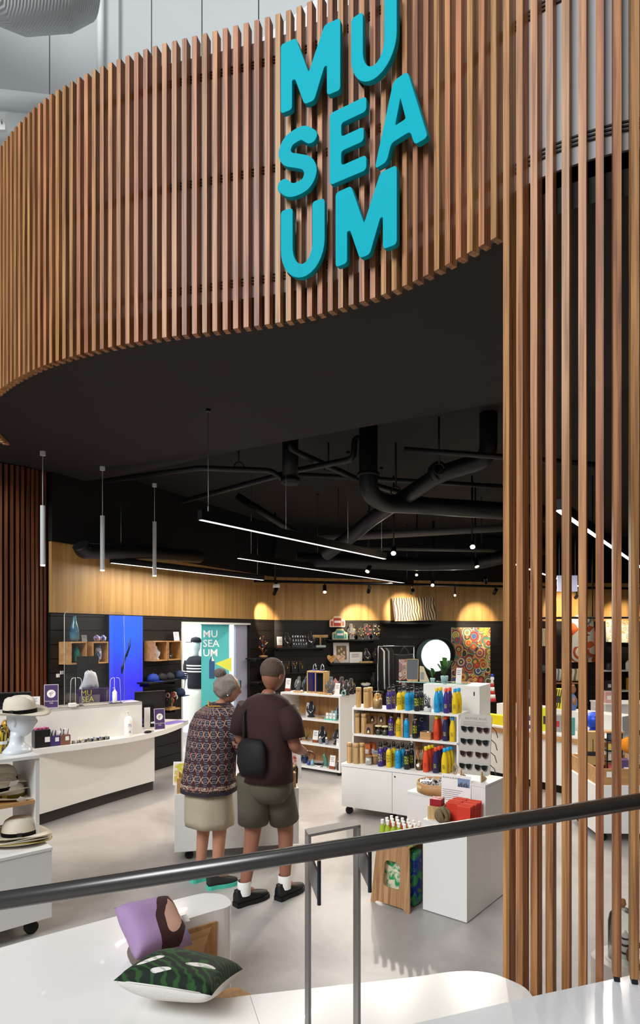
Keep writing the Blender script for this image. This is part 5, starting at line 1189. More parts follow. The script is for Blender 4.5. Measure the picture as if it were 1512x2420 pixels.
# ------------------------------------------------------------------ white plinths on the right with sunglasses
e2a = atan2(.776, .63); fQ = Fr(.954, 4.124, e2a-pi/2)     # x to the right-back? local y runs away from the camera
fQ = Fr(.954, 4.124, atan2(-.63, .776))                    # u = along the front to the right, v = backwards
def pbox(x0, x1, y0, y1, z1, label):
    t = fQ.thing('display_plinth', label, 'plinth', 'white box plinths beside the timber slats'); MB().b2(x0, x1, y0, y1, .006, z1-.018).o('body', M_white, t); MB().b2(x0-.001, x1+.001, y0-.001, y1+.001, z1-.0165, z1).o('top', M_white, t); MB().b2(x0+.02, x1-.02, y0+.02, y1-.02, 0, .006).o('plinth_base', M_bmetal, t); return t
zQ1, zQ2, zQ3 = .62, .846, .71
pbox(-.325, 0, 0, .278, zQ1, 'white box plinth carrying red packets, nearest of the three')
pbox(-.30, .0, .28, .60, zQ2, 'tallest white box plinth, carrying the sunglasses stand')
pbox(-.62, -.303, .28, .56, zQ3, 'white box plinth carrying the round wooden tray')
# sunglasses stand
ss = thing('sunglasses_stand', 'pale grey display board of sunglasses with rounded corners on plywood feet', 'display stand', fQ.at(-.145, .40, zQ2), fQ.a+.16); Mt = Matrix.Translation((0, 0, .03)) @ Matrix.Rotation(-.17, 4, 'X')
bo = rpoly([(-.115, 0), (.115, 0), (.115, .43), (-.115, .43)], .03, 5); m = MB(); m.loft([[(x, -.005, z) for x, z in bo], [(x, .005, z) for x, z in bo]])
for f in m.bm.faces: f.smooth = False
m.xf(Mt).o('board', mat('stand_grey', '#b9b2a8', .5, var=.03), ss)
MB().add(text_mesh('BAXTER BLUE', .021, .0003, space=1.25), Mt @ Matrix.Translation((0, -.0058, .398)) @ UPR).o('lettering', mat('grey_ink', '#7d746c', .6), ss)
for i in range(3): MB().b2(-.09, .09-.02*(i % 2), -.0056, -.005, .372-.011*i, .374-.011*i).xf(Mt).o('print_line', mat('grey_ink', '#7d746c', .6), ss)
for s_ in (-1, 1):
    ft = rpoly([(-.075, 0), (.06, 0), (.05, .012), (.0, .03), (-.035, .035), (-.045, .075), (-.07, .07)], .01, 3); m = MB(); m.loft([[(s_*.075-.004, x, z) for x, z in ft], [(s_*.075+.004, x, z) for x, z in ft]])
    for f in m.bm.faces: f.smooth = False
    m.o('foot', M_tube, ss)
def shades(fr_col, lens, x, z, label):
    t = thing('sunglasses', label, 'sunglasses', (0, 0, 0), 0, 'sunglasses on the grey stand'); t.matrix_world = Matrix.Translation(ss.location) @ Matrix.Rotation(ss.rotation_euler.z, 4, 'Z') @ Mt @ Matrix.Translation((x, -.022, z))
    fm = mat('frame_'+fr_col, fr_col, .25); lm = mat('lens_'+lens, lens, .08, coat=.5)
    for s_ in (-1, 1):
        rim = rpoly([(s_*.004, .012), (s_*.044, .016), (s_*.042, -.012), (s_*.024, -.024), (s_*.008, -.016)], .01, 4); m = MB(); m.loft([[(a, -.003, b) for a, b in rim], [(a, .003, b) for a, b in rim]])
        for f in m.bm.faces: f.smooth = False
        q = m.o('rim', fm, t); r2 = [(s_*.0245+(a-s_*.0245)*.82, b*.82) for a, b in rim]; m = MB(); m.loft([[(a, -.005, b) for a, b in r2], [(a, -.0025, b) for a, b in r2]])
        for f in m.bm.faces: f.smooth = False
        m.o('lens', lm, q)
        MB().tube([(s_*.045, .001, .012), (s_*.047, .012, .01), (s_*.047, .034, .004)], .0025, 5).o('temple', fm, t)
    MB().tube([(-.006, -.001, .006), (0, -.003, .009), (.006, -.001, .006)], .0025, 5).o('bridge', fm, t)
    MB().b2(-.006, .006, .0, .0165, -.004, .006).o('peg', M_acry, t)
nmz = ('top', 'second', 'third', 'bottom')
for r_ in range(4):
    for c_ in range(2):
        tort = (r_, c_) in ((0, 1), (2, 1), (2, 0)); fc, lc = ('#5a2a18', '#241014') if tort else ('#0d0d0f', '#0c1512')
        shades(fc, lc, -.056+.112*c_, .325-.088*r_, '%s sunglasses in the %s row of the stand, %s column' % ('tortoiseshell' if tort else 'black', nmz[r_], ('left', 'right')[c_]))
for r_ in range(4): MB().tube([Mt @ Vector((.115, .004, .325-.088*r_+.02)), Mt @ Vector((.138, .03, .325-.088*r_-.004)), Mt @ Vector((.148, .05, .325-.088*r_-.05))], .003, 6).o('display_temple', mat('temple_%d' % (r_ % 2), ['#5a2a18', '#3b3a28'][r_ % 2], .3), ss)
# wooden tray of leaflets
t = thing('round_tray', 'round bent-wood tray with handle slots holding patterned pouches', 'tray', fQ.at(-.44, .42, zQ3), fQ.a); rt = .155
n = 36; wall = MB(); out = [[(rt*cos(2*pi*k/n), rt*sin(2*pi*k/n), 0), (rt*cos(2*pi*k/n), rt*sin(2*pi*k/n), .075), ((rt-.006)*cos(2*pi*k/n), (rt-.006)*sin(2*pi*k/n), .075), ((rt-.006)*cos(2*pi*k/n), (rt-.006)*sin(2*pi*k/n), 0)] for k in range(n+1)]
wall.loft(out, cap=False).o('rim', M_boxwood, t); MB().cyl((0, 0, .005), rt-.007, .01, 36).o('base', M_boxwood, t)
for a in (-2.1, 1.05): MB().prism(rpoly([(-.032, .035), (.032, .035), (.032, .055), (-.032, .055)], .009), 0, .001).xf(Matrix.Rotation(a+pi/2, 4, 'Z') @ Matrix.Translation((0, -rt-.0008, 0)) @ UPR).o('handle_slot', mat('slot_pale_tan', '#e9c893', .6), t)  # flat pale tan patches drawn as the handle slots
pm_ = vase_mat('zebra_pouch', '#1c1a1c', '#e6e2dc', 38, (1, 1, 1))
for k in range(11): a = k*.57; MB().box((.085*cos(a), .085*sin(a), .055), (.09, .05, .03), rz=a+1, rot=Matrix.Rotation(a, 4, 'Z') @ Matrix.Rotation(.5, 4, 'X')).o('pouch', pm_, t)
# red packets, twine, card on the near plinth
ic = thing('info_card', 'white information card with a small blue photo behind the red packets', 'card', fQ.at(-.21, .255, zQ1), fQ.a+.1); Mt2 = Matrix.Rotation(-.05, 4, 'X')
MB().b2(-.108, .108, -.002, .002, .0, .27).xf(Mt2).o('card', M_paper, ic)
MB().add(text_mesh('BLANCA BLANCA', .017, .0002, align='LEFT'), Mt2 @ Matrix.Translation((-.1, -.0026, .245)) @ UPR).o('lettering', M_ink, ic)
ph = MB().b2(.012, .1, -.003, -.002, .19, .25).xf(Mt2).o('photo', mat('blue_photo', '#7f93b5', .5), ic)
for k in range(7): MB().prism([(0, 0), (.007, 0), (.006, .02+.006*(k % 3)), (.001, .02+.006*(k % 3))], 0, .0006).xf(Mt2 @ Matrix.Translation((.016+.011*k, -.0032, .192)) @ UPR).o('photo_figure', M_ink, ph)
for k in range(6): MB().b2(-.1, .05-.015*(k % 3), -.0028, -.002, .16-.014*k, .163-.014*k).xf(Mt2).o('print_line', mat('grey_ink', '#7d746c', .6), ic)
wx = thing('pine_box', 'small open pine box of dark red packets on the near plinth', 'box', fQ.at(-.265, .09, zQ1), fQ.a+.2)
for a in ((-.05, .05, -.055, -.049), (-.05, .05, .049, .055), (-.05, -.044, -.049, .049), (.044, .05, -.049, .049)): MB().b2(*a, 0, .09).o('panel', M_tube, wx)
MB().b2(-.044, .044, -.049, .049, 0, .006).o('base', M_tube, wx)
for k in range(4): MB().b2(-.04, .04, -.04+.022*k, -.026+.022*k, .006, .135).o('packet', mat('crimson_packet', '#a0202a', .45), wx)
for i, (x, y0, n_, lb) in enumerate(((-.15, .085, 8, 'left'), (-.05, .05, 9, 'right'))):
    for k in range(n_):
        t = thing('red_packet', 'red-orange packet number %s from the front in the %s row on the near plinth' % (('one', 'two', 'three', 'four', 'five', 'six', 'seven', 'eight', 'nine')[k], lb), 'packet', fQ.at(x, y0+.021*k, zQ1), fQ.a+.12, 'red-orange packets on the near plinth')
        MB().b2(-.045, .045, -.004, .004, 0, .115+.004*(k % 3)).xf(Matrix.Rotation(-.12, 4, 'X')).o('packet', mat('red_packet_%d' % (k % 2), ['#d23a26', '#bd2d1f'][k % 2], .4), t); MB().b2(-.045, .045, -.0045, .0045, .115+.004*(k % 3), .121+.004*(k % 3)).xf(Matrix.Rotation(-.12, 4, 'X')).o('seal', mat('red_seal', '#e4593f', .4), t)
t = thing('twine_ball', 'ball of brown jute twine in front of the red packets', 'twine', fQ.at(-.175, .0, zQ1), fQ.a); mj = mat('jute', '#7a684a', .9, bump=.6, bscale=120)
for k in range(9): rr = .042; a = k*.35; MB().tube([Matrix.Rotation(a, 4, 'Z') @ Matrix.Rotation(.9+.05*k, 4, 'X') @ Vector((rr*cos(2*pi*j/18), rr*sin(2*pi*j/18), .012*sin(k*2))) + Vector((0, 0, .055)) for j in range(19)], .013, 6).o('strand', mj, t)

# ------------------------------------------------------------------ bentwood stool with fabric and little bottles
fS = fr2((.357, 4.467), (.603, 4.266)); sw_ = hypot(.246, .201)
st = fS.thing('bentwood_stool', 'bent plywood stool with a rounded square window beside the white plinth', 'stool'); hS = .43; dS = .30
def sface(y0, y1, slope):
    ol = rpoly([(0, 0), (.03, 0), (.05, .02), (sw_-.05, .02), (sw_-.03, 0), (sw_, 0), (sw_-.03, hS), (.03, hS)], [.01, .004, .01, .01, .004, .01, .02, .02], 3); ho = rpoly([(.095, .13), (sw_-.085, .13), (sw_-.095, .31), (.1, .31)], .035, 5)
    me = curve2d_mesh('stool_face', [ol, ho], .006); m = MB().add(me, UPR); m.xf(Matrix.Translation((0, y0, 0)))
    for v in m.bm.verts: v.co.y += (hS-v.co.z)*slope
    return m
sface(.0+.045, 0, -.10).o('front_leg', M_stoolw, st); sface(dS-.045, 0, .10).o('rear_leg', M_stoolw, st); MB().b2(.03, sw_-.03, .04, dS-.04, hS-.012, hS, bev=.004).o('seat', M_stoolw, st)
fb = thing('fabric_roll', 'blue and green floral fabric bundle under the bentwood stool', 'fabric', fS.at(sw_/2, dS/2, 0), fS.a)
fm_ = vase_mat('floral_blue', '#16309a', '#3f9a4a', 14, (1, 1, 1)); fm_.node_tree.nodes['Principled BSDF'].inputs['Coat Weight'].default_value = 0
fm2 = vase_mat('floral_green', '#2f9a5a', '#e3dcc4', 16, (1, 1, 1)); fm2.node_tree.nodes['Principled BSDF'].inputs['Coat Weight'].default_value = 0
MB().b2(-.12, .135, -.045, .07, .0, .38, bev=.02).o('fabric', fm_, fb); MB().b2(-.12, .10, -.075, -.047, .0, .36, bev=.008).o('lining', fm2, fb)
JB = []; r_i = 0
for iy in range(3):
    for ix in range(6):
        nm = [('orange', '#d0602e'), ('green', '#9ab83a')][(ix+iy) % 2 if iy else 0 if ix % 2 == 0 else 0]; 
        if iy == 0: nm = ('green', '#a9bf3c')
        elif iy == 2: nm = ('orange', '#d0602e')
        lb = 'tiny white-capped %s bottle, %s in the %s row on the stool' % (nm[0], ('first', 'second', 'third', 'fourth', 'fifth', 'last')[ix], ('front', 'middle', 'back')[iy]); loc = fS.at(.05+.046*ix, .07+.06*iy, hS)
        src = [b for b in JB if b[0] == nm[0]]
        if src: dup(src[0][1], loc, 0, lb)
        else:
            t = thing('mini_bottle', lb, 'bottle', loc, 0, 'mini bottles on the stool'); MB().lathe([(.018, 0), (.02, .004), (.02, .085), (.009, .105), (.009, .112)], 14).o('body', mat('mini_'+nm[0], nm[1], .3), t); MB().cyl((0, 0, .126), .011, .028, 12).o('cap', M_paper, t); JB.append((nm[0], t))
# ------------------------------------------------------------------ heads and hats
def head_mesh(s=1.0, neck=True, feat=1.0):
    """head facing +X, origin at the chin-neck base, about .23*s tall"""
    m = MB(); nu, nv = 40, 30; R_ = []
    g = lambda a, w: math.exp(-(a/w)**2)
    for j in range(nv+1):
        ph = pi*j/nv; row = []
        for i in range(nu):
            th = 2*pi*i/nu; x, y, z = sin(ph)*cos(th), sin(ph)*sin(th), cos(ph)
            w = .073; dpt = .095
            t = max(0, -z)
            w *= 1-.30*t*t; 
            px = x*dpt*(1-.10*t) + (-.012*t if x < 0 else .0); py = y*w; pz = z*.118
            fr_ = max(0, x)
            px += feat*fr_*(.022*g(py, .011)*g(pz+.012, .024)*(1 if pz < .012 else .7) + .006*g(pz-.028, .012)*g(py, .05) + .009*g(pz+.088, .018)*g(py, .025) + .006*g(pz+.056, .012)*g(py, .02))
            px -= feat*fr_*(.010*(g(py-.03, .014)+g(py+.03, .014))*g(pz-.008, .012) + .003*g(pz+.056, .003)*g(py, .022))
            if x < 0 and z < -.35: px *= 1-.35*(-z-.35)
            row.append((px*s, py*s, (pz+.118)*s))
        R_.append(row)
    V = [[m.bm.verts.new(p) for p in r] for r in R_]
    for A, B in zip(V, V[1:]):
        for k in range(nu):
            f = m.bm.faces.new((A[k], A[(k+1) % nu], B[(k+1) % nu], B[k])); f.smooth = True
    bmesh.ops.remove_doubles(m.bm, verts=m.bm.verts[:], dist=1e-5)
    for sy in (-1, 1): m.sph((-.008*s, sy*.074*s, .108*s), .026*s, 10, 8, (.6, .3, 1.1))
    bmesh.ops.recalc_face_normals(m.bm, faces=m.bm.faces[:])
    return m
def hat_parts(t, s, straw, band, dent=.035, z0=0.0, tilt=0):
    n = 36; rg = []
    for r, z in ((.094, 0), (.095, .03), (.090, .07), (.080, .098), (.062, .112), (.03, .118), (.004, .118)):
        ring = []
        for k in range(n):
            a = 2*pi*k/n; x, y = r*1.12*cos(a), r*.92*sin(a)
            zz = z
            if z > .05: zz -= dent*math.exp(-(y/.022)**2)*(z/.118)**3*(.75+.25*cos(a)); y *= 1-.22*max(0, cos(a))*(z/.118)**2
            ring.append((x*s, y*s, zz*s+z0))
        rg.append(ring)
    MB().loft(rg).o('crown', straw, t)
    b = MB()
    def brim(r, up): 
        o_ = []
        for k in range(n):
            a = 2*pi*k/n; u = (r-.094)/.09
            o_.append((r*1.06*cos(a)*s, r*.95*sin(a)*s, (u*u*(.03*abs(sin(a))**2-.018*max(0, cos(a)))+up)*s+z0))
        return o_
    b.loft([brim(.088, 0), brim(.12, 0), brim(.15, 0), brim(.178, 0), brim(.180, .0035), brim(.15, .0035), brim(.12, .0035), brim(.088, .004)], cap=False)
    b.o('brim', straw, t)
    ba = MB(); ba.loft([[(1.125*.0955*cos(2*pi*k/n)*s, .925*.0955*sin(2*pi*k/n)*s, z*s+z0) for k in range(n)] for z in (.004, .03)], cap=False); bmesh.ops.solidify(ba.bm, geom=ba.bm.faces[:], thickness=-.0015); bd = ba.o('band', band, t)
    MB().box((0, -.094*s*.95, .017*s+z0), (.03*s, .006*s, .03*s)).o('bow', band, bd)
M_straw = mat('straw_weave', '#e3d8c4', .75, var=.05, bump=.35, bscale=180); M_band = mat('black_ribbon', '#0e0e10', .6); M_ybrim = mat('yellow_trim', '#b39a2e', .7); M_head = mat('gloss_mannequin', '#dde2e8', .3, coat=.3, var=.02)
# ------------------------------------------------------------------ hat stand
fH = Fr(-1.69, 4.0, R(41.6)); zH0, zH1, zH2 = .54, .81, 1.10
hs_ = fH.thing('hat_stand', 'white open shelf tower on a cabinet base displaying straw hats', 'shelf unit')
MB().b2(-.75, 0, 0, .66, .10, zH0-.02).o('cabinet', M_white, hs_); MB().b2(-.755, .004, -.004, .664, zH0-.018, zH0).o('cabinet_top', M_white, hs_)
MB().b2(-.045, -.02, .17, .655, zH0, zH2-.02).o('side_panel', M_white, hs_); MB().b2(-.73, -.705, .17, .655, zH0, zH2-.02).o('side_panel', M_white, hs_)
MB().b2(-.73, -.02, .16, .655, zH2-.02, zH2).o('top_shelf', M_white, hs_); MB().b2(-.705, -.045, .175, .655, zH1-.022, zH1).o('middle_shelf', M_boxwood, hs_)
for x in (-.65, -.1):
    for y in (.08, .58): caster(hs_, x, y, .042)
def hat(loc, rz, s, label, band=M_band, n=1):
    t = thing('straw_hat', label, 'hat', loc, rz, 'straw hats on the white stand'); hat_parts(t, s, M_straw, band); return t
zz = zH0
cen = fH.pt(46, .235, 0)
for i in range(3):
    t = thing('straw_hat', ('lowest', 'second', 'third')[i]+' straw hat in the stack on the stand base', 'hat', (cen.x, cen.y, zz+.008+.012*i), R(20+12*i), 'straw hats on the white stand'); b = MB(); n = 36
    b.loft([[(r*1.06*cos(2*pi*k/n), r*.95*sin(2*pi*k/n), (max(0, (r-.094)/.09))**2*.03*abs(sin(2*pi*k/n))**2-.0+u) for k in range(n)] for r, u in ((.097, .0), (.14, 0), (.178, 0), (.18, .0035), (.14, .0035), (.097, .0035))], cap=False); b.o('brim', M_straw, t)
    MB().tube([(1.07*.181*cos(2*pi*k/n), .955*.181*sin(2*pi*k/n), .03*abs(sin(2*pi*k/n))**2+.002) for k in range(n+1)], .0025, 5).o('brim_edge', M_ybrim if i == 0 else M_straw, t)
hat((cen.x, cen.y, zz+.05), R(25), 1.0, 'cream straw hat with black band topping the stack on the base')
c_ = fH.pt(18, .36, zH1)
hat((c_.x, c_.y, zH1+.004), R(15), .98, 'lower straw hat with yellow band on the middle shelf', M_ybrim)
hat((c_.x-.03, c_.y-.02, zH1+.055), R(60), .95, 'middle straw hat on the middle shelf')
hat((c_.x-.05, c_.y+.02, zH1+.105), R(30), .9, 'upper straw hat on the middle shelf with black band')
for i, (px, y, z, lb) in enumerate(((52, .19, zH1+.012, 'white price tag hanging from the yellow-banded hat'), (33, .24, zH1+.115, 'small white price tag on the middle straw hat'))):
    p = fH.pt(px, y, z); t = thing('price_tag', lb, 'tag', p, fH.a+.3); MB().box((0, 0, 0), (.055, .002, .035), rot=Matrix.Rotation(.5-.5*i, 4, 'Y') @ Matrix.Rotation(.5, 4, 'X')).o('tag', M_paper, t); MB().tube([(0, 0, .015), (-.01, .02, .03), (-.02, .05, .03)], .001, 4).o('string', M_ink, t)
hp = fH.pt(42, .36, zH2); mh = thing('hat_mannequin', 'glossy white mannequin head and neck facing right wearing a straw hat', 'mannequin head', hp, R(-6))
m = head_mesh(1.0); m.xf(Matrix.Translation((.025, 0, .10))); m.o('head', M_head, mh)
ER = lambda rx, ry, z, cx=0: [(cx+rx*cos(2*pi*k/24), ry*sin(2*pi*k/24), z) for k in range(24)]
MB().loft([ER(.085, .11, 0), ER(.085, .115, .012), ER(.07, .095, .03), ER(.054, .064, .048, -.004), ER(.045, .049, .07, -.006), ER(.043, .046, .10, -.004), ER(.047, .05, .14, .004)]).o('neck', M_head, mh)
hh = thing('straw_hat', 'cream straw hat with black band worn by the mannequin head', 'hat', (hp.x+.015, hp.y, hp.z+.258), R(-8), 'straw hats on the white stand'); hat_parts(hh, 1.02, M_straw, M_band)
hh.rotation_euler = (0.05, -.03, R(-8))
for i, (px, y, c, nm) in enumerate(((3, .40, '#d9b22a', 'yellow'), (9, .50, '#17171a', 'black'), (16, .58, '#e0a326', 'amber'))):
    t = thing('scarf_roll', '%s patterned scarf roll behind the mannequin head' % nm, 'scarf', fH.pt(px, y, zH2), fH.a)
    MB().lathe([(.03, 0), (.035, .02), (.033, .13+.02*i), (.02, .15+.02*i)], 14).o('roll', vase_mat('scarf_'+nm, c, '#2a2622' if nm != 'black' else '#c9a52a', 30), t); MB().cyl((0, 0, .07), .0365, .02, 14).o('tie', M_paper, t)

# ------------------------------------------------------------------ cushions on the bench
def pillow_mesh(w, th, n=22, seed=1):
    m = MB(); rnd = random.Random(seed); A = []; B = []
    for sgn, L_ in ((1, A), (-1, B)):
        for i in range(n+1):
            for j in range(n+1):
                u, v = -1+2*i/n, -1+2*j/n; k = (max(0, 1-abs(u)**2.6)*max(0, 1-abs(v)**2.6))**.42
                pin = 1-.07*(1-abs(v)**2)*abs(u)**4; pin2 = 1-.07*(1-abs(u)**2)*abs(v)**4
                z = sgn*th/2*k*(1+.05*sin(4*u+seed)+.05*cos(5*v+2*seed)); L_.append(m.bm.verts.new((u*w/2*pin, v*w/2*pin2, z)))
    for L_, mi, fl_ in ((A, 0, 0), (B, 1, 1)):
        for i in range(n):
            for j in range(n):
                q = [L_[i*(n+1)+j], L_[(i+1)*(n+1)+j], L_[(i+1)*(n+1)+j+1], L_[i*(n+1)+j+1]]
                f = m.bm.faces.new(q[::-1] if fl_ else q); f.smooth = True; f.material_index = mi
    bmesh.ops.remove_doubles(m.bm, verts=m.bm.verts[:], dist=1e-4); return m
def blob_mat(name, base, blobs, rough=.8):
    """cloth with printed shapes: blobs = (colour, cx, cy, rx, ry, rot) in the cushion's own plane"""
    m = mat(name, base, rough, var=.06, scale=20, bump=.04, bscale=200); nt = m.node_tree; N = nt.nodes; L = nt.links; bs = N['Principled BSDF']; cur = bs.inputs['Base Color'].links[0].from_socket
    tc = N.new('ShaderNodeTexCoord'); nz = N.new('ShaderNodeTexNoise'); nz.inputs['Scale'].default_value = 9; L.new(tc.outputs['Object'], nz.inputs[0])
    sc_ = N.new('ShaderNodeVectorMath'); sc_.operation = 'SCALE'; sc_.inputs['Scale'].default_value = .035; sub = N.new('ShaderNodeVectorMath'); sub.operation = 'SUBTRACT'; sub.inputs[1].default_value = (.5, .5, .5); L.new(nz.outputs['Color'], sub.inputs[0]); L.new(sub.outputs[0], sc_.inputs[0])
    ad = N.new('ShaderNodeVectorMath'); ad.operation = 'ADD'; L.new(tc.outputs['Object'], ad.inputs[0]); L.new(sc_.outputs[0], ad.inputs[1])
    for c, cx, cy, rx, ry, ro in blobs:
        mp = N.new('ShaderNodeMapping'); mp.vector_type = 'TEXTURE'; mp.inputs['Location'].default_value = (cx, cy, 0); mp.inputs['Rotation'].default_value = (0, 0, ro); mp.inputs['Scale'].default_value = (rx, ry, 99); L.new(ad.outputs[0], mp.inputs[0])
        ln = N.new('ShaderNodeVectorMath'); ln.operation = 'LENGTH'; L.new(mp.outputs[0], ln.inputs[0]); lt = N.new('ShaderNodeMath'); lt.operation = 'LESS_THAN'; lt.inputs[1].default_value = 1.0; L.new(ln.outputs['Value'], lt.inputs[0])
        mx = N.new('ShaderNodeMix'); mx.data_type = 'RGBA'; mx.inputs[7].default_value = (*lin(c), 1); L.new(lt.outputs[0], mx.inputs[0]); L.new(cur, mx.inputs[6]); cur = mx.outputs[2]
    L.new(cur, bs.inputs['Base Color']); return m
def leaf_mat():
    m = blob_mat('leaf_print', '#0e1d12', [('#e8e2dc', -.10, -.10, .05, .02, .7), ('#e8e2dc', .10, -.07, .06, .016, .35), ('#e8e2dc', -.03, -.15, .04, .012, .2)]); nt = m.node_tree; N = nt.nodes; L = nt.links; bs = N['Principled BSDF']; cur = bs.inputs['Base Color'].links[0].from_socket
    tc = N.new('ShaderNodeTexCoord'); mp = N.new('ShaderNodeMapping'); mp.inputs['Rotation'].default_value = (0, 0, .5); wv = N.new('ShaderNodeTexWave'); wv.wave_type = 'RINGS'; wv.inputs['Scale'].default_value = 13; wv.inputs['Distortion'].default_value = 7; wv.inputs['Detail'].default_value = 3; L.new(tc.outputs['Object'], mp.inputs[0]); L.new(mp.outputs[0], wv.inputs[0])
    rp = N.new('ShaderNodeValToRGB'); rp.color_ramp.elements[0].position = .62; rp.color_ramp.elements[0].color = (0, 0, 0, 1); rp.color_ramp.elements[1].position = .95; rp.color_ramp.elements[1].color = (1, 1, 1, 1); L.new(wv.outputs['Fac'], rp.inputs[0])
    mx = N.new('ShaderNodeMix'); mx.data_type = 'RGBA'; mx.inputs[7].default_value = (*lin('#2f6a24'), 1); mu = N.new('ShaderNodeMath'); mu.operation = 'MULTIPLY'; mu.inputs[1].default_value = .5; L.new(rp.outputs[0], mu.inputs[0]); L.new(mu.outputs[0], mx.inputs[0]); L.new(cur, mx.inputs[6]); L.new(mx.outputs[2], bs.inputs['Base Color']); return m
M_linen = mat('white_linen', '#e9e4dc', .85, bump=.2, bscale=120, var=.04)
M_lilac = blob_mat('lilac_bird_print', '#a587ae', [('#3a1d1a', .06, -.02, .075, .15, -.35), ('#c89a86', .085, .0, .045, .11, -.45), ('#3a1d1a', .11, .08, .02, .09, .5), ('#7f8fc0', .15, -.10, .04, .035, .0), ('#d8a890', .14, .03, .025, .08, .3)])
def cushion(name, label, loc, rot, w, th, mats, seed):
    t = thing(name, label, 'cushion', loc); t.rotation_euler = rot; m = pillow_mesh(w, th, seed=seed); m.o('cover', mats, t)
    return t
gp = W(430, 2312, 2.50)
t = cushion('cushion', 'cushion with a dark green leaf print and white underside lying on the bench', (gp.x, gp.y, hB+.098), (R(-15), R(2), R(-11)), .385, .15, [leaf_mat(), M_linen], 3)
MB().tube([(-.166, -.185, 0), (0, -.177, .0), (.166, -.185, 0)], .003, 5).o('zip_seam', M_linen, t)
pp_ = W(362, 2196, 2.93)
nrm = Vector((.40, -.30, .86)).normalized(); q_ = nrm.to_track_quat('Z', 'Y').to_matrix().to_4x4() @ Matrix.Rotation(R(-12), 4, 'Z')
t = thing('cushion', 'lilac cushion with a dark bird print leaning behind the leaf cushion', 'cushion', (pp_.x, pp_.y, .540)); t.rotation_euler = q_.to_euler(); pillow_mesh(.285, .15, seed=5).o('cover', [M_lilac, mat('lilac_cloth', '#a587ae', .8, var=.05, bump=.12, bscale=200)], t)
MB().b2(.155, .185, -.02, .02, -.002, .002).o('care_label', M_paper, t)

# ------------------------------------------------------------------ glass dome on the plinth
dp = W(1471, 2268, 2.9); t = thing('glass_dome', 'clear glass dome with a wooden knob over a small white lighthouse figure', 'glass dome', (dp.x, dp.y, hP))
MB().lathe([(.062, 0), (.062, .17), (.055, .205), (.035, .23), (.008, .24)], 24, cap=False).o('dome', M_glass, t); MB().lathe([(.008, .24), (.016, .255), (.012, .275), (0, .282)], 12).o('knob', M_boxwood, t); MB().cyl((0, 0, .004), .075, .008, 28).o('base', M_paper, t)
lh = MB().lathe([(.02, .008), (.014, .10), (.016, .105), (.012, .12), (0, .14)], 14, (.012, 0, 0)).o('figure', M_paper, t)
for z in (.03, .065, .095): MB().lathe([(.0195-.06*(z-.01)*.9+.0012, z), (.019-.06*(z-.01)*.9+.0012, z+.01)], 14, (.012, 0, 0), cap=False).o('figure_band', M_ink, lh)
t = thing('rope_coil', 'loop of tan rope beside the glass dome on the plinth', 'rope', W(1510, 2290, 2.82)); t.location.z = hP
for k in range(3): MB().tube([(.045*cos(2*pi*j/16), .012*k-.01, .055+.05*sin(2*pi*j/16)) for j in range(17)], .007, 6).o('loop', mj, t)

# ------------------------------------------------------------------ back wall goods
def bp(px, py, y=0.0): return frB.pt(px, y, frB.zf(px, py, y))
def bshelf(px0, px1, py, label, dep=.28): return wshelf(frB, px0, px1, py, dep, label)
zA = bshelf(652, 772, 1531, 'black wall shelf at the left of the back wall with silver earrings'); zB_ = bshelf(776, 892, 1512, 'upper black wall shelf carrying gold necklaces'); zC_ = bshelf(780, 902, 1568, 'black wall shelf carrying the white picture frame'); zD_ = bshelf(652, 735, 1590, 'low black wall shelf with hanging necklaces'); zE_ = bshelf(820, 900, 1625, 'lowest black wall shelf behind the jewellery unit')
b_at = lambda px, z, y=-.14: frB.pt(px, y, z)
small_card(frB, frB.xf(661, -.15), -.15, zA, .1, .2, 'white tag with rust foot at the left of the earring shelf', base=RU)
small_card(frB, frB.xf(661, -.15), -.15, zD_, .1, .2, 'white tag with rust foot at the left of the low necklace shelf', base=RU)
bust(b_at(678, zA), frB.a, 'black bust beside the rust-footed tag on the earring shelf', .27, M_velvet, M_silver)
t = thing('earring_rack', 'cluster of silver earrings on a clear rack on the back wall shelf', 'rack', b_at(708, zA), frB.a)
for r_ in range(3):
    MB().b2(-.14, .14, -.03+.04*r_, -.026+.04*r_, 0, .09+.07*r_).o('panel', M_acry, t)
    for k in range(6): MB().sph((-.12+.048*k, -.036+.04*r_, .06+.07*r_), .014, 8, 6, (1, .4, 1.5)).o('earring', M_silver, t)
bust(b_at(733, zA), frB.a, 'slim dark bust with a silver clasp right of the earring rack', .3, M_velvet, M_silver)
t = thing('t_bar_stand', 'wooden T-bar stand hung with earrings on the back wall shelf', 'stand', b_at(757, zA), frB.a); MB().b2(-.09, .09, -.05, .05, 0, .04).o('base', mat('clear_base', '#b9c7c4', .15), t); MB().tube([(0, 0, .04), (0, 0, .2)], .014, 8).o('post', M_tube, t); MB().tube([(-.14, 0, .205), (.14, 0, .205)], .03, 10).o('bar', M_tube, t)
for k in range(6): MB().tube([(-.12+.048*k, -.028, .19), (-.12+.048*k, -.03, .13)], .003, 4).o('earring', M_silver, t)
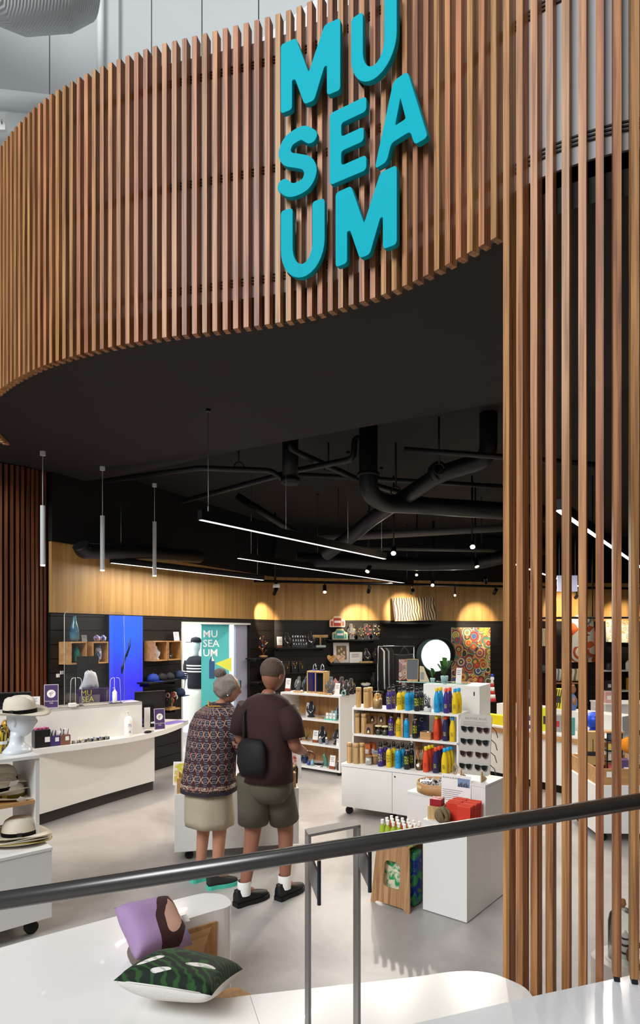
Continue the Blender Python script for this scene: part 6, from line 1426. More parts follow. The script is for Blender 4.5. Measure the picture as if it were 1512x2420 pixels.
for i, (c1_, c2_, z, dx) in enumerate((('#c0463a', '#e9d2b0', .235, -.02), ('#b9b78a', '#3f8a8a', 0, .03))):
    t = thing('retro_sign', '%s retro shop-sign ornament on the upper shelf' % ('red and cream' if i == 0 else 'green and cream'), 'sign', b_at(799, zB_+z)+Vector((dx, 0, 0)), frB.a); ol = rpoly([(-.15, 0), (.15, 0), (.15, .13), (.09, .15), (.06, .205), (-.06, .205), (-.09, .15), (-.15, .13)], .02, 3); m = MB(); m.loft([[(x, -.02, zz_) for x, zz_ in ol], [(x, .02, zz_) for x, zz_ in ol]])
    for f in m.bm.faces: f.smooth = False
    m.o('board', mat('retro_%d' % i, c2_ if i == 0 else c1_, .5), t); MB().b2(-.075, .075, -.024, -.02, .02, .17).o('face', mat('retro_f%d' % i, c1_ if i == 0 else c2_, .5), t); MB().b2(-.06, .06, -.027, -.024, .08, .12).o('name_band', M_paper, t)
    for sx in (-1, 1): MB().b2(sx*.11-.02, sx*.11+.02, -.024, -.02, .02, .11).o('side_panel', mat('retro_f%d' % i, c1_ if i == 0 else c2_, .5), t)
for px, h, col, ch, lb in ((830, .3, M_gbust, M_gold, 'grey bust with a gold bead necklace, leftmost on the upper shelf'), (851, .24, M_velvet, M_gold, 'black bust with a long gold necklace on the upper shelf'), (866, .3, M_velvet, mat('coral_beads', '#a83c2e', .4), 'black bust with coral beads on the upper shelf'), (887, .3, M_velvet, M_gold, 'black bust with chunky gold chain, rightmost on the upper shelf')):
    t = bust(b_at(px, zB_), frB.a, lb, h, col, ch)
    for k in range(7): a = pi*(k/3-1)*.8; MB().sph((.045*sin(a)*h/.2*.9, -.05*h/.2, (.12-.06*cos(a))*h/.2), .013, 8, 6).o('bead', ch, t)
t = thing('picture_frame', 'white framed picture of pale leaves on the back wall shelf', 'picture', b_at(807, zC_, -.08), frB.a); Mt = Matrix.Rotation(-.1, 4, 'X'); MB().b2(-.155, .155, -.012, .012, 0, .38).xf(Mt).o('frame', M_paper, t); pc = MB().b2(-.1, .1, -.015, -.012, .06, .32).xf(Mt).o('picture', mat('tan_picture', '#8a6a48', .6), t)
for k in range(5): MB().sph((-.05+.05*(k % 3), -.017, .12+.035*k), .03, 8, 6, (.7, .1, 1)).xf(Mt).o('leaf', mat('pale_leaf', '#cfc7a8', .6), pc)
for i, px in enumerate((783, 805)):
    t = thing('heart_ornament', '%s carved wooden heart in front of the white frame' % ('left', 'right')[i], 'heart', b_at(px, zC_, -.2), frB.a); hp_ = [(.0, 0), (.05, .05), (.085, .1), (.08, .14), (.045, .155), (0, .125), (-.045, .155), (-.08, .14), (-.085, .1), (-.05, .05)]; m = MB(); m.loft([[(x, -.012, z) for x, z in hp_], [(x, .012, z) for x, z in hp_]])
    for f in m.bm.faces: f.smooth = False
    m.o('heart', mat('heart_wood_%d' % i, ['#c79c5a', '#d8b79c'][i], .5), t); MB().tube([(-.05, -.014, .06), (.05, -.014, .13)], .004, 5).o('groove', M_rust, t)
prop_card(b_at(841, zC_, -.12), frB.a, .25, .2, 'white printed notice with a small portrait on the back wall shelf')
bust(b_at(866, zC_), frB.a, 'black bust with white pearls right of the printed notice', .27, M_velvet, mat('pearl', '#e6e0d6', .3)); bust(b_at(890, zC_), frB.a, 'black bust with a gold V necklace at the shelf end', .28, M_velvet, M_gold)
o = MB().b2(-.12, .12, -.03, .03, 0, .03).o('wood_block', M_tube, loc=b_at(865, zC_, -.24), rot=frB.a); tag(o, 'pale wooden riser block in front of the pearl bust', 'block')
for i, px in enumerate((679, 697, 714)):
    t = thing('necklace_peg', 'hanging gold V necklace, %s of three on the low shelf' % ('left', 'middle', 'right')[i], 'necklace', b_at(px, zD_, -.2), frB.a); MB().b2(-.05, .05, 0, .03, 0, .2).o('easel', M_velvet, t); MB().tube([(-.04, -.004, .19), (0, -.006, .1), (.04, -.004, .19)], .005, 5).o('chain', M_gold, t); MB().sph((0, -.008, .085), .014, 8, 6, (.7, .5, 1.4)).o('pendant', M_gold if i != 1 else M_silver, t)
bust(b_at(885, zE_), frB.a, 'black bust with a gold collar on the lowest wall shelf', .26, M_velvet, M_gold)
t = thing('shell_bowl', 'white bowl of shells on the lowest wall shelf', 'bowl', b_at(864, zE_, -.2), frB.a); MB().lathe([(.03, 0), (.08, .03), (.1, .06), (.095, .06), (.03, .02)], 18).o('bowl', M_paper, t)
for k in range(8): MB().sph((.06*cos(k), .06*sin(k), .058), .02, 8, 6).o('shell', mat('shell_cream', '#dfd2b8', .5), t)
# colourful twig tree and rack beside the door
zt2 = wshelf(frL, 606, 646, 1556, .22, 'small dark shelf by the wall corner carrying a jewelled twig tree')
t = thing('twig_tree', 'jewelled twig tree ornament near the wall corner', 'ornament', frL.pt(622, -.12, zt2), frL.a); MB().lathe([(.07, 0), (.08, .03), (.03, .04)], 12).o('base', M_boxwood, t)
for k in range(12):
    a = k*.9; h = .1+.028*k; b_ = MB().tube([(0, 0, .03+.02*k), (.04*cos(a), .03*sin(a), .08+.022*k), (.1*cos(a)*(1-k*.04), .06*sin(a), .13+.022*k)], .006, 5).o('twig', M_rust, t); MB().sph((.1*cos(a)*(1-k*.04), .06*sin(a), .125+.022*k), .016, 8, 6).o('jewel', [mat('jewel_blue', '#3a7fc0', .2), M_silver, M_gold, mat('jewel_red', '#b0343a', .2)][k % 4], b_)
zt3 = wshelf(frL, 612, 648, 1612, .22, 'small dark shelf by the wall corner carrying a colourful keyring rack')
t = thing('keyring_rack', 'wooden rack of colourful keyrings near the wall corner', 'rack', frL.pt(630, -.12, zt3), frL.a); MB().b2(-.11, .11, -.02, .02, 0, .03).o('base', M_tube, t); MB().b2(-.11, .11, .0, .012, .03, .2).o('board', M_tube, t)
for k in range(8): MB().b2(-.1+.026*k, -.082+.026*k, -.012, -.002, .06+.02*(k % 3), .15).o('keyring', mat('keyring_%d' % (k % 4), ['#c0302c', '#2f6fa8', '#e0b52c', '#3a8a5a'][k % 4], .4), t)
# clothes rail with a floral tote
cr = thing('clothes_rail', 'silver clothes rail in front of the back wall', 'clothes rail', frB.pt(935, -.45, 0), frB.a); xr0 = frB.xf(893, -.45)-frB.xf(935, -.45); xr1 = frB.xf(978, -.45)-frB.xf(935, -.45); zr = frB.zf(935, 1527, -.45)
MB().tube([(xr0, 0, zr), (xr1, 0, zr)], .014, 8).o('rail', M_chrome, cr)
for x in (xr0, xr1): MB().tube([(x, 0, 0), (x, 0, zr)], .014, 8).o('upright', M_chrome, cr); MB().b2(x-.02, x+.02, -.2, .2, 0, .025).o('foot', M_chrome, cr)
for k in range(8):
    px = 896+3.6*k; c = ['#1a1b1f', '#d9d4cc', '#23252b', '#141416', '#8f8a86', '#1d2330', '#16161a', '#2d2a30'][k]; g_ = frB.pt(px, -.45, 0); t = thing('garment', ('black', 'ivory', 'charcoal', 'jet black', 'grey', 'navy', 'dark', 'slate')[k]+' hanging garment edge-on on the silver clothes rail', 'garment', (g_.x, g_.y, zr), frB.a)
    MB().tube([(0, 0, .03), (0, .01, .0), (0, 0, -.03)], .003, 5).o('hook', M_chrome, t); MB().loft([[(x*.6, y, z) for x, y in ((-.02, -w), (.02, -w), (.022, 0), (.02, w), (-.02, w), (-.024, 0))] for z, w in ((-.03, .04), (-.09, .17), (-.5, .18), (-.78, .2))]).o('cloth', mat('garment_'+c, c, .8), t)
tt = thing('floral_tote', 'black tote bag with a colourful flower print hanging on the clothes rail', 'bag', frB.pt(954, -.55, zr-.08), frB.a+.1); m = pillow_mesh(.42, .07, seed=2); m.xf(Matrix.Translation((0, 0, -.36)) @ UPR @ Matrix.Diagonal((1, 1.45, 1, 1))); m.o('body', M_velvet, tt)
def dots(name, pal, sc=5.0, ring=34., base='#c9a070'):
    m = bpy.data.materials.new(name); m.use_nodes = True; nt = m.node_tree; N = nt.nodes; L = nt.links; b = N['Principled BSDF']; tc = N.new('ShaderNodeTexCoord'); vo = N.new('ShaderNodeTexVoronoi'); vo.inputs['Scale'].default_value = sc; L.new(tc.outputs['Object'], vo.inputs['Vector'])
    wn = N.new('ShaderNodeTexWhiteNoise'); sn = N.new('ShaderNodeMath'); sn.operation = 'MULTIPLY'; sn.inputs[1].default_value = ring; L.new(vo.outputs['Distance'], sn.inputs[0]); fl_ = N.new('ShaderNodeMath'); fl_.operation = 'FLOOR'; L.new(sn.outputs[0], fl_.inputs[0])
    wn.noise_dimensions = '4D'; L.new(vo.outputs['Color'], wn.inputs['Vector']); L.new(fl_.outputs[0], wn.inputs['W'])
    rp = N.new('ShaderNodeValToRGB'); rp.color_ramp.interpolation = 'CONSTANT'; e = rp.color_ramp.elements
    for i, c in enumerate(pal):
        q = e[i] if i < 2 else e.new(i/len(pal)); q.position = i/len(pal); q.color = (*lin(c), 1)
    L.new(wn.outputs['Value'], rp.inputs[0]); L.new(rp.outputs[0], b.inputs['Base Color']); b.inputs['Roughness'].default_value = .7; return m
PAL = ['#c2502e', '#e0b03a', '#3f8a7a', '#d8d2b8', '#7a2f3a', '#4a5a9a', '#d07a4a', '#6aa05a', '#2a3a40', '#c7483f', '#e3c65a']
MB().b2(-.13, .13, -.05, -.042, -.60, -.16).o('flower_print', dots('flower_print', ['#d9d6d8', '#c2385a', '#8a8f94', '#e0902c', '#b0344a', '#e6d6c8', '#5a6a4a'], 7, 26), tt)
for x in (-.1, .1): MB().tube([(x, -.02, -.08), (x*.6, -.02, .0), (0, -.02, .07)], .008, 6).o('strap', M_velvet, tt)
# lit round sign box
ls = thing('round_light_box', 'glowing white round light box with a deep rim on the back wall', 'light box', frB.pt(1019, -.05, frB.zf(1019, 1548)), frB.a); rr = 36/FPX*12.6; Mx = Matrix.Rotation(pi/2, 4, 'X')
MB().cyl((0, -.10, 0), rr*1.06, .2, 48, rot=Mx).o('rim', mat('light_box_rim', '#5a6f70', .4), ls); MB().cyl((0, -.203, 0), rr, .006, 48, rot=Mx).o('face', mat('light_box_face', (.97, 1, .93), .5, var=0, emit=4.5), ls)
mg = thing('round_mirror', 'round mirror leaning on the wall just right of the glowing light box', 'mirror', frB.pt(1041, -.02, frB.zf(1040, 1545)), frB.a); MB().cyl((0, 0, 0), rr*1.06, .03, 48, rot=Mx).o('frame', mat('green_frame', '#2f4a3a', .4), mg); MB().cyl((0, -.017, 0), rr*1.0, .004, 48, rot=Mx).o('mirror_glass', mat('mirror', '#dcdcdc', .03, metal=1., var=0), mg)
# dot painting and printed board
pt0, pt1 = bp(1066, 1483, -.03), bp(1157, 1621, -.03); wv_ = hypot(pt1.x-pt0.x, pt1.y-pt0.y)
pa = thing('dot_painting', 'large colourful dot painting hanging on the black back wall', 'painting', frB.pt(1111.5, 0, (pt0.z+pt1.z)/2), frB.a); hh_ = (pt0.z-pt1.z)/2
MB().b2(-wv_/2, wv_/2, -.03, 0, -hh_, hh_).o('stretcher', M_paper, pa); MB().b2(-wv_/2+.002, wv_/2-.002, -.033, -.03, -hh_+.002, hh_-.002).o('canvas', dots('dot_painting', PAL, 5.5, 15), pa)
def canvas(fr, px, py, w, h, m, label, tilt=0, roll=0, y=-.2, name='printed_board'):
    t = thing(name, label, 'board', fr.pt(px, y, fr.zf(px, py, y)), fr.a); M_ = Matrix.Rotation(roll, 4, 'Y') @ Matrix.Rotation(tilt, 4, 'X'); MB().b2(-w/2, w/2, -.02, .02, -h/2, h/2).xf(M_).o('board', M_paper, t); MB().b2(-w/2, w/2, -.0225, -.02, -h/2, h/2).xf(M_).o('print', m, t); return t
def contour(name, a, b, sc=5., dist=6.):
    m = bpy.data.materials.new(name); m.use_nodes = True; nt = m.node_tree; N = nt.nodes; L = nt.links; bs = N['Principled BSDF']; tc = N.new('ShaderNodeTexCoord'); wv = N.new('ShaderNodeTexWave'); wv.inputs['Scale'].default_value = sc; wv.inputs['Distortion'].default_value = dist; wv.inputs['Detail'].default_value = 1; wv.inputs['Detail Scale'].default_value = .8; L.new(tc.outputs['Object'], wv.inputs[0])
    rp = N.new('ShaderNodeValToRGB'); rp.color_ramp.elements[0].position = .35; rp.color_ramp.elements[1].position = .6; rp.color_ramp.elements[0].color = (*lin(a), 1); rp.color_ramp.elements[1].color = (*lin(b), 1); L.new(wv.outputs['Fac'], rp.inputs[0]); L.new(rp.outputs[0], bs.inputs['Base Color']); bs.inputs['Roughness'].default_value = .8; return m
zl = frB.zf(975, 1471, -.3); sh_ = frB.thing('wall_ledge', 'black ledge under the printed board on the timber wall band', 'shelf'); MB().b2(frB.xf(912, -.3), frB.xf(1040, -.3), -.34, 0, zl-.03, zl).o('board', M_black, sh_)
canvas(frB, 979, 1440, .86, .46, contour('contour_print', '#4a3a2a', '#c9b48a', 6), 'cream and brown line-patterned board leaning over the necklace wall', -.25, -.03, -.2)

# ------------------------------------------------------------------ right side of the shop, behind the slats
fK = fr2((2.05, 8.3), (3.1, 6.95)); KL = hypot(1.05, 1.35)
ck = fK.thing('long_counter', 'long white counter with an oak strip behind the timber slats', 'counter'); MB().b2(0, KL, .04, .7, .1, .62).o('body', M_white, ck); MB().b2(0, KL, .0, .72, .62, .68).o('oak_strip', M_boxwood, ck); MB().b2(-.01, KL+.01, -.01, .73, .68, .70).o('top', M_white, ck); MB().b2(.02, KL-.02, .09, .65, 0, .1).o('kick_plate', M_bmetal, ck); MB().b2(0, KL, .42, .70, .70, .93).o('rear_step', M_white, ck)
kp_ = lambda px, y, z=.70: fK.pt(px, y, z)
lt = thing('lighthouse_model', 'red and white striped toy lighthouse with a blue top', 'model', kp_(1163, .55, .93))
for k in range(6): r0_, r1_ = .052-.006*k, .052-.006*(k+1); MB().lathe([(r0_, .05*k), (r1_, .05*(k+1))], 16).o('band', mat('toy_red', '#c0282c', .4) if k % 2 == 0 else M_paper, lt)
MB().lathe([(.026, .3), (.026, .33), (.02, .33), (.02, .345)], 14).o('gallery', M_paper, lt); MB().lathe([(.026, .345), (.018, .375), (0, .385)], 14).o('dome', mat('toy_blue', '#2438b0', .4), lt)
def pack(loc, rz, w, d, h, col, label, name='gift_box', m2=None, cat='box'):
    t = thing(name, label, cat, loc, rz); MB().b2(-w/2, w/2, -d/2, d/2, 0, h, bev=.003).o('box', col if not isinstance(col, str) else mat('pack_'+col, col, .5), t); MB().b2(-w*.3, w*.3, -d/2-.001, -d/2, h*.3, h*.65).o('label', m2 or M_paper, t); return t
pack(kp_(1172, .15), fK.a, .30, .12, .12, '#e3d010', 'bright yellow box on the long counter beside the first slat', m2=mat('pack_#e3d010', '#e3d010', .5))
pack(kp_(1254, .2), fK.a, .16, .12, .15, '#4a4a8a', 'blue-violet box on the long counter behind the slats')
pack(kp_(1250, .5, .93), fK.a, .12, .1, .34, '#23283f', 'dark blue patterned box stacked on the rear step')
pack(kp_(1290, .12), fK.a+.3, .1, .03, .28, '#d6dc20', 'yellow-green book leaning on the long counter', 'book', M_ink, 'book')
pack(kp_(1322, .42-.2), fK.a, .1, .1, .2, mat('grey_speckle', '#9a9698', .5, var=.5, scale=60), 'grey patterned box at the right of the long counter', m2=mat('pack_#b0343a', '#b0343a', .5))
t = pack(kp_(1324, .56, .93), fK.a, .12, .1, .25, '#d9cf2a', 'yellow and black striped box on the rear step', m2=M_ink)
for k in range(3): MB().box((-.03+.03*k, -.052, .13), (.012, .002, .24), rot=Matrix.Rotation(.15, 4, 'Y')).o('stripe', M_ink, t)
pack(kp_(1346, .1, .70), fK.a, .1, .06, .2, '#4aa3a0', 'teal book standing at the end of the long counter', 'book', M_paper, 'book')
t = thing('plush_toy', 'plush toy in a blue apron on the rear step of the long counter', 'toy', kp_(1349, .55, .93), fK.a-.3); MB().lathe([(.05, 0), (.075, .06), (.07, .14), (.035, .2)], 14).o('apron', mat('denim_cloth', '#5a7fb8', .8, var=.3, scale=30), t); MB().sph((0, 0, .25), .06, 12, 10).o('head', mat('plush_brown', '#9a6a4a', .9), t)
for s_ in (-1, 1): MB().sph((.04*s_, 0, .3), .02, 8, 6).o('ear', mat('plush_brown', '#9a6a4a', .9), t); MB().tube([(.06*s_, 0, .16), (.09*s_, -.03, .08)], .02, 8).o('arm', mat('plush_brown', '#9a6a4a', .9), t)
# toy table
fY = fr2((2.47, 5.68), (3.6, 5.64)); ty = fY.thing('toy_table', 'white box on castors topped with an oak tray of toys behind the slats', 'display bin'); YL = 1.13
MB().b2(0, YL, 0, .75, .09, .52, bev=.004).o('box', M_white, ty); MB().b2(.02, YL-.02, .02, .036, .52, .665).o('front_panel', M_boxwood, ty); MB().b2(.02, YL-.02, .70, .716, .52, .665).o('rear_panel', M_boxwood, ty)
for x in (.02, YL-.036): MB().b2(x, x+.016, .036, .70, .52, .665).o('side_panel', M_boxwood, ty)
for x in (.1, YL-.1):
    for y in (.1, .65): caster(ty, x, y)
for i, x in enumerate((.1, .31)): o_ = MB().b2(x, x+.05, .0165, .0195, .59, .64).o('price_card', M_paper, ty)
yp = lambda px, y, z=.52: fY.pt(px, y, z)
t = thing('ship_box', 'tan toy box with a model boat picture in the toy tray', 'box', yp(1396, .55), fY.a); MB().b2(-.11, .11, -.05, .05, 0, .40).o('box', mat('tan_carton', '#bd9a62', .6), t); MB().prism([(-.07, 0), (.05, 0), (.08, .04), (-.08, .04)], 0, .002).xf(Matrix.Translation((0, -.052, .17)) @ UPR).o('boat_picture', M_ink, t); MB().b2(-.003, .003, -.053, -.051, .21, .33).o('mast_picture', M_ink, t); MB().b2(-.12, .12, -.055, .055, -.0, .08).o('base', mat('dark_red_box', '#3a1414', .5), t)
t = thing('keyring_tower', 'wire tower of small toys and keyrings in the toy tray', 'rack', yp(1447, .5), fY.a)
for x in (-.07, .07):
    for y in (-.05, .05): MB().tube([(x, y, 0), (x, y, .4)], .006, 5).o('post', M_bmetal, t)
for k in range(4):
    MB().b2(-.075, .075, -.055, .055, .02+.1*k, .03+.1*k).o('tier', M_bmetal, t)
    for j in range(3): MB().box((-.045+.045*j, -.03, .065+.1*k), (.032, .03, .06)).o('toy', mat('toy_%d' % ((j+k) % 5), ['#c8545a', '#d9d2c4', '#e0c060', '#4a5a6a', '#a83a3a'][(j+k) % 5], .5), t)
MB().b2(-.09, .09, -.06, .06, .40, .415).o('top', M_tube, t)
t = thing('toy_ball', 'orange plush pompom ball in the toy tray', 'ball', yp(1484, .4, .74), 0); MB().sph((0, 0, .075), .075, 18, 14).o('ball', mat('orange_plush', '#f0901c', .9, var=.25, scale=30, bump=.6, bscale=60), t); MB().cyl((0, 0, -.11), .03, .22, 10).o('stick', M_tube, t)
pack(yp(1476, .25), fY.a, .1, .1, .19, '#5a4a78', 'purple patterned toy box below the orange ball'); pack(yp(1500, .2), fY.a+.2, .09, .08, .24, mat('penguin_print', '#c9c9cc', .5, var=.4, scale=40), 'grey and black toy penguin box at the right of the tray', m2=M_ink)
pack(yp(1452, .16), fY.a, .07, .06, .13, '#a83a30', 'small red tin at the front of the toy tray')
t = thing('toy_car', 'tiny teal toy in the front of the toy tray', 'toy', yp(1440, .08), fY.a); MB().sph((0, 0, .1), .035, 10, 8, (1.4, .8, .7)).o('body', mat('teal_toy', '#3a9ab0', .3), t); MB().cyl((0, 0, .04), .02, .08, 10).o('stand', M_acry, t)
t = thing('pompom_hat', 'bright blue sequinned pompom display on the counter behind the slats', 'pompom', yp(1402, .72, .52), 0); t.location = kp_(1358, .2, .70); t.location = Vector(((1404-CX)/FPX*6.55, 6.55, .62)); MB().sph((0, 0, .36), .09, 18, 14).o('ball', mat('blue_sequin', '#2350d0', .25, var=.4, scale=60, metal=.3, bump=.4, bscale=60), t); MB().lathe([(.05, .16), (.06, .24), (.04, .28)], 14).o('collar', mat('blue_fabric', '#1838a8', .6), t); MB().cyl((0, 0, .07), .05, .18, 14).o('stand', M_tube, t)
sd = thing('side_stand', 'narrow white stand under the blue pompom', 'stand', (t.location.x, 6.55, 0)); MB().b2(-.14, .14, -.14, .14, 0, .60, bev=.003).o('body', M_white, sd); MB().b2(-.145, .145, -.145, .145, .60, .62).o('top', M_white, sd)
# white wall counter further back on the right
fW_ = Fr(4.05, 9.0, 0); wc = fW_.thing('wall_counter', 'white counter with a dark strip as shadow near the right edge behind the slats', 'counter'); MB().b2(0, 2.2, 0, .5, .50, .85).o('upper_box', M_white, wc); MB().b2(-.01, 2.21, -.01, .51, .85, .87).o('top', M_white, wc); MB().b2(.04, 2.16, .06, .45, .42, .50).o('shadow_strip', M_bmetal, wc); MB().b2(.0, 2.2, .02, .5, 0, .42).o('lower_box', mat('cream_box', '#d9cdb8', .5), wc)  # the dark strip stands in for the shadow under the upper box
pack(fW_.pt(1436, .15, .87), 0, .1, .08, .16, mat('pink_pack', '#d8a8a4', .5), 'pink carton on the white wall counter'); pack(fW_.pt(1448, .2, .87), 0, .12, .08, .11, mat('white_pack', '#e6e6e4', .5), 'white carton beside the pink one', m2=M_ink)
# right wall goods
rp_ = lambda px, py, y=-.05: frR.pt(px, y, frR.zf(px, py, y))
canvas(frR, 1256, 1506, .56, .36, contour('cream_print', '#b9a478', '#e0d2ac', 8, 3), 'cream patterned board high on the wall behind the first slats', 0, 0, -.06)
canvas(frR, 1463, 1492, .56, .46, dots('floral_board', ['#d9d8c8', '#e08a5a', '#d9d8c8', '#8fa3a0', '#e9e2d0', '#c2a24a', '#d9d8c8'], 9, 12), 'pale floral board high on the wall near the right edge', -.1, .04, -.08)
sh2 = thing('hanging_shirt', 'orange and white patterned shirt hanging on the wall behind the slats', 'shirt', rp_(1375, 1505, -.08), frR.a); om = dots('orange_shirt', ['#ece4d2', '#d8602a', '#ece4d2', '#c9521f', '#efe9da', '#8a8a80'], 3.2, 6)
MB().loft([[(x, y, .45) for x, y in ((-.1, -.04), (.1, -.04), (.1, .04), (-.1, .04))], [(x, y, .38) for x, y in ((-.22, -.05), (.22, -.05), (.22, .05), (-.22, .05))], [(x, y, -.25) for x, y in ((-.24, -.06), (.24, -.06), (.24, .06), (-.24, .06))], [(x, y, -.52) for x, y in ((-.26, -.06), (.26, -.06), (.26, .06), (-.26, .06))]]).o('body', om, sh2)
for s_ in (-1, 1): MB().loft([[(s_*.2, -.05, .39), (s_*.2, .05, .39), (s_*.22, .05, .2), (s_*.22, -.05, .2)], [(s_*.33, -.05, -.3), (s_*.33, .05, -.3), (s_*.24, .05, -.36), (s_*.24, -.05, -.36)]]).o('sleeve', mat('orange_sleeve', '#c4511f', .8), sh2)
MB().tube([(0, .0, .45), (0, 0, .52)], .006, 5).o('hook', M_chrome, sh2)
for i, (px0, px1, py, lb) in enumerate(((1425, 1512, 1585, 'upper black shelf of small jars near the right edge'), (1425, 1512, 1633, 'lower black shelf of boxes near the right edge'), (1205, 1290, 1590, 'black wall shelf of caps behind the first slats'), (1312, 1368, 1614, 'oak ledge under the printed cushions behind the slats'))):
    z = wshelf(frR, px0, px1, py, .3, lb, mt=M_white if i < 2 else M_boxwood if i == 3 else None)
    if i == 0:
        for k, px in enumerate((1438, 1448, 1459, 1484, 1493)): vase(frR, frR.xf(px, -.15), -.15, z, [(.04, 0), (.05, .02), (.05, .1+.04*(k % 2)), (.02, .15+.04*(k % 2))], mat('jar_%d' % k, ['#3a3a3c', '#5a4a3a', '#c9d6d0', '#d9d6cc', '#3f8aa0'][k], .3), '%s jar on the upper shelf near the right edge' % ('black', 'brown', 'pale green', 'cream', 'teal')[k], 'jar', 'jar')
    if i == 1:
        for k, (px, c, nm) in enumerate(((1437, '#3a3230', 'dark brown'), (1450, '#b09a80', 'tan'), (1488, '#d08a1c', 'amber'), (1498, '#e0a52a', 'yellow'))): pack(frR.pt(px, -.15, z), frR.a, .11, .1, .2+.05*(k > 1), c, nm+' box on the lower shelf near the right edge')
    if i == 2:
        for k, px in enumerate((1212, 1250, 1284)): cap(frR.pt(px, -.15, z), frR.a, ['#26262a', '#1b1c22', '#2f4a52'][k], ('charcoal', 'black', 'blue-green')[k]+' cap on the wall shelf behind the first slats', 1.3)
    if i == 3:
        t = thing('cushion', 'cream cushion with a blue feather print on the oak ledge', 'cushion', frR.pt(1326, -.15, z+.15), frR.a); m = pillow_mesh(.27, .10, seed=4); m.xf(UPR).o('cover', [contour('feather_print', '#6a7f96', '#e3d6bb', 4, 3), M_linen], t)
        t = thing('cushion', 'cream cushion with thin dark lines on the oak ledge', 'cushion', frR.pt(1358, -.17, z+.15), frR.a); m = pillow_mesh(.27, .10, seed=6); m.xf(UPR).o('cover', [contour('line_print', '#8a7a60', '#eadfc6', 3, 5), M_linen], t)
hr = thing('hanging_rail', 'thin black hanging rail crossing behind the slats', 'rail', W(1205, 1461, 8.0)); MB().tube([(0, 0, 0), tuple(W(1560, 1459, 8.0)-W(1205, 1461, 8.0))], .014, 8).o('bar', M_bmetal, hr)
for px in (1215, 1400, 1550): q = W(px, 1460, 8.0)-W(1205, 1461, 8.0); MB().tube([q, (q.x, q.y, CZ-W(1205, 1461, 8.0).z)], .007, 5).o('hanger', M_bmetal, hr)
# ------------------------------------------------------------------ the two visitors
def skin_mesh(V, E, Rr, root=0, sub=2):
    me = bpy.data.meshes.new('skin_tmp'); me.from_pydata(V, E, []); o = bpy.data.objects.new('skin_tmp', me); COL.objects.link(o)
    o.modifiers.new('s', 'SKIN'); sv = me.skin_vertices[0].data
    for i, r in enumerate(Rr): sv[i].radius = (r, r) if not isinstance(r, tuple) else r; sv[i].use_root = (i == root)
    ss_ = o.modifiers.new('u', 'SUBSURF'); ss_.levels = sub; ss_.render_levels = sub
    bpy.context.view_layer.update(); out = bpy.data.meshes.new_from_object(o.evaluated_get(bpy.context.evaluated_depsgraph_get())); bpy.data.objects.remove(o); bpy.data.meshes.remove(me); return out
def hand(m, wrist, direc, palm_n, s=1.0, curl=.5, side=1):
    """palm and five fingers; direc = along the forearm, palm_n = out of the palm"""
    d = Vector(direc).normalized(); n = Vector(palm_n); n = (n-d*n.dot(d)).normalized(); a = d.cross(n)*side; w = Vector(wrist)
    V = [w, w+d*.04*s, w+d*.085*s]; m.add(skin_mesh([tuple(v) for v in V], [(0, 1), (1, 2)], [(.026*s, .018*s), (.036*s, .017*s), (.034*s, .015*s)], 0, 1), Matrix.Identity(4))
    for k, (off, L_) in enumerate(((-.028, .062), (-.009, .074), (.010, .078), (.028, .068))):
        b = w+d*.078*s+a*off*s; p = [b]; dd = d.copy()
        for q in range(3): dd = (dd+n*curl*.55).normalized(); p.append(p[-1]+dd*L_*s*(.42, .32, .26)[q])
        m.add(skin_mesh([tuple(v) for v in p], [(0, 1), (1, 2), (2, 3)], [.0095*s, .009*s, .0082*s, .0068*s], 0, 1), Matrix.Identity(4))
    b = w+d*.03*s+a*.028*s; p = [b, b+(a*.8+d*.5+n*.3)*.032*s, b+(a*.8+d*.9+n*.5)*.055*s, b+(a*.6+d*1.2+n*.8)*.07*s]
    m.add(skin_mesh([tuple(v) for v in p], [(0, 1), (1, 2), (2, 3)], [.012*s, .011*s, .0095*s, .008*s], 0, 1), Matrix.Identity(4))
def body_mesh(J, hs, hrot, hpos, headtilt=0):
    nm = ['pelvis', 'waist', 'chest', 'neckb', 'neck', 'hl', 'kl', 'al', 'tl', 'hr', 'kr', 'ar', 'tr', 'sl', 'el', 'wl', 'sr', 'er', 'wr']
    V = [tuple(J[k][0]) for k in nm]; Rr = [J[k][1] for k in nm]; ix = {k: i for i, k in enumerate(nm)}
    E = [(ix[a], ix[b]) for a, b in (('pelvis', 'waist'), ('waist', 'chest'), ('chest', 'neckb'), ('neckb', 'neck'), ('pelvis', 'hl'), ('hl', 'kl'), ('kl', 'al'), ('al', 'tl'), ('pelvis', 'hr'), ('hr', 'kr'), ('kr', 'ar'), ('ar', 'tr'), ('chest', 'sl'), ('sl', 'el'), ('el', 'wl'), ('chest', 'sr'), ('sr', 'er'), ('er', 'wr'))]
    m = MB(); m.add(skin_mesh(V, E, Rr, 0, 2), Matrix.Identity(4))
    h = head_mesh(hs); tmp = bpy.data.meshes.new('head_tmp'); h.bm.to_mesh(tmp); h.bm.free()
    m.add(tmp, Matrix.Translation(hpos) @ Matrix.Rotation(hrot, 4, 'Z') @ Matrix.Rotation(headtilt, 4, 'Y'))
    for f in m.bm.faces: f.smooth = True
    return m
def el2(rx, ry, z, cx=0, cy=0, n=28, wob=0.0, ph=0.0): return [(cx+rx*cos(2*pi*k/n)*(1+wob*sin(5*2*pi*k/n+ph)), cy+ry*sin(2*pi*k/n)*(1+wob*sin(7*2*pi*k/n+ph)), z) for k in range(n)]
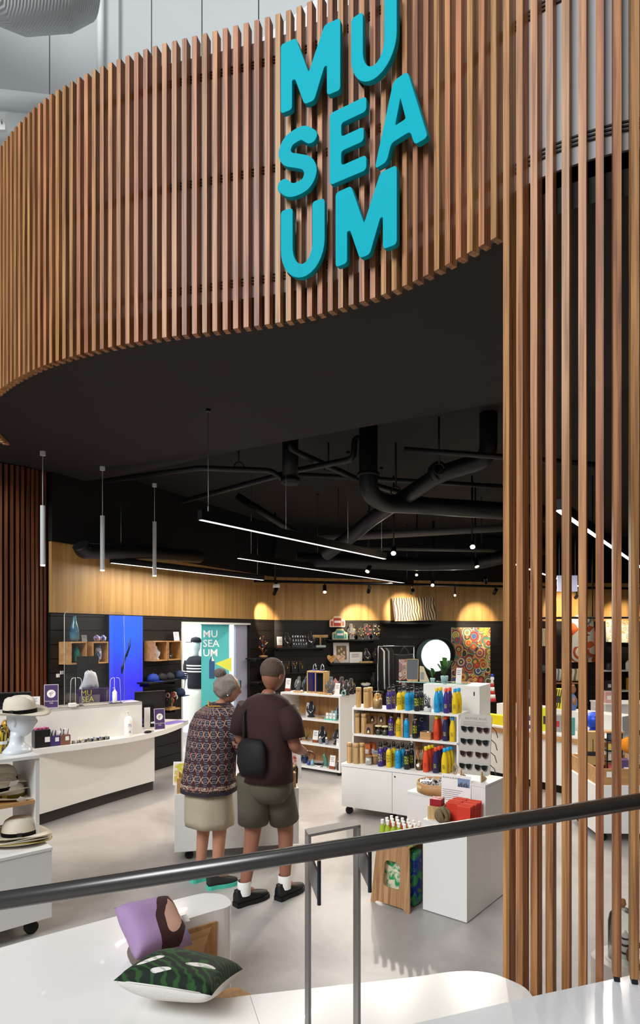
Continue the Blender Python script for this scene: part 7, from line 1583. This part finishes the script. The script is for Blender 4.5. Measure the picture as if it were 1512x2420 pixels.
def shoe(par, x, y, rz, up, sole, L_=.27, lace=None, tilt=0):
    M_ = Matrix.Translation((x, y, 0)) @ Matrix.Rotation(rz, 4, 'Z')
    pr = [(-.07, .03), (-.05, .036), (.0, .034), (.07, .044), (.13, .042), (.175, .026), (.185, .008)]; k = L_/.27
    ol = [(px_*k, w*k) for px_, w in pr]+[(px_*k, -w*k) for px_, w in pr[::-1]]
    s_ = MB().prism([(a*1.04, b*1.08) for a, b in ol], 0, .03).xf(M_).o('shoe_sole', sole, par)
    m = MB(); rings = []
    for z, sc, x0_, cut in ((.028, 1, 0, 1), (.05, .97, -.002, 1), (.07, .86, -.012, .78), (.085, .7, -.025, .55), (.10, .55, -.032, .42), (.115, .5, -.035, .4)):
        rings.append([((a if a < 0 else a*cut)*sc+x0_*k, b*sc, z) for a, b in ol])
    m.loft(rings).xf(M_); sh = m.o('shoe_upper', up, par)
    for q in range(3): MB().tube([(.03*k+.022*q*k, -.022, .088-.012*q), (.035*k+.022*q*k, 0, .096-.013*q), (.03*k+.022*q*k, .022, .088-.012*q)], .003, 5).xf(M_).o('lace', lace or sole, sh)
def ikat():
    m = bpy.data.materials.new('ikat_cloth'); m.use_nodes = True; nt = m.node_tree; N = nt.nodes; L = nt.links; b = N['Principled BSDF']; b.inputs['Roughness'].default_value = .85
    def mth(op, a, c=None, d=None):
        n = N.new('ShaderNodeMath'); n.operation = op
        for i, v in enumerate((a, c, d)):
            if v is None: continue
            if isinstance(v, (int, float)): n.inputs[i].default_value = v
            else: L.new(v, n.inputs[i])
        return n.outputs[0]
    tc = N.new('ShaderNodeTexCoord'); nz = N.new('ShaderNodeTexNoise'); nz.inputs['Scale'].default_value = 40; L.new(tc.outputs['Object'], nz.inputs[0]); sp = N.new('ShaderNodeSeparateXYZ'); L.new(tc.outputs['Object'], sp.inputs[0])
    u = mth('ADD', mth('MULTIPLY', mth('ARCTAN2', sp.outputs['Y'], sp.outputs['X']), 3.35), mth('MULTIPLY', nz.outputs['Fac'], .25)); v = mth('ADD', mth('MULTIPLY', sp.outputs['Z'], 12.5), mth('MULTIPLY', nz.outputs['Fac'], .35))
    cu, cv_ = mth('FRACT', u), mth('FRACT', v); du, dv_ = mth('ABSOLUTE', mth('SUBTRACT', cu, .5)), mth('ABSOLUTE', mth('SUBTRACT', cv_, .5))
    X = mth('MULTIPLY', mth('LESS_THAN', mth('ABSOLUTE', mth('SUBTRACT', du, mth('MULTIPLY', dv_, .8))), .075), mth('LESS_THAN', dv_, .3))
    mar = mth('MULTIPLY', mth('LESS_THAN', du, .26), mth('GREATER_THAN', dv_, .22)); st = mth('MULTIPLY', mth('GREATER_THAN', mth('FRACT', mth('MULTIPLY', v, 5)), .5), mth('GREATER_THAN', du, .27))
    def mx(f, A, B):
        q = N.new('ShaderNodeMix'); q.data_type = 'RGBA'; L.new(f, q.inputs[0])
        for i, w in ((6, A), (7, B)):
            if isinstance(w, str): q.inputs[i].default_value = (*lin(w), 1)
            else: L.new(w, q.inputs[i])
        return q.outputs[2]
    c = mx(st, '#231c22', '#6f6a74'); c = mx(mar, c, '#471d1e'); c = mx(X, c, '#b08370'); L.new(c, b.inputs['Base Color']); return m
# ---- woman
WP = Vector((-.825, 4.79)); WH = R(48)
wm = thing('person', 'person with a grey bun in a patterned tunic and beige skirt at the print bin', 'person', (WP.x, WP.y, 0), WH)
J = {'pelvis': ((-.03, 0, .80), .14), 'waist': ((0, 0, .95), .125), 'chest': ((.04, 0, 1.12), .115), 'neckb': ((.085, 0, 1.30), .055), 'neck': ((.115, 0, 1.385), .048),
     'hl': ((-.02, .09, .74), .10), 'kl': ((.01, .095, .42), .056), 'al': ((-.02, .10, .10), .038), 'tl': ((.08, .10, .045), .034), 'hr': ((-.02, -.09, .74), .10), 'kr': ((.01, -.095, .42), .056), 'ar': ((-.02, -.10, .10), .038), 'tr': ((.08, -.10, .045), .034),
     'sl': ((.06, .14, 1.24), .045), 'el': ((.14, .22, 1.02), .045), 'wl': ((.34, .14, .98), .028), 'sr': ((.06, -.14, 1.24), .045), 'er': ((.15, -.19, 1.02), .045), 'wr': ((.34, -.10, .96), .028)}
m = body_mesh(J, .93, R(-38), (.145, -.01, 1.345), .12)
hand(m, (.34, .14, .98), (.9, -.3, -.1), (0, 0, -1), .9, .5, 1); hand(m, (.34, -.10, .96), (.9, .25, -.1), (0, 0, -1), .9, .5, -1)
m.o('body', M_skin, wm)
M_ik = ikat(); T = MB()
T.loft([el2(.20, .215, .71, -.02, 0, wob=.03), el2(.195, .21, .80, -.02, wob=.02), el2(.185, .205, .95, 0, wob=.01), el2(.185, .21, 1.08, .02), el2(.17, .215, 1.19, .035), el2(.135, .195, 1.275, .055), el2(.098, .14, 1.325, .08), el2(.068, .075, 1.355, .098)])
for s_ in (-1, 1): T.tube([(.055, s_*.155, 1.25), (.085, s_*.20, 1.15), (.135, s_*.225, 1.03), (.20, s_*.215, 1.005)], [.072, .078, .075, .07], 16)
T.o('tunic', M_ik, wm)
MB().loft([el2(.2045, .2195, .706, -.02, wob=.03), el2(.2045, .2195, .73, -.02, wob=.03)], cap=False).o('tunic_hem', mat('hem_dark', '#2b2730', .85), wm)
MB().loft([el2(.203, .218, .745, -.02, wob=.025), el2(.2015, .2165, .775, -.02, wob=.022)], cap=False).o('tunic_border', vase_mat('hem_pattern', '#b9a08c', '#5a2626', 55, (1, 1, 1)), wm)
MB().loft([el2(.17, .19, .45, -.01, wob=.05, ph=1), el2(.178, .198, .5, -.01, wob=.045, ph=1), el2(.17, .195, .66, -.02, wob=.012), el2(.16, .185, .8, -.02)]).o('skirt', mat('beige_linen', '#b5a890', .85, var=.1, bump=.2, bscale=30), wm)
hm = MB(); hc = Vector((.145, -.01, 1.345)); hr_ = Matrix.Translation(hc) @ Matrix.Rotation(R(-38), 4, 'Z') @ Matrix.Rotation(.12, 4, 'Y')
hm.sph((-.022, 0, .125), .088, 40, 28, (1.02, .93, 1.1)).xf(hr_)
from mathutils import noise
for v in hm.bm.verts: v.co += (v.co-Vector(hr_ @ Vector((-.022, 0, .125)))).normalized()*(noise.noise(v.co*22)*.014+.004)
hair = hm.o('hair', mat('grey_hair', '#8f857b', .75, var=.3, scale=30, stretch=(1, 1, 4), bump=.5, bscale=70), wm)
MB().sph((-.075, 0, .225), .046, 16, 12, (1.05, 1, .9)).xf(hr_).o('hair_bun', mat('grey_hair_bun', '#6f655b', .8, var=.35, scale=40, bump=.8, bscale=80), hair)
MB().sph((0, -.074*.95, .07), .007, 8, 6).xf(hr_).o('earring', M_silver, wm)
MB().tube([(.10, .075, 1.33), (.03, .07, 1.365), (-.02, .0, 1.335), (.02, -.08, 1.34), (.12, -.10, 1.26), (.19, -.07, 1.14)], .005, 6).o('lanyard', mat('yellow_cord', '#c99a2c', .6), wm)
for s_ in (-1, 1): shoe(wm, -.03, s_*.10, s_*.1-.25, mat('runner_dark', '#2a2a26', .7), mat('mint_sole', '#4fc9b0', .5), .25, mat('lime_lace', '#b9c23a', .6))
# ---- man
MP = Vector((-.375, 4.44)); MH = R(58)
mn = thing('person', 'person in a maroon T-shirt and olive shorts with black shoes walking past the print bin', 'person', (MP.x, MP.y, 0), MH)
inv = Matrix.Rotation(-MH, 4, 'Z')
def ml(wx, wy, z): v = inv @ Vector((wx-MP.x, wy-MP.y, 0)); return Vector((v.x, v.y, z))
fL_ = ml(-.525, 4.42, 0); fR_ = ml(-.25, 4.53, 0)
J = {'pelvis': ((0, 0, .90), .135), 'waist': ((.0, 0, 1.04), .125), 'chest': ((.01, 0, 1.20), .12), 'neckb': ((.02, 0, 1.43), .06), 'neck': ((.035, 0, 1.50), .055),
     'hl': ((fL_.x*.4, fL_.y*.6+.01, .84), .105), 'kl': ((fL_.x*.75+.05, fL_.y*.85, .49), .062), 'al': ((fL_.x-.0, fL_.y, .10), .04), 'tl': ((fL_.x+.1, fL_.y, .045), .036),
     'hr': ((fR_.x*.4, fR_.y*.6-.01, .84), .105), 'kr': ((fR_.x*.75+.06, fR_.y*.85, .49), .062), 'ar': ((fR_.x, fR_.y, .10), .04), 'tr': ((fR_.x+.1, fR_.y, .045), .036),
     'sl': ((.0, .165, 1.35), .048), 'el': ((.0, .245, 1.11), .046), 'wl': ((.22, .17, 1.04), .03), 'sr': ((.0, -.165, 1.35), .048), 'er': ((.0, -.245, 1.11), .046), 'wr': ((.22, -.17, 1.04), .03)}
m = body_mesh(J, 1.0, R(-4), (.06, 0, 1.475), .18)
hand(m, (.22, .17, 1.04), (.85, -.45, -.15), (0, 0, -1), 1.0, .6, 1); hand(m, (.22, -.17, 1.04), (.85, .45, -.15), (0, 0, -1), 1.0, .6, -1)
m.o('body', mat('skin_tan', '#9a6650', .5, var=.08), mn)
M_ts = mat('maroon_cotton', '#371e1d', .85, var=.15, bump=.15, bscale=40); T = MB()
T.loft([el2(.166, .206, .865, 0, wob=.012), el2(.155, .196, 1.0, 0, wob=.008), el2(.14, .185, 1.15, .005), el2(.14, .20, 1.28, .01), el2(.125, .205, 1.37, .01), el2(.10, .165, 1.425, .01), el2(.07, .082, 1.462, .02)])
for s_ in (-1, 1): T.tube([(.0, s_*.165, 1.37), (.0, s_*.21, 1.28), (.0, s_*.235, 1.17)], [.075, .08, .078], 16)
T.o('tshirt', M_ts, mn)
MB().loft([el2(.071, .08, 1.448, .02), el2(.064, .072, 1.468, .024)], cap=False).o('collar', mat('olive_collar', '#4a5040', .8), mn)
sb_ = MB().loft([el2(.04, .10, .93, -.165), el2(.05, .12, 1.0, -.17), el2(.045, .115, 1.12, -.168), el2(.02, .08, 1.17, -.16)]).o('shoulder_bag', mat('black_bag', '#0f0e0f', .7), mn)
MB().tube([(-.15, .07, 1.15), (-.13, .10, 1.33), (.01, .11, 1.435), (.13, .06, 1.32), (.15, -.06, 1.15)], .012, 6).o('bag_strap', mat('black_bag', '#0f0e0f', .7), sb_)
M_sh = mat('olive_shorts', '#585345', .85, var=.12, bump=.15, bscale=40); T = MB(); T.loft([el2(.10, .14, .72), el2(.14, .185, .78), el2(.146, .187, .84), el2(.142, .18, .90), el2(.125, .165, .97)])
for k_, h_ in (('kl', 'hl'), ('kr', 'hr')):
    a, b_ = Vector(J[h_][0]), Vector(J[k_][0]); T.tube([a+Vector((0, 0, .06)), a, a.lerp(b_, .45), a.lerp(b_, .82)], [.118, .118, .112, .108], 18)
T.o('shorts', M_sh, mn)
hm = MB().sph((-.018, 0, .15), .094, 24, 18, (1.0, .88, .95)).xf(Matrix.Translation((.06, 0, 1.475)) @ Matrix.Rotation(R(-4), 4, 'Z') @ Matrix.Rotation(.18, 4, 'Y')); hm.o('hair', mat('brown_grey_hair', '#5d4a3e', .8, var=.3, scale=40, bump=.5, bscale=80), mn)
for p_, dz in ((fL_, 0), (fR_, 0)):
    MB().lathe([(.046, .07), (.047, .16), (.044, .165)], 16, (p_.x-.005, p_.y, 0), cap=False).o('sock', M_paper, mn)
shoe(mn, fL_.x, fL_.y, -.3, mat('black_shoe', '#121212', .6), mat('black_sole', '#0a0a0a', .6), .29, M_ink); shoe(mn, fR_.x, fR_.y, -.1, mat('black_shoe', '#121212', .6), mat('black_sole', '#0a0a0a', .6), .29, M_ink)
